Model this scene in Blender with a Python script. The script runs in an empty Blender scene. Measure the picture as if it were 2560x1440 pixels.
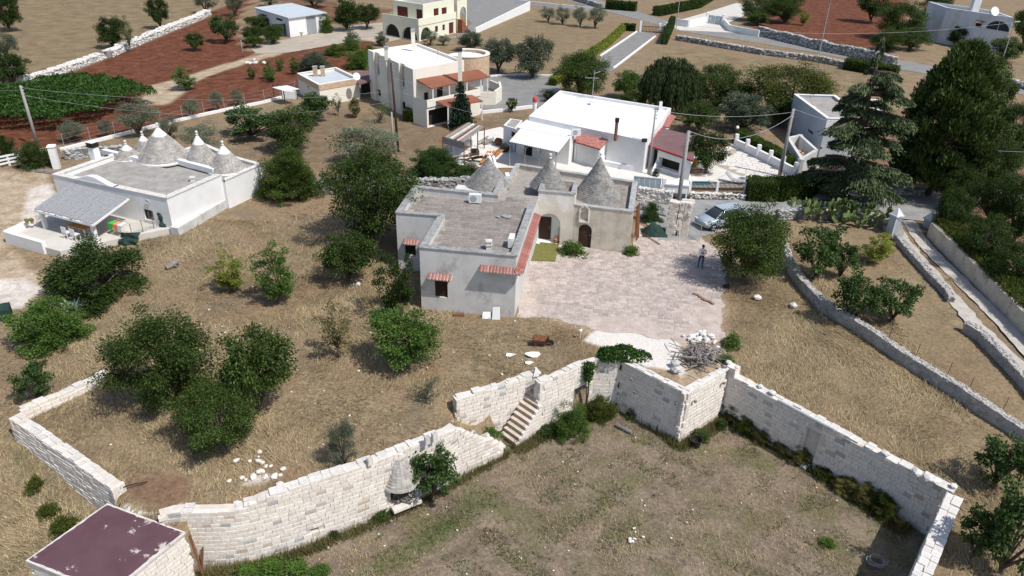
import bpy, bmesh, math, random
import numpy as np
from mathutils import Vector, Matrix, noise, geometry
random.seed(7); RNG = np.random.default_rng(7)
sc = bpy.context.scene
COL = sc.collection
# ------------------------------------------------------------------ camera
F_PX = 1828.0; PITCH = math.radians(28.4); ROLL = math.atan2(100, 3380); CAM_H = 22.8
_f = Vector((0, math.cos(PITCH), -math.sin(PITCH))); _r0 = Vector((1, 0, 0)); _u0 = _r0.cross(_f)
_c, _s = math.cos(ROLL), math.sin(ROLL)
CR = _c * _r0 + _s * _u0; CU = -_s * _r0 + _c * _u0
CAM = Vector((0, 0, CAM_H))
cd = bpy.data.cameras.new('camera'); cd.sensor_width = 36; cd.lens = 36 * F_PX / 2560
cd.clip_start = 0.5; cd.clip_end = 6000
cam = bpy.data.objects.new('camera', cd); COL.objects.link(cam)
M = Matrix((CR, CU, -_f)).transposed().to_4x4(); M.translation = CAM
cam.matrix_world = M; sc.camera = cam
# ------------------------------------------------------------------ light
SUN_EL = math.radians(56); SUN_AZ = math.radians(-35)      # azimuth from +X, counter-clockwise
sun_dir = Vector((math.cos(SUN_AZ) * math.cos(SUN_EL), math.sin(SUN_AZ) * math.cos(SUN_EL), math.sin(SUN_EL)))
w = bpy.data.worlds.new('World'); sc.world = w; w.use_nodes = True
nt = w.node_tree; nt.nodes.clear()
sky = nt.nodes.new('ShaderNodeTexSky'); sky.sky_type = 'NISHITA'; sky.sun_disc = False
sky.sun_elevation = SUN_EL; sky.sun_rotation = math.pi / 2 - SUN_AZ
sky.air_density = 1.0; sky.dust_density = 1.5; sky.ozone_density = 1.0
bg = nt.nodes.new('ShaderNodeBackground'); bg.inputs[1].default_value = 0.135
wo = nt.nodes.new('ShaderNodeOutputWorld')
nt.links.new(sky.outputs[0], bg.inputs[0]); nt.links.new(bg.outputs[0], wo.inputs[0])
sl = bpy.data.lights.new('sun', 'SUN'); sl.energy = 4.2; sl.angle = math.radians(0.55); sl.color = (1.0, 0.965, 0.91)
so = bpy.data.objects.new('sun', sl); COL.objects.link(so)
so.rotation_euler = sun_dir.to_track_quat('Z', 'Y').to_euler(); so.location = (30, -20, 60)
sc.view_settings.view_transform = 'Standard'; sc.view_settings.look = 'None'
sc.view_settings.exposure = 0.05; sc.view_settings.gamma = 1.0; sc.view_settings.use_curve_mapping = False
sc.render.engine = 'CYCLES'
sc.cycles.max_bounces = 6; sc.cycles.transparent_max_bounces = 8
sc.cycles.use_denoising = True
# ------------------------------------------------------------------ pixels to directions
def ray(x, y):
 return (x - 1280) * CR - (y - 720) * CU + F_PX * _f
def P(x, y, z=0.0):
 d = ray(x, y); t = (z - CAM_H) / d.z
 return CAM + t * d
def XY(x, y, z=0.0):
 p = P(x, y, z); return (p.x, p.y)
def W(p):
 q = Vector(p) - CAM; ww = q.dot(_f)
 return 1280 + F_PX * q.dot(CR) / ww, 720 - F_PX * q.dot(CU) / ww
def mpp(p):                                   # metres per photograph pixel at a point
 return (Vector(p) - CAM).dot(_f) / F_PX
def ztop(p, ty):                              # height at which a plumb line over p reaches image row ty
 lo, hi = p[2], p[2] + 40
 for _ in range(50):
  m = (lo + hi) / 2
  if W((p[0], p[1], m))[1] > ty: lo = m
  else: hi = m
 return lo
def clamp(x, a=0., b=1.): return max(a, min(b, x))
def smooth(a, b, x):
 t = clamp((x - a) / (b - a)); return t * t * (3 - 2 * t)
def inpoly(x, y, poly):
 c = False; j = len(poly) - 1
 for i in range(len(poly)):
  xi, yi = poly[i][0], poly[i][1]; xj, yj = poly[j][0], poly[j][1]
  if (yi > y) != (yj > y) and x < (xj - xi) * (y - yi) / (yj - yi) + xi: c = not c
  j = i
 return c
def np_inpoly(X, Y, poly):
 c = np.zeros(X.shape, bool); j = len(poly) - 1
 for i in range(len(poly)):
  xi, yi = poly[i][0], poly[i][1]; xj, yj = poly[j][0], poly[j][1]
  if yi != yj:
   c ^= ((yi > Y) != (yj > Y)) & (X < (xj - xi) * (Y - yi) / (yj - yi) + xi)
  j = i
 return c
def np_segdist(X, Y, poly, closed=True):
 d = np.full(X.shape, 1e9); n = len(poly)
 for i in range(n if closed else n - 1):
  ax, ay = poly[i][0], poly[i][1]; bx, by = poly[(i + 1) % n][0], poly[(i + 1) % n][1]
  L = (bx - ax) ** 2 + (by - ay) ** 2 + 1e-12
  t = np.clip(((X - ax) * (bx - ax) + (Y - ay) * (by - ay)) / L, 0, 1)
  d = np.minimum(d, np.hypot(X - ax - t * (bx - ax), Y - ay - t * (by - ay)))
 return d
# ------------------------------------------------------------------ materials
def newmat(name):
 m = bpy.data.materials.new(name); m.use_nodes = True
 n = m.node_tree.nodes; b = n['Principled BSDF']
 return m, n, m.node_tree.links, b
def ramp(n, cols, pos=None):
 r = n.new('ShaderNodeValToRGB'); e = r.color_ramp.elements
 k = len(cols)
 for i, c in enumerate(cols):
  p = pos[i] if pos else (0.3 + 0.4 * i / max(1, k - 1))
  if i < 2: el = e[i]; el.position = p
  else: el = e.new(p)
  el.color = (*c, 1)
 return r
def mathn(n, l, op, a, b):
 m = n.new('ShaderNodeMath'); m.operation = op
 for i, v in enumerate((a, b)):
  if isinstance(v, (int, float)): m.inputs[i].default_value = v
  else: l.new(v, m.inputs[i])
 return m.outputs[0]
def vary(n, l, col, rnd, island):
 """brightness change from object to object and from piece to piece"""
 if not rnd and not island: return col
 v = 1.0
 if rnd:
  o = n.new('ShaderNodeObjectInfo'); v = mathn(n, l, 'MULTIPLY_ADD', o.outputs['Random'], 2 * rnd); v.node.inputs[2].default_value = 1 - rnd
 if island:
  g = n.new('ShaderNodeNewGeometry'); v2 = mathn(n, l, 'MULTIPLY_ADD', g.outputs['Random Per Island'], 2 * island); v2.node.inputs[2].default_value = 1 - island
  v = v2 if v == 1.0 else mathn(n, l, 'MULTIPLY', v, v2)
 mx = n.new('ShaderNodeVectorMath'); mx.operation = 'SCALE'
 l.new(col, mx.inputs[0]); l.new(v, mx.inputs['Scale'])
 return mx.outputs[0]
def pmat(name, cols, scale=3.0, rough=0.9, bump=0.25, bscale=None, rnd=0.0, island=0.0, detail=6, spec=0.25, pos=None, metal=0, bdist=0.02, stain=None, coord='Object'):
 m, n, l, b = newmat(name)
 tc = n.new('ShaderNodeTexCoord')
 no = n.new('ShaderNodeTexNoise'); no.inputs['Scale'].default_value = scale; no.inputs['Detail'].default_value = detail
 no.inputs['Roughness'].default_value = 0.62
 if coord == 'World':
  g = n.new('ShaderNodeNewGeometry'); src = g.outputs['Position']
 else: src = tc.outputs['Object']
 l.new(src, no.inputs['Vector'])
 r = ramp(n, cols, pos); l.new(no.outputs[0], r.inputs[0]); col = r.outputs[0]
 if stain:                                       # (colour, scale, threshold, width, stretch z)
  sc_, ssc, th, wd, stz = stain
  mp = n.new('ShaderNodeMapping'); mp.inputs['Scale'].default_value = (1, 1, stz); l.new(src, mp.inputs[0])
  s2 = n.new('ShaderNodeTexNoise'); s2.inputs['Scale'].default_value = ssc; s2.inputs['Detail'].default_value = 8; s2.inputs['Roughness'].default_value = 0.7
  l.new(mp.outputs[0], s2.inputs['Vector'])
  rr = ramp(n, [(0, 0, 0), (1, 1, 1)], [th, th + wd]); l.new(s2.outputs[0], rr.inputs[0])
  mi = n.new('ShaderNodeMix'); mi.data_type = 'RGBA'; l.new(rr.outputs[0], mi.inputs[0]); l.new(col, mi.inputs[6]); mi.inputs[7].default_value = (*sc_, 1)
  col = mi.outputs[2]
 col = vary(n, l, col, rnd, island)
 l.new(col, b.inputs['Base Color'])
 b.inputs['Roughness'].default_value = rough; b.inputs['Specular IOR Level'].default_value = spec; b.inputs['Metallic'].default_value = metal
 if bump:
  n2 = n.new('ShaderNodeTexNoise'); n2.inputs['Scale'].default_value = bscale or scale * 4; n2.inputs['Detail'].default_value = 6
  l.new(src, n2.inputs['Vector'])
  bp = n.new('ShaderNodeBump'); bp.inputs['Strength'].default_value = bump; bp.inputs['Distance'].default_value = bdist
  l.new(n2.outputs[0], bp.inputs['Height']); l.new(bp.outputs[0], b.inputs['Normal'])
 return m
def leafmat(name, dark, mid, light, trans=0.3, rough=0.55, rnd=0.12):
 m, n, l, b = newmat(name)
 g = n.new('ShaderNodeNewGeometry')
 r = ramp(n, [dark, mid, light], [0.05, 0.55, 0.95]); l.new(g.outputs['Random Per Island'], r.inputs[0])
 tc = n.new('ShaderNodeTexCoord'); no = n.new('ShaderNodeTexNoise'); no.inputs['Scale'].default_value = 0.9; no.inputs['Detail'].default_value = 3
 l.new(tc.outputs['Object'], no.inputs['Vector'])
 v = mathn(n, l, 'MULTIPLY_ADD', no.outputs[0], 1.1); v.node.inputs[2].default_value = 0.45
 mx = n.new('ShaderNodeVectorMath'); mx.operation = 'SCALE'; l.new(r.outputs[0], mx.inputs[0]); l.new(v, mx.inputs['Scale'])
 col = vary(n, l, mx.outputs[0], rnd, 0)
 l.new(col, b.inputs['Base Color']); b.inputs['Roughness'].default_value = rough; b.inputs['Specular IOR Level'].default_value = 0.16
 t = n.new('ShaderNodeBsdfTranslucent'); hs = n.new('ShaderNodeHueSaturation'); hs.inputs['Value'].default_value = 1.5; hs.inputs['Hue'].default_value = 0.485
 l.new(col, hs.inputs['Color']); l.new(hs.outputs[0], t.inputs[0])
 ms = n.new('ShaderNodeMixShader'); ms.inputs[0].default_value = trans
 l.new(b.outputs[0], ms.inputs[1]); l.new(t.outputs[0], ms.inputs[2])
 l.new(ms.outputs[0], n['Material Output'].inputs[0])
 return m
# ------------------------------------------------------------------ mesh builder
class MB:
 def __init__(s): s.v = []; s.f = []
 def add(s, vs, fs):
  k = len(s.v); s.v.extend([tuple(v) for v in vs]); s.f.extend([tuple(i + k for i in f) for f in fs]); return s
 def box(s, c, d, rz=0.0, M3=None, taper=1.0):
  """box centred on c (bottom at c.z), size d"""
  vs = []
  cs, sn = math.cos(rz), math.sin(rz)
  for z in (0, 1):
   k = taper if z else 1.0
   for (x, y) in ((-.5, -.5), (.5, -.5), (.5, .5), (-.5, .5)):
    X, Y, Z = x * d[0] * k, y * d[1] * k, z * d[2]
    vs.append((c[0] + X * cs - Y * sn, c[1] + X * sn + Y * cs, c[2] + Z))
  return s.add(vs, BOXF)
 def obox(s, o, ax, ay, az):
  """box from a corner and three edge vectors"""
  o, ax, ay, az = Vector(o), Vector(ax), Vector(ay), Vector(az)
  return s.add([o, o + ax, o + ax + ay, o + ay, o + az, o + ax + az, o + ax + ay + az, o + ay + az], BOXF)
 def bar(s, a, b, w, h=None, up=(0, 0, 1)):
  a, b = Vector(a), Vector(b); h = h or w; d = (b - a).normalized()
  x = d.cross(Vector(up))
  if x.length < 1e-4: x = Vector((1, 0, 0))
  x.normalize(); y = x.cross(d).normalized()
  return s.obox(a - x * w / 2 - y * h / 2, x * w, y * h, b - a)
 def tube(s, pts, rad, n=8, cap=True):
  pts = [Vector(p) for p in pts]; k0 = len(s.v); m = len(pts)
  if isinstance(rad, (int, float)): rad = [rad] * m
  px = None
  for i, p in enumerate(pts):
   d = (pts[min(i + 1, m - 1)] - pts[max(i - 1, 0)]).normalized()
   if px is None:
    px = d.cross(Vector((0, 0, 1)))
    if px.length < 1e-3: px = Vector((1, 0, 0))
   px = (px - d * px.dot(d)).normalized(); py = d.cross(px)
   for j in range(n):
    a = 2 * math.pi * j / n
    s.v.append(tuple(p + (px * math.cos(a) + py * math.sin(a)) * rad[i]))
  for i in range(m - 1):
   for j in range(n):
    a, b = k0 + i * n + j, k0 + i * n + (j + 1) % n
    s.f.append((a, b, b + n, a + n))
  if cap:
   s.f.append(tuple(k0 + j for j in range(n))[::-1]); s.f.append(tuple(k0 + (m - 1) * n + j for j in range(n)))
  return s
 def lathe(s, c, prof, n=24, a0=0.0, a1=2 * math.pi):
  """prof: list of (r,z)"""
  k0 = len(s.v); full = abs(a1 - a0 - 2 * math.pi) < 1e-6; m = n if full else n + 1
  for (r, z) in prof:
   for j in range(m):
    a = a0 + (a1 - a0) * j / n
    s.v.append((c[0] + r * math.cos(a), c[1] + r * math.sin(a), c[2] + z))
  for i in range(len(prof) - 1):
   for j in range(n):
    a, b = k0 + i * m + j, k0 + i * m + (j + 1) % m
    s.f.append((a, b, b + m, a + m))
  if full and prof[-1][0] > 1e-4: s.f.append(tuple(k0 + (len(prof) - 1) * m + j for j in range(m)))
  if full and prof[0][0] > 1e-4: s.f.append(tuple(k0 + j for j in range(m))[::-1])
  return s
 def prism(s, poly, z0, z1):
  n = len(poly); k = len(s.v)
  zz0 = z0 if hasattr(z0, '__len__') else [z0] * n; zz1 = z1 if hasattr(z1, '__len__') else [z1] * n
  for i, p in enumerate(poly): s.v.append((p[0], p[1], zz0[i]))
  for i, p in enumerate(poly): s.v.append((p[0], p[1], zz1[i]))
  for i in range(n):
   j = (i + 1) % n; s.f.append((k + i, k + j, k + n + j, k + n + i))
  for t in tess(poly):
   s.f.append(tuple(k + n + i for i in t)); s.f.append(tuple(k + i for i in t[::-1]))
  return s
 def rock(s, c, d, seed=0, rz=0.0, sub=1):
  vs, fs = ICO[sub]; off = Vector((seed * 13.7, seed * 5.1, seed * 2.3)); cs, sn = math.cos(rz), math.sin(rz); o = []
  for v in vs:
   k = 1 + 0.38 * noise.noise(v * 1.3 + off) + 0.12 * noise.noise(v * 3 + off)
   x, y, z = v.x * k * d[0] / 2, v.y * k * d[1] / 2, v.z * k * d[2] / 2
   o.append((c[0] + x * cs - y * sn, c[1] + x * sn + y * cs, c[2] + d[2] * 0.42 + z))
  return s.add(o, fs)
 def mesh(s, name):
  me = bpy.data.meshes.new(name); me.from_pydata(s.v, [], s.f); me.update(); return me
BOXF = [(0, 3, 2, 1), (4, 5, 6, 7), (0, 1, 5, 4), (1, 2, 6, 5), (2, 3, 7, 6), (3, 0, 4, 7)]
def tess(poly):
 tris = geometry.tessellate_polygon([[Vector((p[0], p[1], 0)) for p in poly]])
 out = []
 for t in tris:
  a, b, c = [poly[i] for i in t]
  ar = (b[0] - a[0]) * (c[1] - a[1]) - (b[1] - a[1]) * (c[0] - a[0])
  out.append(tuple(t) if ar > 0 else tuple(t[::-1]))
 return out
ICO = {}
for _k in (1, 2):
 _b = bmesh.new(); bmesh.ops.create_icosphere(_b, subdivisions=_k, radius=1)
 ICO[_k] = ([v.co.copy() for v in _b.verts], [tuple(v.index for v in f.verts) for f in _b.faces]); _b.free()
# ------------------------------------------------------------------ objects
def pinv(parent):
 return Matrix.Identity(4) if parent.parent is not None else Matrix.Translation(-parent.location)
def obj(name, data, mat=None, parent=None, kind=None, smooth_=False):
 """links a mesh as one object; with a parent its coordinates are world coordinates unless parent['local']"""
 me = data.mesh(name) if isinstance(data, MB) else data
 if mat is not None and not me.materials: me.materials.append(mat)
 if smooth_: me.shade_smooth()
 o = bpy.data.objects.new(name, me); COL.objects.link(o)
 if parent is not None:
  o.parent = parent
  if not parent.get('_local'): o.matrix_parent_inverse = pinv(parent)
  else: o['_local'] = 1
 if kind: o['kind'] = kind
 return o
def recenter(o):
 me = o.data; co = np.empty(len(me.vertices) * 3, np.float32); me.vertices.foreach_get('co', co); co = co.reshape(-1, 3)
 lo, hi = co.min(0), co.max(0); c = np.array([(lo[0] + hi[0]) / 2, (lo[1] + hi[1]) / 2, lo[2]], np.float32)
 me.vertices.foreach_set('co', (co - c).ravel()); me.update(); o.location = Vector([float(q) for q in c])
 return o
def tag(o, label, cat, group=None):
 o['label'] = label; o['category'] = cat
 if group: o['group'] = group
 return o
def thing(name, label, cat, loc=(0, 0, 0), group=None, rz=0.0, local=False):
 o = bpy.data.objects.new(name, None); COL.objects.link(o); o.location = Vector(loc); o.rotation_euler = (0, 0, rz)
 o.empty_display_size = 0.3
 if local: o['_local'] = 1
 return tag(o, label, cat, group)
def single(name, data, mat, label, cat, group=None, smooth_=False):
 return tag(recenter(obj(name, data, mat, None, None, smooth_)), label, cat, group)
def struct(name, data, mat, parent=None):
 return obj(name, data, mat, parent, None if parent else 'structure')
def dup(root, loc, rz=0.0, s=(1, 1, 1), label=None, group=None, mats=None):
 r = root.copy(); COL.objects.link(r); r.location = Vector(loc); r.rotation_euler = (0, 0, rz); r.scale = s
 if label: r['label'] = label
 if group: r['group'] = group
 elif 'group' in r.keys() and label: del r['group']
 for ch in list(root.children):
  c = ch.copy(); COL.objects.link(c); c.parent = r
  if mats and ch.name.split('.')[0] in mats and c.data.materials:
   c.material_slots[0].link = 'OBJECT'; c.material_slots[0].material = mats[ch.name.split('.')[0]]
 return r
def quads_mesh(name, V):
 """V: (n,4,3) -> mesh of n separate quads"""
 n = len(V); me = bpy.data.meshes.new(name)
 me.vertices.add(n * 4); me.vertices.foreach_set('co', np.ascontiguousarray(V, np.float32).ravel())
 me.loops.add(n * 4); me.loops.foreach_set('vertex_index', np.arange(n * 4, dtype=np.int32))
 me.polygons.add(n); me.polygons.foreach_set('loop_start', np.arange(0, n * 4, 4, dtype=np.int32))
 me.update(calc_edges=True); me.validate(); return me
def tris_mesh(name, V):
 n = len(V); me = bpy.data.meshes.new(name)
 me.vertices.add(n * 3); me.vertices.foreach_set('co', np.ascontiguousarray(V, np.float32).ravel())
 me.loops.add(n * 3); me.loops.foreach_set('vertex_index', np.arange(n * 3, dtype=np.int32))
 me.polygons.add(n); me.polygons.foreach_set('loop_start', np.arange(0, n * 3, 3, dtype=np.int32))
 me.update(calc_edges=True); me.validate(); return me
def dens(line, step):
 out = []
 for i in range(len(line) - 1):
  a, b_ = Vector(line[i]), Vector(line[i + 1]); k = max(1, int((b_ - a).length / step))
  out += [a + (b_ - a) * (j / k) for j in range(k)]
 out.append(Vector(line[-1])); return out
def wobble(line, amp, sc_=.7, seed=0):
 return [Vector((p.x + amp * noise.noise(Vector((p.x * sc_, p.y * sc_, seed))), p.y + amp * noise.noise(Vector((p.x * sc_, p.y * sc_, seed + 9))))) for p in (Vector(q[:2]) for q in line)]
def polyw(px, z=0, amp=.2, step=1.0, seed=1):
 l_ = [Vector(XY(*q, z)) for q in px]; return wobble(dens(l_ + [l_[0]], step)[:-1], amp, .8, seed)
# ------------------------------------------------------------------ palette
MT = {}
MT['limestone'] = pmat('white limestone blocks', [(.58, .51, .44), (.71, .65, .58), (.79, .74, .68)], 2.2, .9, .4, 9, rnd=.08, island=.08, stain=((.33, .31, .30), 2.6, .60, .16, 1))
MT['limecore'] = pmat('pale lime mortar', [(.52, .46, .40), (.66, .60, .53)], 3, .95, .4, 14, stain=((.28, .26, .25), 1.7, .58, .2, 1))
MT['limetop'] = pmat('weathered wall top', [(.48, .46, .43), (.64, .61, .57), (.73, .69, .64)], 3, .95, .5, 12, rnd=.08, island=.1, stain=((.20, .20, .20), 3.2, .56, .14, 1))
MT['ochre'] = pmat('ochre stone', [(.42, .27, .17), (.60, .46, .33)], 3, .9, .4, 12, rnd=.1, island=.1)
MT['tanstone'] = pmat('tan wall block', [(.46, .37, .29), (.60, .51, .43)], 3, .9, .4, 12, rnd=.1)
MT['greyblock'] = pmat('grey lichened block', [(.36, .35, .34), (.52, .51, .49)], 3, .9, .4, 12, rnd=.1)
MT['fieldwall'] = pmat('mortared field stone', [(.27, .255, .235), (.38, .36, .335), (.48, .455, .42)], 2.4, .95, .5, 10, island=.14, coord='World')
MT['drystone'] = pmat('grey field stone', [(.20, .20, .20), (.36, .36, .355), (.50, .49, .47)], 2.5, .95, .5, 10, rnd=.2, island=.3)
MT['drycore'] = pmat('shadowed rubble', [(.13, .12, .11), (.24, .23, .21)], 3, .95, .5, 10)
MT['conestone'] = pmat('grey roof stone slabs', [(.21, .20, .19), (.30, .29, .275), (.40, .385, .36)], 2.0, .95, .4, 12, island=.15, stain=((.17, .165, .155), 1.4, .56, .2, 1))
MT['conestone2'] = pmat('clean roof stone slabs', [(.30, .28, .255), (.42, .395, .365), (.52, .49, .46)], 2.0, .95, .4, 12, island=.15, stain=((.25, .24, .23), 1.4, .60, .2, 1))
MT['tufa'] = pmat('aged cream plaster', [(.40, .35, .28), (.55, .49, .40), (.63, .57, .48)], 1.0, .92, .3, 9, stain=((.27, .255, .235), 1.1, .55, .22, .6))
MT['greyplaster'] = pmat('weathered white plaster', [(.46, .45, .43), (.58, .57, .55), (.64, .63, .61)], .8, .92, .25, 8, stain=((.30, .28, .255), .75, .53, .2, .8))
MT['whitewash'] = pmat('whitewash', [(.70, .70, .69), (.79, .79, .78)], 1.1, .85, .12, 10, stain=((.60, .585, .56), 1.3, .62, .25, .5))
MT['cream'] = pmat('cream paint', [(.71, .67, .58), (.77, .73, .645)], .7, .8, .06, 10, stain=((.60, .55, .46), .9, .62, .25, .4))
MT['yellow'] = pmat('pale yellow paint', [(.72, .71, .56), (.77, .76, .62)], .7, .8, .06, 10)
MT['bluegrey'] = pmat('grey blue paint', [(.43, .47, .51), (.50, .54, .58)], .5, .8, .08, 8, stain=((.30, .33, .36), .8, .6, .2, .5))
MT['palewall'] = pmat('stained pale blue plaster', [(.60, .63, .67), (.70, .72, .75)], .6, .85, .15, 8, stain=((.42, .40, .36), .6, .5, .3, .5))
MT['roofgrey'] = pmat('grey lime screed', [(.24, .225, .205), (.32, .30, .275), (.39, .37, .34)], 1.2, .95, .4, 16, stain=((.17, .16, .15), 1.6, .58, .16, 1))
MT['roofslab'] = pmat('brown grey stone slab', [(.185, .16, .143), (.25, .222, .20), (.315, .285, .26)], 2.4, .95, .4, 14, rnd=.16, island=.16)
MT['roofjoint'] = pmat('slab joints', [(.25, .225, .20), (.36, .33, .30)], 2.4, .95, .3, 14)
MT['coping'] = pmat('lichened coping stone', [(.20, .20, .20), (.31, .31, .305), (.42, .41, .40)], 2.6, .95, .5, 12, rnd=.12, stain=((.12, .12, .12), 3.4, .56, .14, 1))
MT['whiteroof'] = pmat('white painted roof', [(.74, .74, .73), (.80, .80, .795)], .6, .8, .08, 8, stain=((.55, .51, .46), .7, .66, .12, 1))
MT['metalroof'] = pmat('pale grey metal roof', [(.47, .51, .54), (.53, .57, .60)], .5, .5, .03, 6, spec=.4)
MT['tile'] = pmat('red clay tile', [(.23, .085, .072), (.31, .125, .105), (.40, .21, .18)], 4, .85, .25, 20, rnd=.22, stain=((.30, .24, .21), 3, .6, .14, 1))
MT['brownroof'] = pmat('red brown roof sheet', [(.21, .078, .046), (.26, .098, .058)], .6, .75, .06, 10, stain=((.22, .09, .06), .8, .6, .2, 1))
MT['maroon'] = pmat('maroon roof coating', [(.095, .048, .058), (.125, .066, .078)], .8, .75, .12, 14, coord='World', stain=((.50, .44, .40), .9, .60, .035, 1))
MT['maroon2'] = pmat('dull maroon felt roof', [(.15, .085, .085), (.185, .11, .11)], .8, .85, .1, 10)
MT['redpaint'] = pmat('red painted trim', [(.42, .05, .06), (.5, .08, .09)], 1, .7, .05)
MT['darkwood'] = pmat('dark brown wood', [(.035, .018, .012), (.075, .038, .024)], 5, .7, .25, 24, spec=.3)
MT['redwood'] = pmat('dark red shutter', [(.11, .022, .02), (.15, .032, .028)], 3, .65, .1, 20)
MT['orangewood'] = pmat('orange varnished wood', [(.42, .17, .05), (.55, .25, .09)], 4, .5, .15, 20, rnd=.2)
MT['greywood'] = pmat('weathered grey timber', [(.20, .18, .16), (.33, .30, .27)], 5, .9, .3, 24, rnd=.2, island=.2)
MT['glass'] = pmat('dark window glass', [(.03, .035, .04), (.05, .06, .07)], .5, .12, 0, spec=.6)
MT['dark'] = pmat('dark interior', [(.02, .018, .016), (.035, .03, .027)], 2, .95, 0)
MT['black'] = pmat('black plastic', [(.018, .018, .018), (.03, .03, .03)], 3, .5, .05)
MT['whiteplastic'] = pmat('off white plastic', [(.68, .68, .66), (.74, .74, .72)], 2, .45, 0, spec=.4)
MT['greymetal'] = pmat('grey galvanised metal', [(.30, .32, .34), (.38, .40, .42)], 2, .5, .03, spec=.5)
MT['gatepaint'] = pmat('grey blue gate paint', [(.36, .43, .46), (.41, .48, .51)], .8, .55, .03)
MT['rust'] = pmat('rusty iron', [(.13, .055, .03), (.24, .11, .06)], 6, .9, .3, 24, rnd=.15)
MT['concrete'] = pmat('pole concrete', [(.26, .25, .235), (.34, .33, .315)], 3, .9, .2, 16, rnd=.08)
MT['slabconc'] = pmat('pale concrete', [(.50, .47, .42), (.60, .57, .52)], .8, .92, .2, 12, coord='World', stain=((.40, .36, .31), .5, .58, .25, 1))
MT['whiteterr'] = pmat('bleached terrace paving', [(.60, .57, .52), (.70, .67, .63)], .9, .9, .15, 12, coord='World', stain=((.48, .44, .40), .6, .6, .2, 1))
MT['asphalt'] = pmat('bleached asphalt lane', [(.20, .20, .195), (.27, .268, .262), (.33, .325, .315)], .9, .95, .35, 30, coord='World', stain=((.33, .30, .25), .35, .6, .2, 1))
MT['asphalt2'] = pmat('grey drive surface', [(.19, .185, .178), (.25, .245, .235)], .7, .95, .3, 24, coord='World', stain=((.30, .28, .25), .4, .58, .25, 1))
MT['gravel'] = pmat('white gravel track', [(.38, .345, .30), (.52, .485, .44)], 1.6, .95, .5, 20, coord='World', stain=((.26, .20, .13), 1.2, .60, .2, 1))
MT['court'] = pmat('pinkish gravelly court', [(.36, .29, .25), (.455, .38, .335), (.55, .47, .42)], 1.5, .95, .6, 26, coord='World', bdist=.03)
MT['courtslab'] = pmat('worn pinkish court slab', [(.29, .238, .212), (.385, .325, .295), (.48, .415, .378)], 2.6, .95, .4, 18, rnd=.16, island=.16, coord='World', stain=((.56, .49, .43), .55, .5, .25, 1))
MT['creamplaster'] = pmat('pale cream limewash', [(.55, .49, .40), (.68, .62, .53)], 1.0, .92, .3, 9, stain=((.74, .72, .68), .9, .5, .15, .8))
MT['beigeconc'] = pmat('beige dusty concrete', [(.33, .28, .22), (.44, .385, .32)], .5, .95, .2, 12, coord='World', stain=((.30, .22, .15), .3, .58, .2, 1))
MT['whitedust'] = pmat('white crushed limestone', [(.56, .51, .46), (.70, .66, .61)], 1.4, .95, .6, 22, coord='World')
MT['steptread'] = pmat('worn step stone', [(.44, .37, .30), (.60, .53, .46)], 4, .9, .3, 16, rnd=.1)
MT['turf'] = pmat('green artificial turf', [(.125, .125, .035), (.18, .175, .055)], 3, .95, .5, 40, stain=((.32, .22, .10), 1.2, .6, .12, 1))
MT['thatch'] = pmat('grey reed thatch', [(.225, .225, .235), (.30, .30, .31), (.37, .37, .375)], 6, .95, .5, 30, stain=((.16, .16, .165), 8, .58, .2, .1))
MT['netgreen'] = pmat('dark green shade net', [(.012, .03, .026), (.03, .06, .05)], 5, .8, .5, 8, bdist=.1)
MT['bark'] = pmat('grey brown bark', [(.075, .058, .044), (.15, .12, .095)], 6, .95, .6, 24, rnd=.15)
MT['deadwood'] = pmat('bleached dead wood', [(.16, .14, .125), (.27, .24, .22)], 6, .95, .5, 24, rnd=.2, island=.25)
MT['terracotta'] = pmat('terracotta', [(.36, .15, .085), (.45, .21, .13)], 4, .85, .15)
MT['water'] = pmat('pool water', [(.06, .38, .46), (.10, .47, .54)], 1.2, .08, .15, 3, spec=.6)
MT['denim'] = pmat('blue denim', [(.035, .06, .12), (.06, .09, .16)], 20, .9, .2)
MT['carpaint'] = pmat('pale blue grey car paint', [(.34, .40, .45), (.36, .42, .47)], 1, .25, 0, spec=.6)
MT['rubber'] = pmat('tyre rubber', [(.015, .015, .015), (.03, .03, .03)], 8, .85, .1)
MT['soilheap'] = pmat('brown rubble soil', [(.20, .12, .08), (.32, .21, .15)], 3, .95, .5, 16, coord='World')
# ------------------------------------------------------------------ where the walled terrace, the sunken yard and the fields lie
def WX(l): return [XY(*q) for q in l]
# foot of the white curved wall and of the wall beside the steps, photograph pixels + level
FOOT = [(480, 1430, -3.0), (600, 1412, -3.0), (700, 1385, -2.95), (800, 1350, -2.9), (930, 1300, -2.8), (1100, 1225, -2.65), (1255, 1140, -2.5), (1290, 1117, -2.5), (1400, 1060, -2.5), (1512, 1003, -2.5)]
FOOTW = [P(*q) for q in FOOT]
BAST = [P(1552, 906, .62), P(1716, 985, .62), P(1822, 928, .62)]          # bastion: left end, tip, right end (parapet top)
RW = [P(1828, 940, .25), P(2372, 1226, .22)]                              # right wall, top inner edge
RR = [P(2352, 1243, .2), P(2271, 1430, .2)]                               # return wall, top inner edge
LW = [P(24, 1048, .55), P(277, 1224, .12)]                                # left wall, top outer edge
SHED = [P(268, 1258, -.25), P(462, 1330, -.25), P(65, 1400, -.25)]        # maroon roof corners
_sh3 = SHED[0] + (SHED[1] - SHED[0]) ;
def _mid(a, b, t): return a + (b - a) * t
back = 0.3
LOWPOLY = [(SHED[0].x + .3, SHED[0].y - .35)] + [(SHED[1].x - .3, SHED[1].y - .3)]
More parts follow.
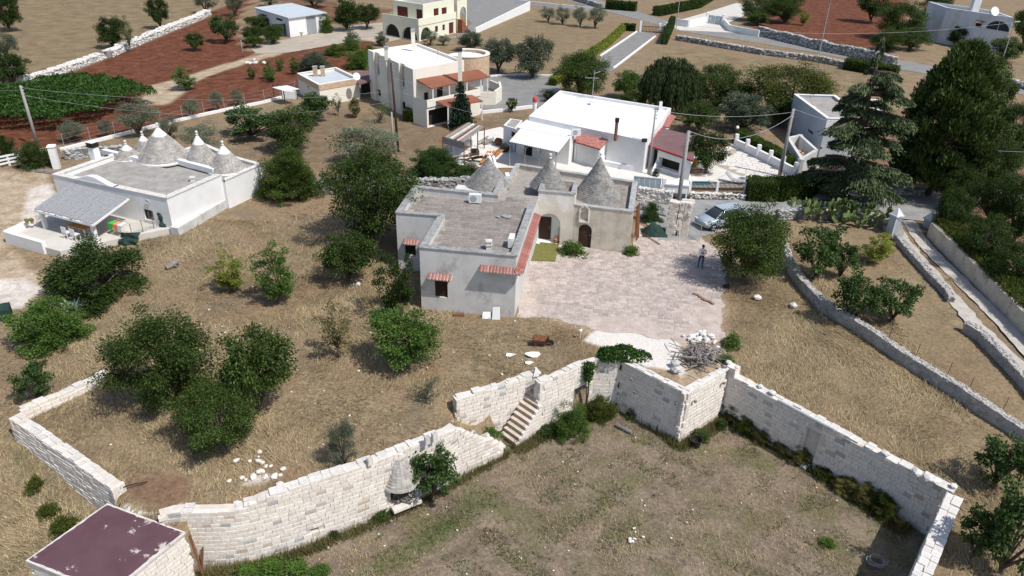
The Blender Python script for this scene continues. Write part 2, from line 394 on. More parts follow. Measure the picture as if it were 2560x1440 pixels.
AL = Vector((-2.5, 29.55, 0)); AR = Vector((1.55, 31.75, 0)); BL = Vector((1.72, 30.8, 0)); BM = Vector((4.66, 33.02, 0)); BR = Vector((6.0, 33.0, 0))
for i, p in enumerate(FOOTW[:7]):
 a = FOOTW[max(0, i - 1)]; b = FOOTW[min(len(FOOTW) - 1, i + 1)]; d = (b - a); n_ = Vector((-d.y, d.x, 0)).normalized()
 LOWPOLY.append((p.x + n_.x * back, p.y + n_.y * back))
LOWPOLY += [(-.95, 30.7), (1.45, 32.0), (1.9, 31.3), (4.6, 33.35), (6.1, 33.35)]
LOWPOLY += [(BAST[0].x + .15, BAST[0].y + .35), (BAST[1].x, BAST[1].y + .45), (BAST[2].x + .1, BAST[2].y + .3)]
_rd = (RW[1] - RW[0]).normalized(); _rn = Vector((-_rd.y, _rd.x, 0))
if _rn.x < 0: _rn = -_rn
LOWPOLY += [(RW[0].x + _rn.x * .25, RW[0].y + _rn.y * .25), (RW[1].x + .35, RW[1].y + .15)]
_qd = (RR[1] - RR[0]).normalized()
RR_END = RR[0] + _qd * 18
LOWPOLY += [(RR_END.x + .4, RR_END.y), (RR_END.x + .4, -80), (SHED[2].x - 2, -80), (SHED[2].x - .2, SHED[2].y)]
LEFTPOLY = [(LW[0].x + .2, LW[0].y + .5), (LW[1].x + .1, LW[1].y + .3), (SHED[0].x + .3, SHED[0].y - .35), (SHED[2].x - .2, SHED[2].y), (SHED[2].x - 2, -80), (-400, -80), (-400, LW[0].y + 14), (LW[0].x - 10, LW[0].y + 10)]
def np_smooth(a, b, x):
 t = np.clip((x - a) / (b - a), 0, 1); return t * t * (3 - 2 * t)
def hf_np(X, Y):
 up = -0.35 * np_smooth(30, 21, Y) * np_smooth(0, -9, X) - 0.8 * np_smooth(38, 20, Y) * np_smooth(6, 14, X)
 up = up - 2.3 * np.exp(-((X + 1.0) ** 2 / 2.8 + (Y - 29.5) ** 2 / 1.3))
 low = -2.5 - 0.5 * np_smooth(2, -10, X)
 left = np.minimum(up, -3.0 * np_smooth(30, 19, Y))
 il = np_inpoly(X, Y, LOWPOLY); ie = np_inpoly(X, Y, LEFTPOLY)
 return np.where(il, low, np.where(ie, left, up))
def hf(x, y): return float(hf_np(np.array([x], float), np.array([y], float))[0])
def G(px, py, z=0.0):
 """the ground point seen at a photograph pixel"""
 p = P(px, py, z)
 for _ in range(12):
  p = P(px, py, hf(p.x, p.y))
 return p
court_px = [(1288, 796), (1296, 700), (1312, 655), (1330, 606), (1582, 630), (1594, 560), (1660, 596), (1745, 582), (1808, 640), (1806, 852), (1776, 856), (1700, 858), (1600, 836), (1480, 822), (1400, 800), (1340, 792)]
court = polyw(court_px, 0.0, .45, .4, 5)
# ------------------------------------------------------------------ ground sheet
def axis(lo, hi, step, far_lo, far_hi):
 a = list(np.arange(lo, hi + 1e-6, step)); s = step; x = hi
 while x < far_hi: s *= 1.11; x += s; a.append(x)
 s = step; x = lo
 while x > far_lo: s *= 1.11; x -= s; a.insert(0, x)
 return np.array(a)
gx = axis(-40, 42, .34, -2500, 2500); gy = axis(12, 72, .34, -400, 3000)
GX, GY = np.meshgrid(gx, gy); GZ = hf_np(GX, GY)
rough = np.zeros_like(GX)
for k, (s, a) in enumerate(((.23, .03), (.7, .018), (1.6, .012))):
 rough += a * np.sin(GX * s * 2.1 + 3 * np.sin(GY * s * 1.3 + k) + k) * np.cos(GY * s * 1.9 + 2 * np.sin(GX * s * 1.1 - k))
near = np_smooth(75, 50, GY) * np_smooth(-60, -30, GX) * np_smooth(60, 40, GX)
GZ = GZ + (rough - .062) * near
_cd = np_segdist(GX, GY, court); _ci = np_inpoly(GX, GY, court)
GZ = np.where(_ci, np.where(_cd < .25, -.03, -.12), np.where(_cd < 1.2, GZ * np_smooth(.2, 1.2, _cd) - .005, GZ))
nx, ny = len(gx), len(gy)
gv = np.stack([GX, GY, GZ], -1).reshape(-1, 3)
ii = np.arange(nx * ny).reshape(ny, nx)
gq = np.stack([ii[:-1, :-1], ii[:-1, 1:], ii[1:, 1:], ii[1:, :-1]], -1).reshape(-1, 4)
gm = bpy.data.meshes.new('ground')
gm.vertices.add(len(gv)); gm.vertices.foreach_set('co', gv.astype(np.float32).ravel())
gm.loops.add(gq.size); gm.loops.foreach_set('vertex_index', gq.astype(np.int32).ravel())
gm.polygons.add(len(gq)); gm.polygons.foreach_set('loop_start', np.arange(0, gq.size, 4, dtype=np.int32)); gm.update(calc_edges=True)
GXf, GYf = gv[:, 0], gv[:, 1]
def zone(poly, soft=.5):
 d = np_segdist(GXf, GYf, poly); s = np.where(np_inpoly(GXf, GYf, poly), d, -d)
 return np_smooth(-soft, soft, s)
def band(line, wdt, soft=.5):
 return 1 - np_smooth(wdt - soft, wdt + soft, np_segdist(GXf, GYf, line, False))
red = zone(WX([(-400, 520), (0, 372), (100, 372), (330, 327), (460, 298), (670, 255), (740, 232), (930, 160), (940, 100), (860, 92), (640, 138), (600, 96), (600, 40), (640, 0), (610, -12), (500, 46), (270, 138), (170, 182), (0, 214), (-500, 330)]), .7)
red = np.maximum(red, zone(WX([(1860, 95), (2080, 130), (2230, 125), (2300, 40), (2300, -60), (2080, -60), (1900, 20)]), 1.5) * .9)
red = np.maximum(red, zone(WX([(820, 0), (1000, 20), (940, 60), (700, 60), (660, -20), (760, -30)]), 1.5) * .7)
sand = band(WX([(370, 250), (420, 230), (480, 195), (560, 168), (680, 135), (760, 108)]), 1.4, .8)
sand = np.maximum(sand, zone(WX([(370, 215), (450, 195), (480, 220), (420, 262), (350, 265)]), 1.2))
red *= 1 - .85 * sand
courtm = zone([XY(*q) for q in [(1285, 800), (1312, 655), (1330, 600), (1582, 625), (1594, 555), (1660, 592), (1745, 578), (1812, 640), (1840, 900), (1800, 950), (1716, 985), (1600, 925), (1480, 850), (1400, 815), (1330, 800)]], .9)
bare = zone(WX([(-300, 380), (60, 430), (130, 420), (132, 470), (90, 560), (20, 600), (60, 640), (120, 690), (90, 760), (-300, 800)]), 1.0) * .9
bare = np.maximum(bare, np.maximum(sand, courtm * .8))
dirt = zone([XY(*q, -.2) for q in [(290, 1225), (345, 1185), (470, 1185), (480, 1210), (440, 1280), (395, 1268)]], .35)
white = zone([XY(*q, 0) for q in [(1450, 852), (1500, 815), (1610, 812), (1700, 845), (1722, 950), (1655, 920), (1600, 915), (1540, 880)]], .5)
white = np.maximum(white, .75 * zone([XY(*q, -.2) for q in [(580, 1195), (650, 1175), (700, 1180), (712, 1195), (640, 1215), (590, 1215)]], .5))
white = np.maximum(white, .8 * zone([XY(*q, -.2) for q in [(280, 1250), (300, 1240), (410, 1275), (440, 1250), (470, 1235), (455, 1275), (400, 1290), (300, 1280)]], .3))
white = np.maximum(white, .7 * zone([XY(*q, 0) for q in [(60, 470), (140, 450), (150, 500), (90, 560), (40, 560)]], .6))
white = np.maximum(white, .7 * zone([XY(*q, 0) for q in [(-60, 690), (60, 690), (125, 715), (60, 770), (-60, 790)]], .5))
yard = zone(LOWPOLY, .3)
green = .75 * zone([XY(*q, -2.5) for q in [(860, 1440), (880, 1400), (1000, 1330), (1120, 1240), (1180, 1200), (1260, 1240), (1200, 1310), (1050, 1400), (1000, 1440)]], 1.3)
green = np.maximum(green, .8 * band([XY(*q, -2.5) for q in [(1380, 1090), (1460, 1060), (1540, 1010), (1600, 1050), (1690, 1110)]], .5, .5))
green = np.maximum(green, .7 * band([XY(*q, -2.5) for q in [(1830, 1050), (1990, 1150), (2140, 1250), (2240, 1310)]], .7, .6))
green = np.maximum(green, .6 * band([XY(*q, -2) for q in [(60, 1180), (130, 1260), (180, 1300), (60, 1360), (0, 1390)]], .8, .7))
green = np.maximum(green, .35 * zone(WX([(1320, 30), (1520, 60), (1480, 120), (1380, 180), (1180, 130), (1230, 60)]), 6))
olive_g = zone([XY(*q, 0) for q in [(560, 500), (700, 520), (640, 620), (480, 640), (470, 570)]], 2.5) * .35
green = np.maximum(green, olive_g)
field = zone(WX([(-600, 250), (0, 205), (170, 175), (270, 130), (500, 40), (600, -20), (500, -200), (-900, -100)]), 2)
field = np.maximum(field, zone(WX([(1660, 115), (2100, 175), (2220, 180), (2240, 250), (1900, 260), (1720, 190), (1640, 165)]), 2))
field = np.maximum(field, .8 * zone([XY(*q) for q in [(1815, 700), (1955, 690), (2010, 760), (2250, 910), (2560, 1095), (2700, 1200), (2700, 1440), (2400, 1440), (2400, 1210), (1850, 920)]], 1.0))
field = np.maximum(field, .7 * zone([XY(*q) for q in [(1990, 560), (2200, 590), (2400, 800), (2560, 1000), (2560, 1060), (2240, 880), (2000, 710)]], 1.0))
field = np.maximum(field, zone(WX([(1130, 130), (1330, 20), (1560, 60), (1400, 200), (1250, 190)]), 2) * .6)
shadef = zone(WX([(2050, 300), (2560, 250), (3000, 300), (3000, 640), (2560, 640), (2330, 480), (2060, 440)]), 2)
lawn = zone(WX([(560, 330), (740, 262), (1000, 290), (1130, 330), (1280, 270), (1330, 300), (1250, 340), (1020, 400), (800, 420), (640, 400)]), 2)
a1 = gm.color_attributes.new('mask', 'FLOAT_COLOR', 'POINT'); a1.data.foreach_set('color', np.stack([green, bare, red, white], -1).astype(np.float32).ravel())
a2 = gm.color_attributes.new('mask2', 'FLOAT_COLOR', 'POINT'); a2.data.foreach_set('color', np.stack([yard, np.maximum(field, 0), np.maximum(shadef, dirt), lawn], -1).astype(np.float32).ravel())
def ground_mat():
 m, n, l, b = newmat('dry grass and soil')
 g = n.new('ShaderNodeNewGeometry'); pos = g.outputs['Position']
 def nz(scale, detail=6, rough=.62, dist=0, stretch=None):
  t = n.new('ShaderNodeTexNoise'); t.inputs['Scale'].default_value = scale; t.inputs['Detail'].default_value = detail; t.inputs['Roughness'].default_value = rough; t.inputs['Distortion'].default_value = dist
  if stretch:
   mp = n.new('ShaderNodeMapping'); mp.inputs['Rotation'].default_value = (0, 0, stretch[2]); mp.inputs['Scale'].default_value = (stretch[0], stretch[1], 1); l.new(pos, mp.inputs[0]); l.new(mp.outputs[0], t.inputs['Vector'])
  else: l.new(pos, t.inputs['Vector'])
  return t.outputs[0]
 def mix(f, a, bb):
  x = n.new('ShaderNodeMix'); x.data_type = 'RGBA'
  if isinstance(f, (int, float)): x.inputs[0].default_value = f
  else: l.new(f, x.inputs[0])
  for i, v in ((6, a), (7, bb)):
   if isinstance(v, tuple): x.inputs[i].default_value = (*v, 1)
   else: l.new(v, x.inputs[i])
  return x.outputs[2]
 def rp(src, cols, pos_): r = ramp(n, cols, pos_); l.new(src, r.inputs[0]); return r.outputs[0]
 n_big = nz(.16, 5); n_mid = nz(.75, 6, .65, .6); n_fine = nz(5.5, 8, .72); n_st = nz(1.0, 7, .7, 1.2, (2.2, 9, .5)); n_cl = nz(.42, 4, .6, .4)
 straw = rp(n_mid, [(.125, .09, .056), (.225, .168, .104), (.35, .275, .17)], [.3, .47, .68])
 streak = rp(n_st, [(.15, .112, .07), (.385, .30, .18)], [.36, .66])
 base = mix(.5, straw, streak)
 base = mix(rp(n_big, [(0, 0, 0), (1, 1, 1)], [.40, .60]), base, mix(.7, base, (.25, .162, .10)))
 A = n.new('ShaderNodeVertexColor'); A.layer_name = 'mask'; B = n.new('ShaderNodeVertexColor'); B.layer_name = 'mask2'
 sa = n.new('ShaderNodeSeparateColor'); l.new(A.outputs['Color'], sa.inputs[0]); sb = n.new('ShaderNodeSeparateColor'); l.new(B.outputs['Color'], sb.inputs[0])
 gr, ba, re = sa.outputs; wh = A.outputs['Alpha']; ya, fi, sh = sb.outputs; la = B.outputs['Alpha']
 def edge(mk, nn, amt=.9):                     # mask broken up by noise
  v = mathn(n, l, 'SUBTRACT', nn, .5); v = mathn(n, l, 'MULTIPLY', v, amt); s_ = mathn(n, l, 'ADD', mk, v)
  v = mathn(n, l, 'MULTIPLY', s_, mk); r = ramp(n, [(0, 0, 0), (1, 1, 1)], [.18, .62]); l.new(v, r.inputs[0]); return r.outputs[0]
 yardc = mix(rp(n_mid, [(0, 0, 0), (1, 1, 1)], [.38, .62]), (.15, .116, .086), (.25, .198, .148))
 yardc = mix(rp(n_cl, [(0, 0, 0), (1, 1, 1)], [.47, .64]), yardc, (.14, .13, .07))
 base = mix(rp(nz(.33, 6, .7, .8), [(0, 0, 0), (.75, .75, .75)], [.50, .66]), base, (.17, .145, .105))
 base = mix(mathn(n, l, 'MULTIPLY', ya, .9), base, yardc)
 fieldc = mix(rp(n_cl, [(0, 0, 0), (1, 1, 1)], [.36, .66]), (.165, .122, .07), (.265, .205, .122))
 base = mix(mathn(n, l, 'MULTIPLY', fi, .85), base, fieldc)
 lawnc = mix(rp(n_mid, [(0, 0, 0), (1, 1, 1)], [.36, .62]), (.14, .10, .064), (.215, .16, .105))
 base = mix(mathn(n, l, 'MULTIPLY', la, .8), base, lawnc)
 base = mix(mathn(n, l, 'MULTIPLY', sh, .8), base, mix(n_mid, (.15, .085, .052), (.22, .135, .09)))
 barec = rp(n_mid, [(.28, .20, .13), (.40, .31, .215), (.50, .42, .32)], [.32, .5, .7])
 base = mix(edge(ba, n_cl), base, barec)
 redc = rp(n_mid, [(.085, .032, .019), (.135, .05, .028), (.20, .088, .052)], [.32, .5, .7])
 base = mix(edge(re, n_cl, .6), base, redc)
 base = mix(edge(wh, n_mid, 1.1), base, rp(n_fine, [(.60, .555, .505), (.69, .65, .60)], [.3, .7]))
 greenc = rp(n_fine, [(.045, .062, .02), (.10, .12, .042)], [.35, .65])
 base = mix(edge(gr, n_mid, 1.3), base, greenc)
 fine = rp(n_fine, [(.62, .62, .62), (1.28, 1.28, 1.28)], [.33, .67])
 mm = n.new('ShaderNodeMix'); mm.data_type = 'RGBA'; mm.blend_type = 'MULTIPLY'; mm.inputs[0].default_value = 1; fw = mathn(n, l, 'MULTIPLY_ADD', wh, -.75); fw.node.inputs[2].default_value = 1; l.new(fw, mm.inputs[0]); l.new(base, mm.inputs[6]); l.new(fine, mm.inputs[7])
 l.new(mm.outputs[2], b.inputs['Base Color']); b.inputs['Roughness'].default_value = .97; b.inputs['Specular IOR Level'].default_value = .1
 bp = n.new('ShaderNodeBump'); bp.inputs['Strength'].default_value = .7; bp.inputs['Distance'].default_value = .06; l.new(n_fine, bp.inputs['Height']); l.new(bp.outputs[0], b.inputs['Normal'])
 return m
GROUND = struct('ground', gm, ground_mat())
def sheet(name, poly, z, mat, parent=None):
 mb = MB(); mb.add([(p[0], p[1], z) for p in poly], tess(poly)); return struct(name, mb, mat, parent)
def strip(mb, line, wl, wr, z):
 n = len(line); vs = []
 for i, p in enumerate(line):
  a = Vector(line[max(0, i - 1)]); b_ = Vector(line[min(n - 1, i + 1)]); d = (b_ - a).normalized(); q = Vector((-d.y, d.x))
  vs += [(p[0] + q.x * wl, p[1] + q.y * wl, z), (p[0] - q.x * wr, p[1] - q.y * wr, z)]
 mb.add(vs, [(2 * i, 2 * i + 1, 2 * i + 3, 2 * i + 2) for i in range(n - 1)])
# lanes, drives, tracks
sheet('lane', polyw([(1560, 498), (1860, 502), (2010, 499), (2180, 488), (2345, 488), (2480, 478), (2640, 470), (2640, 500), (2450, 510), (2345, 520), (2336, 556), (2232, 546), (2190, 522), (2080, 520), (1960, 530), (1900, 556), (1730, 600), (1650, 600), (1600, 540)], amp=.25), .03, MT['asphalt'])
sheet('upper_road', polyw([(1300, -30), (1440, 8), (1560, 40), (1700, 78), (1900, 108), (2060, 136), (2230, 170), (2400, 200), (2560, 238), (2700, 270), (2700, 240), (2560, 208), (2400, 176), (2230, 148), (2060, 112), (1880, 88), (1700, 62), (1560, 18), (1440, -14), (1350, -50)], amp=.2, step=3), .03, MT['asphalt2'])
sheet('driveway', WX([(1588, 78), (1640, 84), (1532, 178), (1462, 176)]), .03, MT['asphalt2'])
for a, b_ in (((1592, 80), (1500, 142)), ((1638, 92), (1534, 172))):
 k_ = MB(); k_.bar((*XY(*a), .1), (*XY(*b_), .1), .3, .2); single('kerb', k_, MT['whitewash'], 'white concrete kerb along the gated driveway', 'kerb', 'white kerbs of the gated driveway')
sheet('paved_yard', polyw([(1215, 192), (1300, 186), (1395, 196), (1400, 240), (1340, 268), (1260, 280), (1180, 268), (1190, 232)], amp=.1), .03, MT['asphalt2'])
sheet('farm_road', polyw([(668, 108), (720, 98), (800, 82), (830, 70), (960, 56), (1010, 96), (960, 108), (900, 100), (800, 118), (720, 132), (640, 134), (625, 120)], amp=.3), .03, MT['beigeconc'])
sheet('side_drive', polyw([(2045, 462), (2100, 474), (2180, 487), (2130, 500), (2030, 500)], amp=.1), .045, MT['slabconc'])
sheet('forecourt', WX([(1660, 62), (1770, 30), (1840, 8), (1905, 18), (1820, 58), (1870, 84), (1700, 76)]), .045, MT['slabconc'])
for line in ([(2236, 556), (2258, 600), (2310, 662), (2362, 722), (2442, 812), (2510, 880), (2570, 936), (2700, 1050)], [(2272, 552), (2306, 606), (2392, 692), (2474, 773), (2560, 865), (2640, 950)]):
 mb = MB(); L = dens([Vector(XY(*q)) for q in line], .5)
 strip(mb, wobble(L, .2, 1.3, 3), .52, .52, .012); struct('track', mb, MT['gravel'])
# ------------------------------------------------------------------ dressed limestone walls
def unit_block(seed):
 r = random.Random(seed); mb = MB(); j = lambda a: r.uniform(-a, a)
 c = .018; vs = []
 for (x, z) in ((-.5, -.5), (.5, -.5), (.5, .5), (-.5, .5)): vs.append((x + j(.02), .5, z + j(.03)))
 for (x, z) in ((-.5, -.5), (.5, -.5), (.5, .5), (-.5, .5)): vs.append((x + j(.02), -.5 + .07 + j(.02), z + j(.03)))
 for (x, z) in ((-.5 + c, -.5 + 2 * c), (.5 - c, -.5 + 2 * c), (.5 - c, .5 - 2 * c), (-.5 + c, .5 - 2 * c)): vs.append((x + j(.025), -.5 + j(.03), z + j(.025)))
 fs = [(8, 9, 10, 11)]
 for i in range(4):
  k = (i + 1) % 4; fs += [(4 + i, 4 + k, 8 + k, 8 + i), (i, k, 4 + k, 4 + i)]
 fs.append((3, 2, 1, 0))
 mb.add(vs, fs); return mb
UB = [unit_block(i) for i in range(6)]
UBM = {}
def block_mesh(i, mat):
 k = (i, mat.name)
 if k not in UBM:
  me = UB[i].mesh('stone'); me.materials.append(mat); UBM[k] = me
 return UBM[k]
def emit_blocks(parent, specs, mat, name='stone', rest='stonework', alt=None, limit=300):
 """specs: (centre, angle, size(l,d,h)); the largest in view become parts of their own, the others one part"""
 sc_ = []
 for k, (c, a, d) in enumerate(specs):
  m_ = mpp(c); sc_.append((d[0] * max(d[2], d[1] * .6) / (m_ * m_), k))
  x, y = W(c)
  if not (-20 < x < 2580 and -20 < y < 1460): sc_[-1] = (0, k)
 sc_.sort(reverse=True); single_ = set(k for s_, k in sc_[:limit] if s_ > 0)
 inv = pinv(parent); joined = MB()
 for k, (c, a, d) in enumerate(specs):
  i = random.randrange(6)
  if k in single_:
   mt = random.choice(alt) if (alt and random.random() < .09) else mat
   o = bpy.data.objects.new(name, block_mesh(i, mt)); COL.objects.link(o); o.parent = parent; o.matrix_parent_inverse = inv
   o.location = Vector(c); o.rotation_euler = (0, 0, a); o.scale = d
  else:
   ca, sa = math.cos(a), math.sin(a); vs = []
   for v in UB[i].v:
    x, y, z = v[0] * d[0], v[1] * d[1], v[2] * d[2]; vs.append((c[0] + x * ca - y * sa, c[1] + x * sa + y * ca, c[2] + z))
   joined.add(vs, UB[i].f)
 if joined.v: obj(rest, joined, mat, parent, 'stuff')
def polyline(pts):
 pts = [Vector(p[:2]) for p in pts]; L = [0]
 for a, b in zip(pts, pts[1:]): L.append(L[-1] + (b - a).length)
 def at(s):
  s = clamp(s, 0, L[-1])
  for i in range(len(pts) - 1):
   if s <= L[i + 1] or i == len(pts) - 2:
    t = (s - L[i]) / max(1e-6, L[i + 1] - L[i]); d = (pts[i + 1] - pts[i]).normalized()
    return pts[i] + (pts[i + 1] - pts[i]) * t, d, i, t
 return at, L[-1], L
def interp(vals, L, s):
 if not hasattr(vals, '__len__'): return vals
 for i in range(len(L) - 1):
  if s <= L[i + 1] or i == len(L) - 2:
   t = clamp((s - L[i]) / max(1e-6, L[i + 1] - L[i])); return vals[i] * (1 - t) + vals[i + 1] * t
def smooth_line(pts, n=5):
 """Catmull-Rom through 3-D points"""
 out = []; p = [Vector(q) for q in pts]; p = [2 * p[0] - p[1]] + p + [2 * p[-1] - p[-2]]
 for i in range(1, len(p) - 2):
  for k in range(n):
   t = k / n; a, b, c, d = p[i - 1:i + 3]
   out.append(.5 * ((2 * b) + (c - a) * t + (2 * a - 5 * b + 4 * c - d) * t * t + (3 * b - a - 3 * c + d) * t ** 3))
 out.append(p[-2]); return out
def block_wall(root, line, zb, zt, thick, mat='limestone', core='limecore', topm='limetop', ch=.22, ln=(.28, .52), back=False, ends=(False, False), holes=(), batter=.10, jag=.04, cope=True, alt=('tanstone', 'greyblock', 'greyblock'), proud=.012, limit=300, side=1):
 """line: foot of the seen face, running so that the seen face looks to the right-hand side of its direction (side=1)"""
 at, Ltot, L = polyline(line); rr = random.Random(len(line) * 31 + int(Ltot * 100)); cm = MB(); specs = []; top_specs = []
 def fr(s):
  p, d, i, t = at(s); n = Vector((-d.y, d.x)) * side          # n points into the wall
  return p, d, n
 jit = lambda s: jag * noise.noise(Vector((s * 1.9, 3.1, Ltot)))
 N = max(2, int(Ltot / .4)); S = [Ltot * i / N for i in range(N + 1)]
 def hole_at(s, z=None):
  for h in holes:
   if h[0] <= s <= h[1] and (z is None or h[2] <= z <= h[3]):
    if z is not None and len(h) > 4 and h[4] == 'arch':
     r = (h[1] - h[0]) / 2; sp = h[3] - r
     if z > sp and (s - (h[0] + r)) ** 2 + (z - sp) ** 2 > r * r: continue
    return h
  return None
 segs = sorted(set(S + [h[0] for h in holes] + [h[1] for h in holes]))
 for s0, s1 in zip(segs, segs[1:]):
  if s1 - s0 < 1e-4: continue
  h = hole_at((s0 + s1) / 2); q = []
  for s in (s0, s1):
   p, d, n = fr(s); q.append((p, n, interp(zb, L, s), interp(zt, L, s) - .03 + jit(s)))
  def seg(z0f, z1f, off):
   vs = []
   for (p, n, b_, t_) in q:
    lo, hi = z0f(b_, t_), z1f(b_, t_); bo = batter
    f0 = off + .06
    vs += [(p.x + n.x * f0, p.y + n.y * f0, lo), (p.x + n.x * (f0 + bo), p.y + n.y * (f0 + bo), hi), (p.x + n.x * thick, p.y + n.y * thick, hi), (p.x + n.x * thick, p.y + n.y * thick, lo)]
   fs = [(0, 1, 5, 4), (1, 2, 6, 5), (2, 3, 7, 6), (3, 0, 4, 7), (0, 3, 2, 1), (4, 5, 6, 7)]
   if side < 0: fs = [f[::-1] for f in fs]
   cm.add(vs, fs)
  if h is None: seg(lambda b_, t_: b_ - .3, lambda b_, t_: t_, 0)
  else:
   seg(lambda b_, t_: h[3], lambda b_, t_: t_, 0); seg(lambda b_, t_: h[2], lambda b_, t_: h[3] - .001, thick - .13 if h[-1] != 'shallow' else .16)
   if h[2] > interp(zb, L, s0) + .05: seg(lambda b_, t_: b_ - .3, lambda b_, t_: h[2] - .001, 0)
 faces = [0] + ([1] if back else [])
 for fc in faces:
  z = min(zb) if hasattr(zb, '__len__') else zb
  zmax = max(zt) if hasattr(zt, '__len__') else zt; row = 0
  while z < zmax + .1:
   hgt = ch * rr.uniform(.9, 1.12); s = -rr.uniform(0, .3)
   while s < Ltot:
    ln_ = rr.uniform(*ln); sm = s + ln_ / 2
    if sm > Ltot - .05 or sm < .02: s += ln_; continue
    b_ = interp(zb, L, sm); t_ = interp(zt, L, sm) + jit(sm); zc = z + hgt / 2
    hh = hgt
    if zc > b_ - .1 and z < t_ - .05 and not hole_at(sm, zc) and not hole_at(sm - ln_ * .4, zc) and not hole_at(sm + ln_ * .4, zc):
     if z + hgt > t_: hh = t_ - z
     p, d, n = fr(sm); f_ = (zc - b_) / max(.3, t_ - b_); off = batter * clamp(f_)
     ang = math.atan2(d.y, d.x) + (0 if side > 0 else math.pi); dep = .2; pr = rr.uniform(0, proud) - .02
     if fc == 0: c = p + n * (off + dep / 2 - pr)
     else: c = p + n * (thick - dep / 2 + pr + .03); ang += math.pi
     specs.append(((c.x, c.y, z + hh / 2), ang + rr.uniform(-.006, .006), (ln_ - .009, dep, hh - .009)))
    s += ln_
   z += hgt; row += 1
 if cope:
  s = 0
  while s < Ltot - .1:
   ln_ = rr.uniform(.25, .7); sm = min(s + ln_ / 2, Ltot - .05); p, d, n = fr(sm); t_ = interp(zt, L, sm) + jit(sm)
   wd = (thick - batter) * rr.uniform(.42, .62); ang = math.atan2(d.y, d.x)
   for off in () if rr.random() < .22 else (batter + wd / 2, thick - (thick - batter - wd) / 2):
    wq = wd if off < thick * .62 else thick - batter - wd
    c = p + n * (off + .02); top_specs.append(((c.x, c.y, t_ - .045 + rr.uniform(-.03, .04)), ang + rr.uniform(-.07, .07), (ln_ - .012, wq * rr.uniform(.85, .98), .12)))
   s += ln_
 if ends[0] or ends[1]:
  for e, s in ((ends[0], 0.0), (ends[1], Ltot)):
   if not e: continue
   p, d, n = fr(s); b_ = interp(zb, L, s); t_ = interp(zt, L, s); z = b_ - .1; sg = -1 if s == 0 else 1
   while z < t_ - .06:
    hh = min(ch * rr.uniform(.9, 1.1), t_ - z); o = 0.0
    while o < thick - .05:
     wq = min(rr.uniform(.2, .4), thick - o)
     c = p + n * (o + wq / 2 + batter * .5) + d * (sg * .02); specs.append(((c.x, c.y, z + hh / 2), math.atan2(d.y, d.x) + (math.pi / 2 if sg > 0 else -math.pi / 2), (wq - .014, .16, hh - .014))); o += wq
    z += hh
 obj('core', cm, MT[core], root)
 emit_blocks(root, specs, MT[mat], alt=[MT[a] for a in alt] if alt else None, limit=limit)
 if top_specs: emit_blocks(root, top_specs, MT[topm], 'coping_stone', 'coping', limit=120)
# curved retaining wall with the oven
Q0 = P(402, 1296, .1)
cw = [Vector((Q0.x, Q0.y, -3.0))] + [FOOTW[0] + Vector((-.15, .25, 0))] + FOOTW[1:6] + [P(1154, 1190, -2.58), P(1192, 1172, -2.55), P(1240, 1150, -2.5), P(1256, 1143, -2.5)]
cw_top = [.12, .12] + [ztop(FOOTW[1], 1284), ztop(FOOTW[2], 1247), ztop(FOOTW[3], 1210), ztop(FOOTW[4], 1167), ztop(FOOTW[5], 1096), ztop(cw[7], 1078), ztop(cw[8], 1098), ztop(cw[9], 1110), ztop(cw[10], 1126)]
_sm = smooth_line([Vector((p.x, p.y, t)) for p, t in zip(cw, cw_top)], 4)
cwl = [Vector((q.x, q.y)) for q in _sm]; cwt = [q.z for q in _sm]; cwb = [hf(q.x + .3, q.y - .6) - .05 for q in _sm]
cw_root = thing('retaining_wall', 'long curved whitewashed stone block wall joining the maroon roofed shed', 'wall', cw[0])
at_, Lc, LL = polyline(cwl)
def s_of(px, py, z):
 t = P(px, py, z); return min((((at_(s)[0] - Vector((t.x, t.y))).length), s) for s in np.linspace(0, Lc, 200))[1]
s_ov = s_of(1012, 1268, -2.75)
s_nh = s_of(786, 1335, -2.55); s_n2 = s_of(946, 1280, -2)
block_wall(cw_root, cwl, cwb, cwt, .6, holes=[(s_ov - .62, s_ov + .62, -2.35, -1.35), (s_nh - .17, s_nh + .17, -2.35, -2.1)], ends=(False, True), jag=.09)
# bread oven: half cone of slabs with a chimney over the opening
po, do, _, _ = at_(s_ov); no_ = Vector((do.y, -do.x)); ang_o = math.atan2(no_.y, no_.x)
ov = thing('bread_oven', 'little half cone stone oven with round chimney built into the white wall', 'oven', (po.x, po.y, -2.7))
mb = MB(); co = Vector((po.x, po.y)) - no_ * .35; nC = 11
for i in range(nC):
 z0 = -1.35 + i * .135; r0 = .92 - .60 * (i / nC) ** .9; k = 12
 for j in range(k):
  a0 = ang_o - math.pi * .58 + math.pi * 1.16 * j / k; a1 = a0 + math.pi * 1.16 / k * .97; rj = r0 + random.uniform(-.02, .02)
  vs = []
  for zz, ex in ((z0, .03), (z0 + .128, 0)):
   for (aa, rr_) in ((a0, rj - .3), (a0, rj + ex), (a1, rj + ex), (a1, rj - .3)): vs.append((co.x + rr_ * math.cos(aa), co.y + rr_ * math.sin(aa), zz))
  mb.add(vs, BOXF)
obj('slab_courses', mb, MT['conestone2'], ov, 'stuff')
mb = MB(); mb.lathe((co.x, co.y, -1.3), [(.82, 0), (.28, 1.45), (.28, 1.52), (.1, 1.52)], 20); obj('hood', mb, MT['limecore'], ov)
mb = MB(); mb.lathe((co.x, co.y, .16), [(.27, -.05), (.27, .2), (.17, .2), (.17, .02), (.0, .02)], 18); ch_ = obj('chimney', mb, MT['limetop'], ov)
mb = MB(); mb.lathe((co.x, co.y, .27), [(.165, 0), (0, .001)], 16); obj('flue', mb, MT['dark'], ch_)
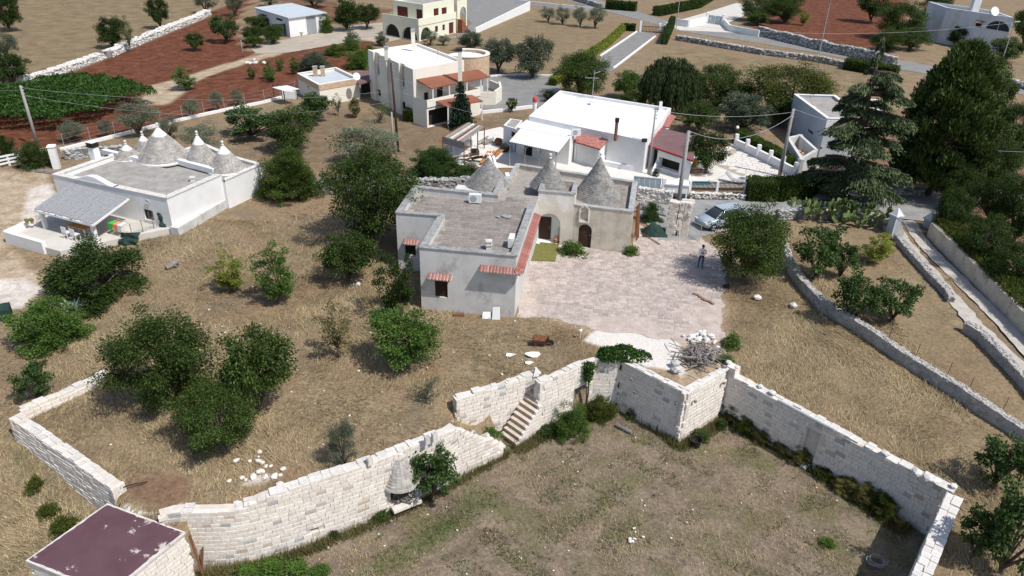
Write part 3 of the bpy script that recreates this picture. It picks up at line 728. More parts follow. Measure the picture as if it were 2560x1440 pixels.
mb = MB(); pz = po + no_ * .1; mb.obox((pz.x - do.x * .7, pz.y - do.y * .7, -2.5), (do.x * 1.4, do.y * 1.4, 0), (no_.x * .35, no_.y * .35, 0), (0, 0, .16)); obj('shelf', mb, MT['limestone'], ov)
mb = MB(); pz = po - no_ * .3; mb.obox((pz.x - do.x * .6, pz.y - do.y * .6, -2.34), (do.x * 1.2, do.y * 1.2, 0), (-no_.x * .1, -no_.y * .1, 0), (0, 0, 1.0)); obj('opening', mb, MT['dark'], ov)
mb = MB()
for i in range(14): mb.bar((pz.x + do.x * random.uniform(-.5, .5) + no_.x * .2, pz.y + do.y * random.uniform(-.5, .5) + no_.y * .2, -2.3 + random.uniform(0, .3)), (pz.x + do.x * random.uniform(-.5, .5) + no_.x * .45, pz.y + do.y * random.uniform(-.5, .5) + no_.y * .45, -2.3 + random.uniform(0, .35)), .05)
single('firewood_pile', mb, MT['deadwood'], 'small heap of firewood inside the wall oven', 'firewood')
# wall beside the steps, and the steps
wa = thing('garden_wall', 'short free-standing white block wall rising behind the stone steps', 'wall', (AL.x, AL.y, -2))
block_wall(wa, [AL, _mid(AL, AR, .3), _mid(AL, AR, .6), _mid(AL, AR, .8), AR], [-1.7, -2.3, -2.55, -2.4, -1.0], [.30, .42, .36, .50, .46], .5, ends=(True, False), jag=.1)
mb = MB(); q = _mid(AL, AR, .965); mb.add([(q.x - .16, q.y - .05, .4), (q.x + .16, q.y + .06, .4), (q.x + .1, q.y + .4, .4), (q.x - .2, q.y + .3, .4), (q.x - .05, q.y + .1, .85), (q.x + .06, q.y + .14, .82), (q.x + .02, q.y + .3, .8), (q.x - .1, q.y + .26, .84)], BOXF)
obj('finial_stone', mb, MT['limetop'], wa)
wb = thing('retaining_wall', 'white block wall with an arched niche under hanging ivy', 'wall', (BL.x, BL.y, -2.5))
_at, LB_, _ = polyline([BL, BM, BR]); s_ar = 2.85
block_wall(wb, [BL, BM, BR], -2.55, [.60, .62, .60], .5, ends=(True, False), holes=[(s_ar - .5, s_ar + .5, -2.5, -.75, 'arch')], jag=.05)
_pp, _dd, _, _ = _at(s_ar); mb = MB(); mb.obox((_pp.x - _dd.x * .5 - _dd.y * .36, _pp.y - _dd.y * .5 + _dd.x * .36, -2.5), (_dd.x, _dd.y, 0), (-_dd.y * .02, _dd.x * .02, 0), (0, 0, 1.74)); obj('niche_back', mb, MT['drycore'], wb)
st = thing('stone_steps', 'flight of worn stone steps rising from the sunken yard', 'steps', (.45, 29.6, -2.5))
s0 = Vector((.40, 29.50)); sd = (Vector((BL.x, BL.y)) - s0).normalized(); sw = Vector((-sd.y, sd.x))
nst = 11; run = (Vector((BL.x, BL.y)) - s0).length / 8.2
for i in range(nst):
 zt_ = -2.5 + .225 * (i + 1); a = s0 + sd * run * i; wdt = 1.12 if i < 8 else 1.0
 sh_ = Vector((0, 0)) if i < 8 else sw * .18
 mb = MB(); mb.obox((a.x + sh_.x, a.y + sh_.y, zt_ - .06), (sd.x * (run + .04), sd.y * (run + .04), 0), (sw.x * wdt, sw.y * wdt, 0), (0, 0, .06)); tr = obj('step', mb, MT['steptread'], st)
 mb = MB(); mb.obox((a.x + sh_.x + sd.x * .05, a.y + sh_.y + sd.y * .05, -2.7), (sd.x * run, sd.y * run, 0), (sw.x * wdt, sw.y * wdt, 0), (0, 0, zt_ - .06 + 2.7)); obj('riser', mb, MT['ochre'], tr)
flank = []
for i in range(8):
 z = -2.5; a = s0 + sd * run * (i + .5)
 while z < -2.5 + .225 * (i + 1) - .16:
  c = a - sw * .03; flank.append(((c.x, c.y, z + .11), math.atan2(sd.y, sd.x), (run * 1.02, .12, .21))); z += .225
emit_blocks(st, flank, MT['limestone'])
# bastion
ba = thing('bastion_wall', 'tall pointed white block bastion retaining the paved court', 'wall', (BAST[1].x, BAST[1].y, -2.5))
b0, b1, b2 = [Vector((p.x, p.y)) for p in BAST]
cen = (b0 + b1 + b2) / 3
def outw(p, k): d = (p - cen).normalized(); return p + d * k
block_wall(ba, [outw(b0, .0), outw(b1, .12)], -2.55, [.62, .62], .5, jag=.03, batter=.1, limit=200)
block_wall(ba, [outw(b1, .12), outw(b2, .05)], -2.55, [.62, .64], .5, jag=.03, batter=.1, alt=None, limit=200)
for (px, py, z) in ((1600, 935, -.1), (1700, 1003, -.2), (1742, 1008, -.1), (1810, 960, 0), (1598, 975, -.8)):
 f0, f1 = (outw(b0, 0), outw(b1, .12)) if px < 1716 else (outw(b1, .12), outw(b2, .05))
 q = P(px, py, z); d = (f1 - f0).normalized(); t = (Vector((q.x, q.y)) - f0).dot(d); c = f0 + d * t; n = Vector((d.y, -d.x))
 mb = MB(); mb.obox((c.x - d.x * .07, c.y - d.y * .07, z), (d.x * .14, d.y * .14, 0), (n.x * .12, n.y * .12, 0), (0, 0, .1)); obj('putlog_stub', mb, MT['drycore'], ba)
# right wall, pier, return wall
rw = thing('retaining_wall', 'long straight white block wall edging the sunken yard beside the dry field', 'wall', (RW[0].x, RW[0].y, -2.5))
rl = [Vector((RW[0].x - .12, RW[0].y - .1))] + [Vector((_mid(RW[0], RW[1], t).x - .1, _mid(RW[0], RW[1], t).y - .1)) for t in (.25, .5, .75, 1)]
_, LR, _ = polyline(rl)
block_wall(rw, rl, -2.55, [.30, .22, .24, .18, .22], .62, jag=.1, holes=[(LR * .415, LR * .475, -2.5, -.3, 'shallow')])
mb = MB(); mb.box((RW[0].x + .1, RW[0].y + .2, -2.6), (.55, .5, 3.35), math.atan2(_rd.y, _rd.x)); obj('pier', mb, MT['limestone'], rw)
rt = thing('retaining_wall', 'narrow white block return wall casting a dark shadow into the yard corner', 'wall', (RR[0].x, RR[0].y, -2.5))
c0 = Vector((RW[1].x - .25, RW[1].y - .05)); q_ = Vector((_qd.x, _qd.y))
block_wall(rt, [c0, c0 + q_ * 6, c0 + q_ * 12], -2.55, .22, .75, jag=.08, limit=250)
# loose stones on the wall tops
rr_ = random.Random(5)
for (px, py, z, s) in ((1900, 968, .3, .34), (1930, 985, .3, .4), (2212, 1137, .28, .42), (2290, 1185, .28, .5), (2318, 1200, .28, .5), (2336, 1206, .28, .45), (2384, 1218, .28, .3), (1822, 910, .95, .35), (1842, 920, .95, .3)):
 p = P(px, py, z); mb = MB(); mb.rock((p.x, p.y, z), (s * 1.2, s, s * .6), rr_.random() * 50, rr_.random() * 3)
 single('loose_stone', mb, MT['limetop'], 'loose weathered stone lying on top of the long straight white wall', 'stone', 'loose stones on the straight yard wall')
p0, p1 = P(1944, 1003, .3), P(2085, 1078, .28)
mb = MB(); mb.tube([(p0.x, p0.y, .36), (p1.x, p1.y, .34)], .07, 8); single('pipe', mb, MT['greymetal'], 'long grey pipe resting along the top of the straight yard wall', 'pipe')
# left wall
lw = thing('boundary_wall', 'pale rubble faced wall closing the orchard terrace behind the shed', 'wall', (LW[0].x, LW[0].y, -1))
ll = [Vector((p.x - .05, p.y - .05)) for p in (LW[0], _mid(LW[0], LW[1], .33), _mid(LW[0], LW[1], .66), LW[1])]
block_wall(lw, ll, [hf(q.x - .4, q.y - .5) - .1 for q in ll], [.55, .42, .28, .12], .6, ends=(True, True), jag=.06, alt=None, ch=.17, ln=(.2, .5), proud=.03)
l2 = [Vector(XY(66, 1048, 0)), Vector(XY(104, 1030, 0)), Vector(XY(180, 997, 0)), Vector(XY(268, 955, 0))]
lw2 = thing('boundary_wall', 'low sunlit white stone wall running back under the walnut tree', 'wall', (l2[0].x, l2[0].y, 0))
block_wall(lw2, l2, -.15, [.55, .50, .40, .40], .5, jag=.05, alt=None)
# shed with maroon roof
S0, S1, S2 = [Vector((p.x, p.y)) for p in SHED]; S3 = S1 + (S2 - S0)
shd = thing('stone_shed', 'flat roofed white stone shed with peeling maroon roof coating', 'shed', (S2.x, S2.y, -3))
cenS = (S0 + S1 + S2 + S3) / 4
for a, b, lim in ((S2, S3, 60), (S3, S1, 300)):
 block_wall(shd, [a, b], -3.05, -.32, .4, jag=0, batter=.03, alt=None, cope=False, limit=lim)
mb = MB(); mb.prism([cenS + (p - cenS) * .965 for p in (S0, S2, S3, S1)], -3.1, -.36); obj('body', mb, MT['limecore'], shd)
ins = [cenS + (p - cenS) * .985 for p in (S0, S2, S3, S1)]
mb = MB(); mb.prism([cenS + (p - cenS) * 1.012 for p in (S0, S2, S3, S1)], -.36, -.27); obj('roof_slab', mb, MT['limetop'], shd)
mb = MB(); N = 22; edge = []
loop = []
for a, b in zip(ins, ins[1:] + ins[:1]): loop += [a + (b - a) * (i / N) for i in range(N)]
loop = [p + (cenS - p).normalized() * (.03 + .09 * abs(noise.noise(Vector((p.x * 2.3, p.y * 2.3, 4))))) for p in loop]
mb.prism(loop, -.27, -.255); obj('roof_coating', mb, MT['maroon'], shd)
mb = MB(); e = P(505, 1432, -3); mb.tube([(e.x, e.y, -3), (e.x + .15, e.y + .25, -1.75)], .045, 7); single('iron_bar', mb, MT['rust'], 'short rusty pole leaning at the foot of the curved wall', 'pole')
mb = MB(); e = S1 + Vector((.12, .05)); mb.tube([(e.x, e.y, -.5), (e.x + .25, e.y - .15, -3)], .05, 7); obj('downpipe', mb, MT['rust'], shd)
# hollow blocks on the wall top
for (px, py, z, lab) in ((925, 1158, .5, 'hollow grey concrete block standing on the curved wall'), (1086, 1096, .75, 'two leaning concrete blocks on the curved wall near the oven')):
 p = P(px, py, z); mb = MB(); rz = math.atan2(do.y, do.x); k = 1 if px < 1000 else 2
 for i in range(k):
  for (dx, dy, sx, sy) in ((-.1, 0, .03, .2), (.1, 0, .03, .2), (0, -.085, .2, .03), (0, .085, .2, .03), (0, 0, .2, .03)):
   c, s = math.cos(rz), math.sin(rz); mb.box((p.x + (dx * c - dy * s) - i * .3, p.y + dx * s + dy * c - i * .25, z - .08), (sx, sy, .4), rz)
 single('concrete_block', mb, MT['limetop'], lab, 'block')
# ------------------------------------------------------------------ building helpers
def V2(p): return Vector((p[0], p[1]))
def wall_hit(p0, p1, px, py):
 p0, p1 = V2(p0), V2(p1); d = (p1 - p0).normalized(); n = Vector((-d.y, d.x)); r = ray(px, py)
 t = (p0 - Vector((CAM.x, CAM.y))).dot(n) / Vector((r.x, r.y)).dot(n); q = CAM + r * t
 return (Vector((q.x, q.y)) - p0).dot(d), q.z
def arch_pts(u0, u1, w0, w1, k=10):
 r = (u1 - u0) / 2; hh = min(r, w1 - w0); c = (u0 + u1) / 2
 return [(u0, w0), (u1, w0)] + [(c + r * math.cos(math.pi * i / k), w1 - hh + hh * math.sin(math.pi * i / k)) for i in range(k + 1)]
def facade(mb, p0, p1, z0, za, zb, holes=(), reveal=.16, rmb=None):
 """wall face from p0 to p1, outside on the right-hand side; holes: (u0,u1,w0,w1,shape)"""
 p0, p1 = V2(p0), V2(p1); d = (p1 - p0); L = d.length; d.normalize(); n = Vector((d.y, -d.x))
 outer = [(0, z0), (L, z0), (L, zb), (0, za)]; loops = [outer]
 for h in holes:
  loops.append(arch_pts(*h[:4]) if len(h) > 4 and h[4] == 'arch' else [(h[0], h[2]), (h[1], h[2]), (h[1], h[3]), (h[0], h[3])])
 tr = geometry.tessellate_polygon([[Vector((a, b, 0)) for a, b in lp] for lp in loops])
 flat = [q for lp in loops for q in lp]
 def w3(q, dep=0.0): return (p0.x + d.x * q[0] - n.x * dep, p0.y + d.y * q[0] - n.y * dep, q[1])
 fs = []
 for t in tr:
  a, b, c = [flat[i] for i in t]; ar = (b[0] - a[0]) * (c[1] - a[1]) - (b[1] - a[1]) * (c[0] - a[0]); fs.append(tuple(t) if ar > 0 else tuple(t[::-1]))
 mb.add([w3(q) for q in flat], fs)
 for lp, h in zip(loops[1:], holes):
  rv = h[5] if len(h) > 5 else reveal; m = len(lp); tgt = rmb if (rmb is not None and len(h) > 6) else mb
  tgt.add([w3(q) for q in lp] + [w3(q, rv) for q in lp], [(i, i + m, (i + 1) % m + m, (i + 1) % m) for i in range(m)])
def opening(root, p0, p1, h, style, mat=None, dep=.14, name=None):
 """what fills a hole in a wall: window, door, shutter, dark"""
 p0, p1 = V2(p0), V2(p1); d = (p1 - p0).normalized(); n = Vector((d.y, -d.x)); u0, u1, w0, w1 = h[:4]
 dep = (h[5] if len(h) > 5 else dep + .02) - .02
 def bx(mb, a, b, c, e, d0, th):
  o = p0 + d * a - n * (d0); mb.obox((o.x, o.y, c), (d.x * (b - a), d.y * (b - a), 0), (-n.x * th, -n.y * th, 0), (0, 0, e - c))
 if style == 'window':
  mb = MB(); bx(mb, u0, u1, w0, w1, dep, .03); wn = obj(name or 'window', mb, MT['glass'], root)
  fm = MB(); f = .07
  for (a, b, c, e) in ((u0, u1, w0, w0 + f), (u0, u1, w1 - f, w1), (u0, u0 + f, w0 + f, w1 - f), (u1 - f, u1, w0 + f, w1 - f), ((u0 + u1) / 2 - f / 2, (u0 + u1) / 2 + f / 2, w0 + f, w1 - f)): bx(fm, a, b, c, e, dep - .05, .045)
  obj('frame', fm, mat or MT['whiteplastic'], wn)
  sl_ = MB(); bx(sl_, u0 - .06, u1 + .06, w0 - .06, w0 - .002, -.06, .12); obj('sill', sl_, MT['limetop'], wn); return wn
 if style in ('door', 'shutter'):
  mb = MB(); bx(mb, u0, u1, w0, w1, dep, .03); dr = obj(name or ('door' if style == 'door' else 'shutter'), mb, mat or MT['darkwood'], root)
  pl = MB(); k = max(2, int((u1 - u0) / .16)) if style == 'door' else 2
  for i in range(k):
   a = u0 + (u1 - u0) * i / k + .012; b = u0 + (u1 - u0) * (i + 1) / k - .012
   if style == 'door': bx(pl, a, b, w0 + .02, w1 - .02, dep - .025, .024)
   else:
    z = w0 + .04
    while z < w1 - .07: bx(pl, a + .02, b - .02, z, z + .05, dep - .03, .03); z += .085
  obj('board' if style == 'door' else 'slat', pl, mat or MT['darkwood'], dr)
  if style == 'door':
   hb = MB(); bx(hb, u1 - .14, u1 - .1, w0 + .95, w0 + 1.05, dep - .06, .035); obj('handle', hb, MT['greymetal'], dr)
  return dr
 if style == 'roller':
  mb = MB(); bx(mb, u0, u1, w0, w1, dep, .03); dr = obj('roller_shutter', mb, mat or MT['metalroof'], root); pl = MB(); z = w0 + .03
  while z < w1 - .1: bx(pl, u0 + .02, u1 - .02, z, z + .12, dep - .03, .03); z += .16
  obj('slat', pl, mat or MT['whiteplastic'], dr); return dr
 mb = MB(); bx(mb, u0, u1, w0, w1, dep, .03); return obj(name or 'opening', mb, mat or MT['dark'], root)
def inset(poly, w):
 n = len(poly); out = []
 for i in range(n):
  a, b, c = V2(poly[i - 1]), V2(poly[i]), V2(poly[(i + 1) % n])
  d1 = (b - a).normalized(); d2 = (c - b).normalized(); n1 = Vector((-d1.y, d1.x)); n2 = Vector((-d2.y, d2.x))
  m = n1 + n2; k = m.dot(n1); out.append(b + m * (w / max(.25, k)))
 return out
def flat_house(root, poly, zt, z0, ph, pw, wall, roofm, cope=None, ops=None, skip=(), nowall=(), copeh=.07):
 """poly anticlockwise; ops: {edge: [(pxL,pyT,pxR,pyB,style,mat,shape)]}; skip: edges without parapet"""
 n = len(poly); zt = list(zt) if hasattr(zt, '__len__') else [zt] * n; zr = [z - ph for z in zt]; ins_ = inset(poly, pw); wm = MB(); pm = MB(); cm = MB()
 todo = []
 for i in range(n):
  j = (i + 1) % n
  if i in nowall: continue
  hs = []
  for op in (ops or {}).get(i, []):
   uA, zA = wall_hit(poly[i], poly[j], op[0], op[1]); uB, zB = wall_hit(poly[i], poly[j], op[2], op[3])
   L = (V2(poly[j]) - V2(poly[i])).length
   u0, u1 = sorted((uA, uB)); w0, w1 = sorted((zA, zB))
   h = [clamp(u0, .05, L - .1), clamp(u1, .1, L - .05), max(z0 + .06, w0), min(w1, min(zt[i], zt[j]) - .08)] + ([op[6]] if len(op) > 6 else ['rect'])
   hs.append(h); todo.append((poly[i], poly[j], h, op[4], op[5] if len(op) > 5 else None))
  if i in skip: facade(wm, poly[i], poly[j], z0, zr[i], zr[j], hs)
  else:
   facade(wm, poly[i], poly[j], z0, zt[i], zt[j], hs)
   a, b, c, e = poly[i], poly[j], ins_[j], ins_[i]
   pm.add([(e[0], e[1], zt[i]), (c[0], c[1], zt[j]), (c[0], c[1], zr[j]), (e[0], e[1], zr[i]), (a[0], a[1], zt[i]), (b[0], b[1], zt[j])], [(0, 1, 2, 3), (4, 5, 1, 0)] if not cope else [(0, 1, 2, 3)])
   if cope:
    d = (V2(b) - V2(a)).normalized(); q = Vector((d.y, -d.x)) * .05; k = -q
    vs = [(a[0] + q.x, a[1] + q.y), (b[0] + q.x, b[1] + q.y), (c[0] + k.x, c[1] + k.y), (e[0] + k.x, e[1] + k.y)]; zz = [zt[i], zt[j], zt[j], zt[i]]
    cm.add([(v[0], v[1], z - .002) for v, z in zip(vs, zz)] + [(v[0], v[1], z + copeh) for v, z in zip(vs, zz)], BOXF)
 obj('wall', wm, wall, root)
 if pm.v: obj('parapet', pm, wall, root)
 if cm.v: obj('coping', cm, cope, root)
 rm = MB(); rm.add([(p[0], p[1], z) for p, z in zip(ins_ if not skip else poly, zr)], tess(ins_ if not skip else poly)); rf = obj('roof', rm, roofm, root)
 for t in todo: opening(root, *t[:4], mat=t[4])
 return rf
def trullo(root, c, r, z0, z1, mat, courses, tip=0.0, finial=True, name='cone_roof', base=0.0, concave=.0):
 """cone of corbelled stone courses"""
 H = z1 - z0; mb = MB(); prof = lambda t: r * ((1 - t) ** (1 + concave)) * (1 - .0) + .05
 top = 1 - tip; rr = random.Random(int(c[0] * 100))
 for i in range(courses):
  t0 = top * i / courses; t1 = top * (i + 1) / courses; ro = prof(t0); k = max(9, int(2 * math.pi * ro / .27)); a = rr.random() * 6
  for j in range(k):
   da = 2 * math.pi / k; a0 = a + da * j; a1 = a0 + da * rr.uniform(.9, .985); rj = ro + rr.uniform(-.006, .016); rin = max(0.01, prof(t1) - .10); zt = z0 + H * t1 + rr.uniform(-.012, .004)
   vs = []
   for zz, ro_ in ((z0 + H * t0, rj), (zt, rj - .12 * (prof(t0) - prof(t1)))):
    for (aa, q) in ((a0, rin), (a0, ro_), (a1, ro_), (a1, rin)): vs.append((c[0] + q * math.cos(aa), c[1] + q * math.sin(aa), zz))
   mb.add(vs, BOXF)
 cone = obj(name, mb, mat, root, 'stuff')
 mb = MB(); mb.lathe((c[0], c[1], z0), [(prof(t) - .07, H * t) for t in np.linspace(0, top, 8)], 28); obj('cone_core', mb, MT['drycore'], cone)
 if tip:
  mb = MB(); mb.lathe((c[0], c[1], z0), [(prof(t) + .02, H * t) for t in np.linspace(top - .01, 1, 7)], 26); obj('whitewashed_tip', mb, MT['whitewash'], root, None, True)
 if finial:
  mb = MB(); s = .8 if tip else .9
  mb.lathe((c[0], c[1], z1 - .06), [(q * s, z * s) for q, z in ((.07, 0), (.08, .1), (.16, .13), (.16, .18), (.06, .22), (.06, .26), (.12, .33), (.145, .42), (.11, .51), (.03, .56))], 14); obj('pinnacle', mb, MT['limetop'], root, None, True)
 if base:
  mb = MB(); mb.lathe((c[0], c[1], z0 - base), [(r + .10, 0), (r + .10, base - .05), (r + .03, base + .03), (r - .1, base + .03)], 32); obj('base_ring', mb, MT['whitewash'], root, None, True)
def ac_unit(p, rz, label):
 t = thing('air_conditioner', label, 'air conditioner', p)
 c, s = math.cos(rz), math.sin(rz); f = Vector((s, -c))
 mb = MB(); mb.box((p[0], p[1], p[2] + .08), (.85, .32, .6), rz); obj('case', mb, MT['whiteplastic'], t)
 mb = MB();
 for k in (-.3, .3): mb.box((p[0] + c * k, p[1] + s * k, p[2] - .02), (.06, .34, .1), rz)
 obj('foot', mb, MT['greymetal'], t)
 g = MB(); ctr = Vector((p[0] - c * .12 + f.x * .165, p[1] - s * .12 + f.y * .165, p[2] + .38)); R_ = Matrix((Vector((c, s, 0)), Vector((0, 0, 1)), Vector((f.x, f.y, 0)))).transposed()
 vs = [ctr + R_ @ Vector((.235 * math.cos(a), .235 * math.sin(a), .004)) for a in np.linspace(0, 2 * math.pi, 21)[:-1]]; g.add(vs, [tuple(range(20))]); obj('fan_grille', g, MT['greymetal'], t)
 return t
def tile_awning(root, p0, p1, z, out=.42, drop=.16, pitch=.19, name='tile_canopy'):
 """row of clay tiles on a thin slab; outside right-hand side of p0->p1"""
 p0, p1 = V2(p0), V2(p1); d = (p1 - p0); L = d.length; d.normalize(); n = Vector((d.y, -d.x)); m = MB()
 m.add([(p0.x, p0.y, z), (p1.x, p1.y, z), (p1.x + n.x * out, p1.y + n.y * out, z - drop), (p0.x + n.x * out, p0.y + n.y * out, z - drop), (p0.x, p0.y, z - .08), (p1.x, p1.y, z - .08), (p1.x + n.x * out, p1.y + n.y * out, z - drop - .06), (p0.x + n.x * out, p0.y + n.y * out, z - drop - .06)], [(3, 2, 1, 0), (4, 5, 6, 7), (0, 1, 5, 4), (2, 3, 7, 6), (0, 4, 7, 3), (1, 2, 6, 5)])
 base = obj(name, m, MT['limecore'], root); k = max(2, int(L / pitch)); me = None
 tm = MB(); r = pitch * .46; vs = []
 for a_, rr in ((0.0, r), (1.0, r * .9)):
  for i in range(7):
   th = math.pi * i / 6; vs.append((rr * math.cos(th), -a_, rr * .75 * math.sin(th)))
 tm.add(vs, [(i, i + 1, i + 8, i + 7) for i in range(6)]); me = tm.mesh('roof_tile'); me.materials.append(MT['tile'])
 for i in range(k):
  c = p0 + d * (L * (i + .5) / k); o = bpy.data.objects.new('roof_tile', me); COL.objects.link(o); o.parent = base; o.matrix_parent_inverse = pinv(base)
  o.location = (c.x, c.y, z + .012); o.rotation_euler = (math.atan2(drop, out), 0, math.atan2(d.y, d.x)); o.scale = (1, math.hypot(out, drop) + .04, 1)
 return base
def dish(root, p, rz, r=.45):
 mb = MB(); R_ = Matrix.Rotation(rz, 3, 'Z') @ Matrix.Rotation(math.radians(65), 3, 'X'); vs = [Vector((p[0], p[1], p[2])) + R_ @ Vector((0, 0, -.1))]; fs = []
 for i in range(16): a = 2 * math.pi * i / 16; vs.append(Vector(p) + R_ @ Vector((r * math.cos(a), r * math.sin(a), 0)))
 fs = [(0, i + 1, (i + 1) % 16 + 1) for i in range(16)]; mb.add(vs, fs); mb.tube([p, (p[0], p[1], p[2] - r - .3)], .03, 6); return obj('satellite_dish', mb, MT['whiteplastic'], root)
def corrugated(mb, c00, c10, c11, c01, n, amp=.03):
 """c00-c10 runs across the ribs"""
 a, b, c, d = [Vector(q) for q in (c00, c10, c11, c01)]; vs = []
 for i in range(2 * n + 1):
  t = i / (2 * n); up = amp if i % 2 else 0
  vs += [a + (b - a) * t + Vector((0, 0, up)), d + (c - d) * t + Vector((0, 0, up))]
 mb.add(vs, [(2 * i, 2 * i + 2, 2 * i + 3, 2 * i + 1) for i in range(2 * n)])
 k = len(mb.v); mb.add([q - Vector((0, 0, .05)) for q in (a, b, c, d)], [(3, 2, 1, 0)])
def slabs(root, poly, z, frame_o, fu, size, mat, gap=.03, th=.02, skipf=None, limit=300, name='slab', jit=.25, rest='paving'):
 """rows of stone slabs laid inside a polygon"""
 u = Vector(fu); v = Vector((-u.y, u.x)); o = V2(frame_o); pts = [((V2(p) - o).dot(u), (V2(p) - o).dot(v)) for p in poly]
 u0, u1 = min(p[0] for p in pts), max(p[0] for p in pts); v0, v1 = min(p[1] for p in pts), max(p[1] for p in pts); ang = math.atan2(u.y, u.x); specs = []; b = v0
 while b < v1:
  hgt = size[1] * random.uniform(.85, 1.15); a = u0 - random.random() * size[0]
  while a < u1:
   ln_ = size[0] * random.uniform(1 - jit, 1 + jit); c = o + u * (a + ln_ / 2) + v * (b + hgt / 2)
   ok = all(inpoly(*(o + u * (a + ln_ * fx) + v * (b + hgt * fy)), poly) for fx in (.03, .97) for fy in (.03, .97))
   if ok and not (skipf and skipf(c.x, c.y)):
    specs.append(((c.x, c.y, z + random.uniform(-.006, .006)), ang + random.uniform(-.012, .012), (ln_ - gap, hgt - gap, th)))
   a += ln_
  b += hgt
 emit_flat(root, specs, mat, name, rest, limit)
FLAT = None
def emit_flat(root, specs, mat, name, rest, limit=300):
 """paving slabs: bevelled low boxes"""
 k = .9; vs = [(x * .5, y * .5, -.5) for x, y in ((-1, -1), (1, -1), (1, 1), (-1, 1))] + [(x * .5, y * .5, .1) for x, y in ((-1, -1), (1, -1), (1, 1), (-1, 1))] + [(x * .47, y * .46, .5) for x, y in ((-1, -1), (1, -1), (1, 1), (-1, 1))]
 fs = [(8, 9, 10, 11)] + [(4 + i, 4 + (i + 1) % 4, 8 + (i + 1) % 4, 8 + i) for i in range(4)] + [(i, (i + 1) % 4, 4 + (i + 1) % 4, 4 + i) for i in range(4)]
 me = bpy.data.meshes.new(name); me.from_pydata(vs, [], fs); me.materials.append(mat)
 sc_ = sorted(range(len(specs)), key=lambda i: -specs[i][2][0] * specs[i][2][1] / mpp(specs[i][0]) ** 2); sel = set(sc_[:limit])
 inv = pinv(root); jm = MB()
 for i, (c, a, d) in enumerate(specs):
  if i in sel:
   o = bpy.data.objects.new(name, me); COL.objects.link(o); o.parent = root; o.matrix_parent_inverse = inv; o.location = Vector(c); o.rotation_euler = (0, 0, a); o.scale = d
  else:
   ca, sa = math.cos(a), math.sin(a); jm.add([(c[0] + x * d[0] * ca - y * d[1] * sa, c[1] + x * d[0] * sa + y * d[1] * ca, c[2] + zz * d[2]) for x, y, zz in vs], fs)
 if jm.v: obj(rest, jm, mat, root, 'stuff')
# ------------------------------------------------------------------ main trullo house
HA = V2(P(1048.4, 620, 4.1)); HU = (V2(P(1290.9, 642, 4.1)) - HA).normalized(); HV = Vector((-HU.y, HU.x))
def hfm(u, v): return HA + HU * u + HV * v
mh = thing('trullo_house', 'old grey stone house with three grey cones and an L shaped flat roof', 'house', (*hfm(3, 5), 0))
Lp = [hfm(0, 0), hfm(5.82, 0), hfm(5.82, 8.4), hfm(5.82, 11.0), hfm(2.85, 11.0), hfm(2.85, 9.65), hfm(-3.05, 9.95), hfm(-2.9, 4.85), hfm(-.02, 4.9)]
LR1 = flat_house(mh, Lp, 4.1, -.25, .42, .33, MT['greyplaster'], MT['roofjoint'], MT['coping'], skip=(2, 3, 4), ops={0: [(1086, 698, 1119.5, 745, 'shutter')], 7: [(1012, 612, 1040, 640, 'dark')]})
slabs(LR1, inset(Lp, .36), 3.695, HA, HU, (.52, .40), MT['roofslab'], .032, .03, limit=300)
rb0 = V2(P(1583, 531, 3.2)); rb1 = V2(P(1593, 454, 3.25)); rb2 = V2(P(1291, 407, 3.4))
Rp = [hfm(5.82, 11.0), hfm(8.4, 11.0), rb0, rb1, rb2, hfm(2.85, 12.3), hfm(2.85, 11.0)]
facR = (hfm(8.4, 11.0), rb0)
uo, zo = wall_hit(*facR, 1460, 520)
LR2 = flat_house(mh, Rp, [3.2, 3.2, 3.2, 3.22, 3.3, 3.3, 3.3], -.25, .36, .32, MT['tufa'], MT['roofjoint'], MT['coping'], skip=(0, 6), nowall=(0, 6), ops={1: [(1447.5, 559, 1476, 621, 'door', None, 'arch'), (1450, 528, 1470, 551, 'dark', MT['tufa'], 'arch')]})
slabs(LR2, inset(Rp, .36), 2.865, HA, HU, (.52, .40), MT['roofslab'], .032, .03, limit=200)
# niche surround with pointed head
uA, zA = wall_hit(*facR, 1449, 552); uB, zB = wall_hit(*facR, 1473, 524); d_ = (facR[1] - facR[0]).normalized(); n_ = Vector((d_.y, -d_.x)); mb = MB()
def fp(u, z, o=.0): q = facR[0] + d_ * u + n_ * o; return (q.x, q.y, z)
for a, b in ((fp(uA - .05, zA - .04, .05), fp(uB + .05, zA - .04, .05)), (fp(uA - .02, zA, .04), fp(uA - .02, zB, .04)), (fp(uB + .02, zA, .04), fp(uB + .02, zB, .04)), (fp(uA - .02, zB, .04), fp((uA + uB) / 2, zB + .32, .04)), (fp((uA + uB) / 2, zB + .32, .04), fp(uB + .02, zB, .04))): mb.bar(a, b, .1, .1)
obj('niche_frame', mb, MT['limetop'], mh)
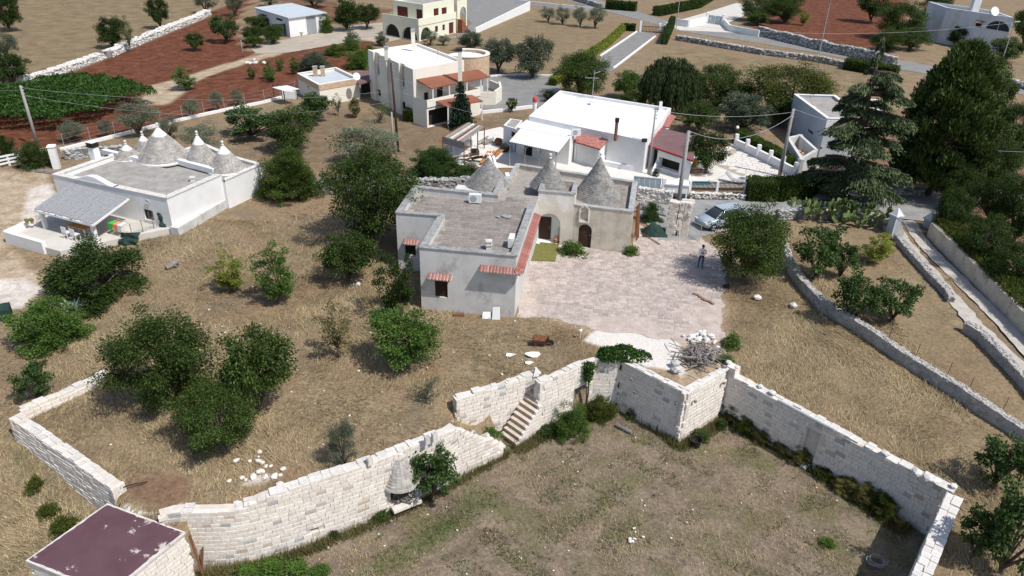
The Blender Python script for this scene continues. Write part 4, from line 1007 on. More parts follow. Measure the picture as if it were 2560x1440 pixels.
# entrance block with the arch
eb = [hfm(5.8, 10.97), hfm(8.42, 10.97), hfm(8.42, 13.6), hfm(5.8, 13.6)]
wm = MB(); rv = MB()
uL, _ = wall_hit(eb[0], eb[1], 1336, 600); uR, _ = wall_hit(eb[0], eb[1], 1399, 600); _, zT = wall_hit(eb[0], eb[1], 1368, 533)
harch = (max(.06, uL), uR, .06, zT, 'arch', .75, 'white')
facade(wm, eb[0], eb[1], -.25, 4.05, 4.05, [harch], rmb=rv)
for i in (1, 2, 3): facade(wm, eb[i], eb[(i + 1) % 4], 2.6, 4.05, 4.05)
obj('entrance_wall', wm, MT['creamplaster'], mh); obj('arch_reveal', rv, MT['whitewash'], mh)
ob = eb[0] + HU * 0 + HV * .75
mb = MB(); q0 = ob + HU * (harch[0] - .02); q1 = ob + HU * (harch[1] + .02); facade(mb, q0, q1, .0, zT + .05, zT + .05); obj('porch_back_wall', mb, MT['whitewash'], mh)
uD0, zD0 = wall_hit(q0, q1, 1340, 604); uD1, zD1 = wall_hit(q0, q1, 1379, 543)
opening(mh, q0, q1, (max(.05, uD0), uD1, .06, zD1, 'r', -.03), 'door')
ei = inset(eb, .3); cm = MB(); rm = MB(); pm_ = MB()
for i in range(4):
 j = (i + 1) % 4; a, b, c, e = eb[i], eb[j], ei[j], ei[i]; d = (b - a).normalized(); q = Vector((d.y, -d.x)) * .05
 cm.add([(v.x, v.y, z) for z in (4.03, 4.12) for v in (a + q, b + q, c, e)], BOXF); pm_.add([(e.x, e.y, 4.05), (c.x, c.y, 4.05), (c.x, c.y, 3.6), (e.x, e.y, 3.6)], [(0, 1, 2, 3)])
obj('coping', cm, MT['coping'], mh); obj('parapet', pm_, MT['tufa'], mh); rm.prism(ei, 3.5, 3.64); obj('roof', rm, MT['roofslab'], mh)
# cones
c1 = P(1220, 458, 3.3); c2 = P(1372, 461, 3.7); c3 = P(1493, 489, 2.9)
trullo(mh, c1, 1.72, 3.2, ztop(c1, 396), MT['conestone'], 24, concave=.10)
trullo(mh, c2, 1.38, 3.62, ztop(c2, 397), MT['conestone'], 21, concave=.14)
trullo(mh, c3, 1.74, 2.85, ztop(c3, 394), MT['conestone'], 26, concave=.12)
mb = MB(); p = hfm(2.85, 9.6); q = hfm(2.9, 12.4); mb.bar((p.x, p.y, 3.85), (q.x, q.y, 3.85), .3, .5); obj('side_parapet', mb, MT['tufa'], mh)
mb = MB(); mb.bar((p.x, p.y, 4.14), (q.x, q.y, 4.14), .36, .07); obj('coping', mb, MT['coping'], mh)
t1w = MB(); t1w.prism([hfm(-.6, 9.9), hfm(2.8, 9.7), hfm(2.8, 13.2), hfm(-.6, 13.2)], -.2, 3.25); obj('cone_room_wall', t1w, MT['greyplaster'], mh)
# tile canopies
def at_wall(p0, p1, pxa, pya): u, z = wall_hit(p0, p1, pxa, pya); d = (p1 - p0).normalized(); return p0 + d * u, z
a, za = at_wall(Lp[0], Lp[1], 1072, 684); b, _ = at_wall(Lp[0], Lp[1], 1131, 688); tile_awning(mh, a, b, za + .02)
a, za = at_wall(Lp[0], Lp[1], 1200, 664); b = Lp[1] + HU * .38; tile_awning(mh, a, b, za + .02, .46)
tile_awning(mh, Lp[1] + HU * 0 - HV * .4, hfm(5.82, 8.6), za + .06, .46)
a, za2 = at_wall(Lp[7], Lp[8], 1010, 598); b, _ = at_wall(Lp[7], Lp[8], 1046, 602); tile_awning(mh, a, b, za2)
# roof furniture
p = P(1222, 622, 3.71); mb = MB(); mb.box((p.x, p.y, 3.7), (.34, .34, .14), .1)
for i in range(4): mb.box((p.x, p.y, 3.86 + i * .11), (.40 if i % 2 else .3, .40 if i % 2 else .3, .09), .1)
obj('roof_vent', mb, MT['limetop'], mh)
p = P(1262, 543, 3.71); mb = MB()
for i in range(7): mb.rock((p.x + random.uniform(-.45, .45), p.y + random.uniform(-.2, .2), 3.7), (.4, .28, .16), i, random.random() * 3)
single('stone_heap', mb, MT['coping'], 'small heap of grey stones on the flat roof of the old house', 'stones')
ac_unit(tuple(P(1188, 508, 3.71)), math.atan2(HU.y, HU.x) + .05, 'white air conditioner standing beside the roof parapet near the first grey cone')
ac_unit(tuple(P(1268, 456, 2.9)), math.atan2(HU.y, HU.x) - 1.35, 'small white air conditioner on the rear roof between the grey cones')
pz = hfm(5.48 - .28, 2.2); ac_unit((pz.x, pz.y, 3.71), math.atan2(HV.y, HV.x) + math.pi, 'white air conditioner against the parapet above the tiled side canopy')
# ------------------------------------------------------------------ white trullo house on the left
lh = thing('trullo_house', 'whitewashed house with five white tipped cones and reed covered porch', 'house', (*XY(300, 470, 0), 0))
zt = 2.75
l0, l1, l2_ = V2(P(131, 437, zt)), V2(P(416.5, 497, zt)), V2(P(553, 437.5, zt)); l3 = l0 + (l2_ - l1) * 1.02
lu = (l1 - l0).normalized(); lv = Vector((-lu.y, lu.x))
flat_house(lh, [l0, l1, l2_, l3], zt, -.3, .38, .42, MT['whitewash'], MT['roofgrey'], MT['limetop'], ops={0: [(358, 522, 387, 553, 'window', MT['darkwood']), (255, 535, 284, 580, 'dark')]}, skip=(2,))
# rear wings under the cones
wz = 2.3; w0 = V2(P(556, 452, wz)); w1 = V2(P(655, 411, wz)); w2 = V2(P(590, 393, wz)); w3_ = l3 + (l2_ - l1).normalized() * 7.0
flat_house(lh, [l2_ - lu * 2.6, l2_ + lu * .25, w1, w2, l3 + (l2_ - l1).normalized() * 6.5 + lu * 3.5, l3 + lu * 2.2], wz, -.3, .16, .3, MT['whitewash'], MT['roofgrey'], MT['limetop'], skip=(0, 5))
# bell shaped rise on the front parapet
mb = MB(); prof = [];
for i in range(25):
 t = i / 24; u = 2.1 + 4.3 * t; prof.append((u, zt + .07 + .46 * (math.sin(math.pi * clamp(t * 1.05)) ** 2)))
vs = [];
for (u, z) in prof:
 for o in (-.02, .42): q = l0 + lu * u + lv * o; vs += [(q.x, q.y, zt), (q.x, q.y, z)]
fs = []
for i in range(24):
 k = i * 4; fs += [(k, k + 4, k + 5, k + 1), (k + 1, k + 5, k + 7, k + 3), (k + 2, k + 3, k + 7, k + 6)]
mb.add(vs, fs); obj('curved_gable', mb, MT['whitewash'], lh)
for (ax, bx_, by, rpx, zb, tipf, cz) in ((398, 409, 392, 60, 2.5, .27, 19), (496.5, 504, 404, 38, 2.35, .33, 15), (557.7, 566, 421, 43, 2.35, .33, 15), (316, 321, 393, 30, 2.4, .38, 11), (363, 363, 374, 25, 2.4, .36, 10)):
 ay = {398: 318, 496.5: 338, 557.7: 363, 316: 361, 363: 338}[ax]
 p = P(bx_, by, zb); trullo(lh, p, rpx * mpp(p), zb, ztop(p, ay), MT['conestone2'], cz, tip=tipf, base=.22)
for (a, b) in (((258, 375), (371, 402)), ((447, 400), (536, 424))):
 p, q = P(*a, 2.62), P(*b, 2.62); mb = MB(); mb.bar((p.x, p.y, 2.5), (q.x, q.y, 2.5), .4, .42); obj('roof_kerb', mb, MT['whitewash'], lh)
p = P(243, 410, 2.4); mb = MB(); mb.box((p.x, p.y, 2.3), (.62, .62, 1.55), math.atan2(lu.y, lu.x), taper=.88); chm = obj('chimney', mb, MT['whitewash'], lh)
mb = MB()
for i in range(3): mb.box((p.x, p.y, 3.85 + i * .13), (.66, .66, .09), math.atan2(lu.y, lu.x))
obj('chimney_cowl', mb, MT['black'], chm)
mb = MB(); mb.box((p.x, p.y, 4.24), (.7, .7, .06), math.atan2(lu.y, lu.x)); obj('chimney_cap', mb, MT['whitewash'], chm)
q = P(268, 402, 2.4); mb = MB(); mb.lathe((q.x, q.y, 2.35), [(.17, 0), (.17, .4), (.2, .42), (.2, .5), (0, .52)], 12); obj('flue', mb, MT['black'], lh)
q = P(482, 452, 2.4); mb = MB(); mb.box((q.x, q.y, 2.36), (.3, .3, .3), .2); mb.box((q.x, q.y, 2.66), (.4, .4, .07), .2); obj('roof_vent', mb, MT['limetop'], lh)
# plinth along the sunny side
mb = MB(); pl0, pl1 = V2(P(427, 560, 0)), V2(P(640, 470, 0)); mb.bar((l1.x + .2, l1.y - .25, .15), (pl1.x, pl1.y, .3), .7, .9); obj('plinth', mb, MT['greyplaster'], lh)
mb = MB(); q = l0 + lu * (wall_hit(l0, l1, 372, 510)[0]) - lv * .05; z_ = wall_hit(l0, l1, 378, 511)[1]
mb.lathe((0, 0, 0), [(.18, 0), (.22, .03), (.22, .06), (.12, .06), (.12, .02)], 16); R_ = Matrix((Vector((lu.x, lu.y, 0)), Vector((0, 0, 1)), Vector((lu.y, -lu.x, 0)))).transposed()
mb.v = [tuple(R_ @ Vector(v) + Vector((q.x, q.y, z_ + .18))) for v in mb.v]; obj('round_vent', mb, MT['limetop'], lh)
# terrace, porch
TZ = .42
tp = [V2(P(16, 590, TZ)), V2(P(112, 618, TZ)), V2(P(150, 628, TZ)), V2(P(330, 590, TZ)), V2(P(420, 572, TZ)), l1 - lv * .0, l0, V2(P(88, 558, TZ))]
mb = MB(); mb.prism(tp, -.3, TZ); obj('terrace', mb, MT['slabconc'], lh)
mb = MB(); a, b, c = P(16, 590, TZ), P(112, 618, TZ), P(88, 557, TZ); mb.bar((a.x, a.y, TZ - .1), (b.x, b.y, TZ - .1), .3, 1.0); mb.bar((a.x, a.y, TZ - .102), (c.x, c.y, TZ - .102), .3, 1.0); obj('low_wall', mb, MT['whitewash'], lh)
pr = [P(86, 523, 1.95), P(232, 561, 1.95), P(321, 495, 2.45), P(178, 459.5, 2.45)]
mb = MB(); nR = 40
for i in range(nR):
 t0, t1 = i / nR, (i + .93) / nR; j = lambda: random.uniform(-.015, .02)
 A = pr[0] + (pr[1] - pr[0]) * t0; B = pr[0] + (pr[1] - pr[0]) * t1; C = pr[3] + (pr[2] - pr[3]) * t1; D = pr[3] + (pr[2] - pr[3]) * t0; up = Vector((0, 0, .07 + j())); e = (A - D).normalized() * random.uniform(-.06, .1)
 mb.add([A + e, B + e, C, D, A + e + up, B + e + up, C + up, D + up], BOXF)
ro = obj('reed_roof', mb, MT['thatch'], lh)
mb = MB(); up = Vector((0, 0, -.08)); mb.bar(pr[0] + up, pr[1] + up, .16, .16); mb.bar(pr[1] + up, pr[2] + up, .1, .14); mb.bar(pr[0] + up, pr[3] + up, .1, .14)
for t in (.25, .5, .75): mb.bar(pr[0] + (pr[1] - pr[0]) * t + up, pr[3] + (pr[2] - pr[3]) * t + up, .1, .12)
obj('porch_beam', mb, MT['whitewash'], lh)
for (t, v_) in ((.06, .06), (.94, .06)):
 q = pr[0] + (pr[1] - pr[0]) * t + (pr[3] - pr[0]) * v_; mb = MB(); mb.box((q.x, q.y, TZ), (.24, .24, q.z - TZ - .1), math.atan2(lu.y, lu.x)); obj('porch_post', mb, MT['whitewash'], lh)
# table and chairs in the porch
q = P(207, 588, TZ); tb = thing('dining_table', 'white framed dining table with wooden top under the reed porch', 'table', (q.x, q.y, TZ)); rz = math.atan2(lu.y, lu.x)
def rot(q, x, y, rz): return (q.x + x * math.cos(rz) - y * math.sin(rz), q.y + x * math.sin(rz) + y * math.cos(rz))
mb = MB(); mb.box((q.x, q.y, TZ + .72), (1.7, .85, .05), rz); obj('tabletop', mb, MT['orangewood'], tb)
for sx in (-.75, .75):
 for sy in (-.35, .35): mb = MB(); mb.box((*rot(q, sx, sy, rz), TZ), (.07, .07, .72), rz); obj('leg', mb, MT['whiteplastic'], tb)
def chair(q, z, rz, mat, label, group=None):
 t = thing('chair', label, 'chair', (q[0], q[1], z), group); qv = Vector((q[0], q[1]))
 mb = MB(); mb.box((q[0], q[1], z + .42), (.44, .44, .05), rz); obj('seat', mb, mat, t); mb = MB(); mb.box((*rot(qv, 0, .21, rz), z + .47), (.44, .04, .45), rz); obj('backrest', mb, mat, t)
 for sx in (-.19, .19):
  for sy in (-.19, .19): mb = MB(); mb.box((*rot(qv, sx, sy, rz), z), (.04, .04, .42), rz); obj('leg', mb, mat, t)
for i, (dx, dy) in enumerate(((-.5, -.75), (.3, -.75), (1.2, -.1), (-.3, .75))): chair(rot(q, dx, dy, rz), TZ, rz + (math.pi if dy < -.5 else 0 if dy > .5 else -math.pi / 2), MT['whiteplastic'], 'white chair drawn up to the table under the reed porch', 'chairs under the reed porch')
q = P(305, 585, TZ); rk = thing('drying_rack', 'folding laundry rack with green towel and clothes on the terrace', 'drying rack', (q.x, q.y, TZ)); mb = MB()
for s in (-.4, .4):
 mb.bar((*rot(q, -.6, s, rz), TZ), (*rot(q, .6, -s, rz), TZ + .9), .025);
for k in range(5): mb.bar((*rot(q, -.7, -.4 + k * .2, rz), TZ + .88), (*rot(q, .7, -.4 + k * .2, rz), TZ + .88), .018)
obj('frame', mb, MT['whiteplastic'], rk)
for i, (dx, c) in enumerate(((-.45, (.06, .50, .08)), (.0, (.8, .3, .12)), (.35, (.75, .75, .78)))):
 m_ = pmat('laundry cloth %d' % i, [c, tuple(v * .85 for v in c)], 4, .9, .1); mb = MB(); a = rot(q, dx - .2, -.42, rz); b = rot(q, dx + .2, -.42, rz); c2_ = rot(q, dx + .2, .1, rz); d2 = rot(q, dx - .2, .1, rz)
 mb.add([(*a, TZ + .35), (*b, TZ + .42), (*b, TZ + .905), (*a, TZ + .905), (*c2_, TZ + .91), (*d2, TZ + .91)], [(0, 1, 2, 3), (3, 2, 4, 5)]); obj('towel' if i == 0 else 'garment', mb, m_, rk)
# wire fence and torn net at the terrace edge
fz = thing('wire_fence', 'thin wire mesh fence along the terrace with torn green net', 'fence', P(370, 585, 0)); mb = MB(); a, b = P(332, 596, .2), P(413, 570, .2)
for k in range(4): q = a + (b - a) * (k / 3); pm2 = MB(); pm2.tube([(q.x, q.y, -.1), (q.x, q.y, 1.35)], .025, 6); obj('post', pm2, MT['rust'], fz)
for k in range(15): z = .25 + k * .075; mb.bar((a.x, a.y, z), (b.x, b.y, z), .006)
for k in range(34): q = a + (b - a) * (k / 33); mb.bar((q.x, q.y, .2), (q.x, q.y, 1.3), .006)
obj('mesh', mb, MT['greymetal'], fz)
def drape(name, root, pts, mat, n=10, amp=.12):
 """cloth-like crumpled strip between two edges (top a-b, bottom c-d)"""
 a, b, c, d = [Vector(p) for p in pts]; nn = ((b - a).cross(d - a)).normalized(); vs = []
 for i in range(n + 1):
  for j in range(n + 1):
   p = (a + (b - a) * (i / n)) * (1 - j / n) + (d + (c - d) * (i / n)) * (j / n); p = p + nn * amp * noise.noise(p * 3.1); vs.append(p)
 mb = MB(); mb.add(vs, [(i * (n + 1) + j, (i + 1) * (n + 1) + j, (i + 1) * (n + 1) + j + 1, i * (n + 1) + j + 1) for i in range(n) for j in range(n)]); return obj(name, mb, mat, root)
b2 = P(410, 575, .1); drape('torn_net', fz, [(b2.x - .25, b2.y, 1.5), (b2.x + .1, b2.y + .05, 1.45), (b2.x + .45, b2.y - .3, -.05), (b2.x - .1, b2.y - .3, -.05)], MT['netgreen'], 10, .25)
a2 = P(325, 598, .3); drape('torn_net', fz, [(a2.x - .6, a2.y, .75), (a2.x + .7, a2.y + .2, .8), (a2.x + .6, a2.y - .35, .05), (a2.x - .7, a2.y - .4, .05)], MT['netgreen'], 10, .3)
q = P(68, 556, TZ + .5)
for i, dx in enumerate((0, .3)):
 pt = thing('flower_pot', 'terracotta pot with small plant on the low terrace wall', 'pot', (q.x + dx, q.y + dx * .3, TZ + .41), 'pots on the low terrace wall'); mb = MB(); mb.lathe((q.x + dx, q.y + dx * .3, TZ + .4), [(.08, 0), (.13, .2), (.14, .22), (.1, .22)], 12); obj('pot', mb, MT['terracotta'], pt)
 mb = MB(); mb.rock((q.x + dx, q.y + dx * .3, TZ + .58), (.3, .3, .25), i, 0, 2); obj('plant', mb, leafmat('pot plant leaves', (.05, .08, .02), (.1, .16, .04), (.2, .25, .06)), pt)
# gate pier, white rail fence, path on the left
q = P(143, 420, 0); mb = MB(); mb.box((q.x, q.y, -.1), (.55, .55, 2.1), .3); mb.box((q.x, q.y, 2.0), (.7, .7, .12), .3, taper=.8); single('gate_pier', mb, MT['whitewash'], 'white square gate pier behind the five cone house', 'pier')
rf = thing('rail_fence', 'white three rail wooden fence at the dirt yard', 'fence', P(25, 415, 0)); a, b = P(-60, 432, 0), P(52, 408, 0)
for k in range(5): q = a + (b - a) * (k / 4); mb = MB(); mb.box((q.x, q.y, -.1), (.14, .14, 1.1)); obj('post', mb, MT['whitewash'], rf)
for z in (.3, .62, .94): mb = MB(); mb.bar((a.x, a.y - .08, z), (b.x, b.y - .08, z), .05, .16); obj('rail', mb, MT['whitewash'], rf)
# ------------------------------------------------------------------ white workshop house behind
wh = thing('white_house', 'long white flat roofed house with workshop canopy and junk yard', 'house', P(1500, 380, 0))
zw = 3.15
A_, B_ = V2(P(1400, 226, zw)), V2(P(1678, 270, zw)); Cw, Dw = V2(P(1614, 352, zw)), V2(P(1322, 290, zw))
flat_house(wh, [Dw, Cw, B_, A_], zw, -.1, .3, .3, MT['whitewash'], MT['whiteroof'], None)
# lower front block
zl = 2.75; e0, e1 = V2(P(1292, 318, zl)), V2(P(1425, 343, zl)); e2 = V2(P(1456, 318, zl)); e3 = V2(P(1326, 291, zl))
flat_house(wh, [e0, e1, e2, e3], zl, -.1, .1, .2, MT['whitewash'], MT['whiteroof'], None, ops={0: [(1310, 352, 1330, 392, 'dark')]})
# small annex
a0, a1, a2, a3 = [V2(P(x, y, 2.4)) for x, y in ((1259, 313), (1289, 322), (1306, 301), (1276, 296))]
flat_house(wh, [a0, a1, a2, a3], 2.4, -.1, .1, .15, MT['whitewash'], MT['roofgrey'], None, ops={0: [(1278, 328, 1289, 345, 'door', MT['redwood'])]})
# corrugated canopy on posts
cz = [P(1272, 354, 2.35), P(1395, 381, 2.35), P(1424, 344, 2.72), P(1301, 321, 2.72)]
mb = MB(); corrugated(mb, cz[0], cz[1], cz[2], cz[3], 22, .05); obj('corrugated_canopy', mb, MT['whiteplastic'], wh)
for t in (.03, .35, .65, .97):
 q = cz[0] + (cz[1] - cz[0]) * t; mb = MB(); mb.box((q.x, q.y + .1, 0), (.1, .1, 2.3)); mb.bar((q.x, q.y + .1, 1.9), (q.x + .35, q.y + .12, 2.3), .05); mb.bar((q.x, q.y + .1, 1.9), (q.x - .35, q.y + .08, 2.3), .05); obj('canopy_post', mb, MT['greymetal'], wh)
# red tiled annex with roller shutter
t0, t1, t2, t3 = P(1432, 354, 2.0), P(1500, 374, 2.0), P(1521, 349, 2.5), P(1448, 331, 2.5)
pp = [V2(q) for q in (t0, t1, t2, t3)]; wm = MB(); L_ = (pp[1] - pp[0]).length
wi = inset(pp, .15); hs = [(.25, L_ - .6, .05, 1.75, 'rect', .12)]
facade(wm, wi[0], wi[1], -.1, 1.96, 1.96, hs); facade(wm, wi[1], wi[2], -.1, 1.96, 2.42); facade(wm, wi[3], wi[0], -.1, 2.42, 1.96); obj('annex_wall', wm, MT['whitewash'], wh); opening(wh, wi[0], wi[1], hs[0], 'roller')
mb = MB(); mb.add([t0, t1, t2, t3] + [q - Vector((0, 0, .07)) for q in (t0, t1, t2, t3)], [(0, 1, 2, 3), (7, 6, 5, 4), (0, 4, 5, 1), (1, 5, 6, 2), (2, 6, 7, 3), (3, 7, 4, 0)]); tr = obj('tiled_roof', mb, MT['tile'], wh)
kx = 16; tm = MB()
for i in range(kx):
 a = t0 + (t1 - t0) * ((i + .5) / kx); b = t3 + (t2 - t3) * ((i + .5) / kx); tm.tube([a + Vector((0, 0, .02)), b + Vector((0, 0, .02))], .1, 6)
obj('tile_rows', tm, MT['tile'], tr)
# chimney pipe on the front wall
q0 = P(1540, 352, 1.6); u_, z_ = wall_hit(Dw, Cw, 1541, 345); d = (Cw - Dw).normalized(); q = Dw + d * u_ + Vector((d.y, -d.x)) * .2
mb = MB(); mb.tube([(q.x, q.y, z_ - .2), (q.x, q.y, ztop((q.x, q.y, z_), 302))], .15, 10); obj('flue_pipe', mb, MT['rust'], wh); zt_ = ztop((q.x, q.y, z_), 302)
mb = MB(); mb.lathe((q.x, q.y, zt_ - .1), [(.2, 0), (.2, .35), (.1, .37)], 10); obj('flue_cowl', mb, MT['black'], wh)
# front details on the wall: ladder, sill, floodlight
for k in range(4): mb = MB(); qq = Dw + d * (wall_hit(Dw, Cw, 1516, 380)[0]) + Vector((d.y, -d.x)) * .06; mb.box((qq.x, qq.y, .3 + k * .35), (.4, .05, .05)); obj('rung', mb, MT['greymetal'], wh)
mb = MB(); u_, z_ = wall_hit(Dw, Cw, 1612, 338); qq = Dw + d * u_; mb.box((qq.x, qq.y - .1, zw - .1), (.45, .25, .3), .2); obj('floodlight', mb, MT['black'], wh)
# roof mast and small chimneys
q = P(1480, 250, zw - .3); mb = MB(); mb.tube([(q.x, q.y, zw - .3), (q.x + .05, q.y, zw + 2.9)], .035, 6); mb.bar((q.x - .9, q.y, zw + 2.1), (q.x + .6, q.y, zw + 2.1), .04); mb.bar((q.x, q.y - .5, zw + 2.7), (q.x + .7, q.y + .3, zw + 2.75), .04)
for k in range(5): mb.bar((q.x - .9 + k * .3, q.y - .3, zw + 2.1), (q.x - .9 + k * .3, q.y + .3, zw + 2.1), .025)
obj('antenna_mast', mb, MT['greymetal'], wh)
q = P(1484, 262, zw - .3); mb = MB(); mb.box((q.x, q.y, zw - .3), (.8, .7, .5)); obj('roof_box', mb, MT['whitewash'], wh)
q = P(1337, 268, zw); mb = MB(); mb.lathe((q.x, q.y, 1.5), [(.2, 0), (.2, 2.2), (.1, 2.2)], 12); _c = obj('chimney', mb, MT['whitewash'], wh); mb = MB(); mb.lathe((q.x, q.y, 3.7), [(.26, 0), (.26, .4), (.12, .55)], 12); obj('chimney_pot', mb, MT['redpaint'], _c)
q = P(1650, 276, zw - .3); mb = MB(); mb.box((q.x, q.y, zw - .3), (.3, .3, .9)); obj('chimney', mb, MT['whitewash'], wh)
# maroon porch on the right and tiled lean-to
m0, m1, m2, m3 = P(1624, 364, 2.25), P(1734, 402, 2.0), P(1740, 340, 2.45), P(1655, 320, 2.7)
mb = MB(); mb.add([m0, m1, m2, m3] + [q - Vector((0, 0, .14)) for q in (m0, m1, m2, m3)], [(0, 1, 2, 3), (7, 6, 5, 4), (0, 4, 5, 1), (1, 5, 6, 2), (2, 6, 7, 3), (3, 7, 4, 0)]); pr_ = obj('porch_roof', mb, MT['maroon2'], wh)
mb = MB(); up = Vector((0, 0, .01)); mb.bar(m0 + up, m1 + up, .12, .12); mb.bar(m0 + up, m3 + up, .12, .12); obj('red_trim', mb, MT['redpaint'], pr_)
wm = MB(); f0, f1 = V2(m0) + Vector((.2, .35)), V2(m1) + Vector((-.1, .35)); Lf = (f1 - f0).length
hs = [(.12, .85, .05, 1.95, 'rect', .5), (1.1, Lf - 1.2, .35, 1.35, 'rect', .6)]; facade(wm, f0, f1, -.1, 2.12, 1.86, hs); facade(wm, f1, V2(m2) + Vector((-.2, -.1)), -.1, 1.86, 2.3); obj('porch_wall', wm, MT['whitewash'], wh)
for h in hs: opening(wh, f0, f1, h, 'dark')
l0_, l1_, l2b, l3_ = P(1655, 314, 2.3), P(1672, 318, 2.3), P(1690, 290, 2.75), P(1675, 284, 2.9)
mb = MB(); mb.add([l0_, l1_, l2b, l3_] + [q - Vector((0, 0, .12)) for q in (l0_, l1_, l2b, l3_)], [(0, 1, 2, 3), (7, 6, 5, 4), (0, 4, 5, 1), (1, 5, 6, 2), (2, 6, 7, 3), (3, 7, 4, 0)]); obj('lean_to_roof', mb, MT['tile'], wh)
p = P(1440, 338, zl); ac_unit((p.x, p.y, zl - .1), .1, 'white air conditioner on the low roof beside the red tiled annex')
# terrace around it
sheet('terrace', polyw([(1110, 372), (1170, 335), (1250, 318), (1290, 330), (1620, 380), (1740, 392), (1790, 380), (1830, 362), (1900, 385), (1985, 432), (1930, 455), (1860, 470), (1720, 470), (1640, 470), (1590, 460), (1290, 420), (1210, 420), (1110, 400)], amp=.1), .03, MT['whiteterr'])
_fl = polyw([(1770, 405), (1830, 372), (1900, 388), (1975, 430), (1920, 450), (1850, 440)], amp=.15); _fs = sheet('flagstones', _fl, .045, MT['beigeconc'])
slabs(_fs, [(p.x, p.y) for p in _fl], .052, _fl[0], (.9, -.43), (.85, .7), MT['whiteterr'], .06, .02, None, 250, 'flagstone', .35)
# pool
po_ = thing('swimming_pool', 'small rectangular turquoise pool in the white terrace', 'pool', P(1752, 458, 0)); pw_ = [V2(P(x, y, .06)) for x, y in ((1722, 466), (1782, 466), (1774, 452), (1728, 452))]
mb = MB(); mb.prism(pw_, -.3, .07); obj('water', mb, MT['water'], po_); po_i = pw_; mb = MB()
for a, b in zip(pw_, pw_[1:] + pw_[:1]): mb.bar((a.x, a.y, .06), (b.x, b.y, .06), .25, .1)
obj('rim', mb, MT['whiteplastic'], po_)
# lounger
q = P(1832, 456, .05); lg = thing('sun_lounger', 'grey reclining sun lounger on the white terrace', 'lounger', (q.x, q.y, .05)); rz = -.5
mb = MB(); a, b = Vector((*rot(q, -.1, 0, rz), .35)), Vector((*rot(q, 1.0, 0, rz), .33)); mb.bar(a, b, .6, .06); obj('seat', mb, MT['greymetal'], lg); mb = MB(); c = Vector((*rot(q, -.75, 0, rz), .95)); mb.bar(a, c, .6, .06); obj('backrest', mb, MT['greymetal'], lg)
for k, s in ((0, -.27), (0, .27), (.9, -.27), (.9, .27)): mb = MB(); mb.box((*rot(q, k, s, rz), .04), (.05, .05, .3), rz); obj('leg', mb, MT['greymetal'], lg)
# pots row
for i, x in enumerate((1737, 1752, 1764)):
 q = P(x, 431, .05); mb = MB()
 if i == 0: mb.box((q.x, q.y, .04), (.75, .3, .28), .1, taper=1.1)
 else: mb.lathe((q.x, q.y, .04), [(.13, 0), (.2, .3), (.22, .3), (.16, .3)], 12)
 single('planter', mb, MT['terracotta'], ['long terracotta planter box near the pool', 'round terracotta pot beside the long planter', 'round terracotta pot beside the long planter'][i], 'planter', None if i == 0 else 'round pots by the planter')
q = P(1738, 415, .05); mb = MB(); mb.box((q.x, q.y, .04), (.5, .4, .75), .2, taper=.9); single('yellow_bin', mb, pmat('yellow plastic', [(.5, .32, .05), (.6, .4, .08)], 3, .5, 0), 'yellow plastic container at the foot of the glossy terrace tree', 'container')
# white garden wall and bench in front of the workshop
q0, q1 = P(1500, 410, 0), P(1600, 428, 0); mb = MB(); mb.bar((q0.x, q0.y, .25), (q1.x, q1.y, .25), .9, .5); single('garden_bench', mb, MT['whitewash'], 'long low whitewashed bench in front of the workshop wall', 'bench')
q0, q1 = P(1628, 440, 0), P(1640, 420, 0); mb = MB(); mb.add([(q0.x, q0.y, 0), (q1.x, q1.y, 0), (q1.x, q1.y, 1.1), (q0.x, q0.y, .5), (q0.x + .2, q0.y + .05, 0), (q1.x + .2, q1.y + .05, 0), (q1.x + .2, q1.y + .05, 1.1), (q0.x + .2, q0.y + .05, .5)], [(0, 1, 2, 3), (7, 6, 5, 4), (3, 2, 6, 7), (0, 3, 7, 4), (1, 5, 6, 2)]); single('wing_wall', mb, MT['whitewash'], 'short sloping white wing wall beside the dark porch doorway', 'wall')
# grey gate, meter hutch, picket fence
g0, g1 = P(1580, 487, 0), P(1648, 494, 0); gt = thing('sliding_gate', 'grey blue sheet metal sliding gate facing the lane', 'gate', g0); zg = ztop(g0, 441)
n = 5
for i in range(n):
 a = g0 + (g1 - g0) * (i / n); b = g0 + (g1 - g0) * ((i + .97) / n); mb = MB(); mb.bar((a.x, a.y, zg / 2 + .05), (b.x, b.y, zg / 2 + .05), .05, zg - .1); obj('panel', mb, MT['gatepaint'], gt)
mb = MB(); mb.bar((g0.x, g0.y, zg), (g1.x, g1.y, zg), .09, .09); mb.bar((g0.x, g0.y, .12), (g1.x, g1.y, .12), .09, .12); obj('frame', mb, MT['gatepaint'], gt)
mb = MB(); mb.box((g1.x + .25, g1.y, -.05), (.3, .3, zg + .15)); obj('gate_post', mb, MT['whitewash'], gt)
h0, h1 = P(1661, 496, 0), P(1716, 500, 0); hu = thing('meter_hutch', 'white open fronted meter hutch beside the grey gate', 'hutch', h0); zh = ztop(h0, 462); hd = V2(h1) - V2(h0); hd.normalize(); hn = Vector((-hd.y, hd.x)); Lh = (V2(h1) - V2(h0)).length
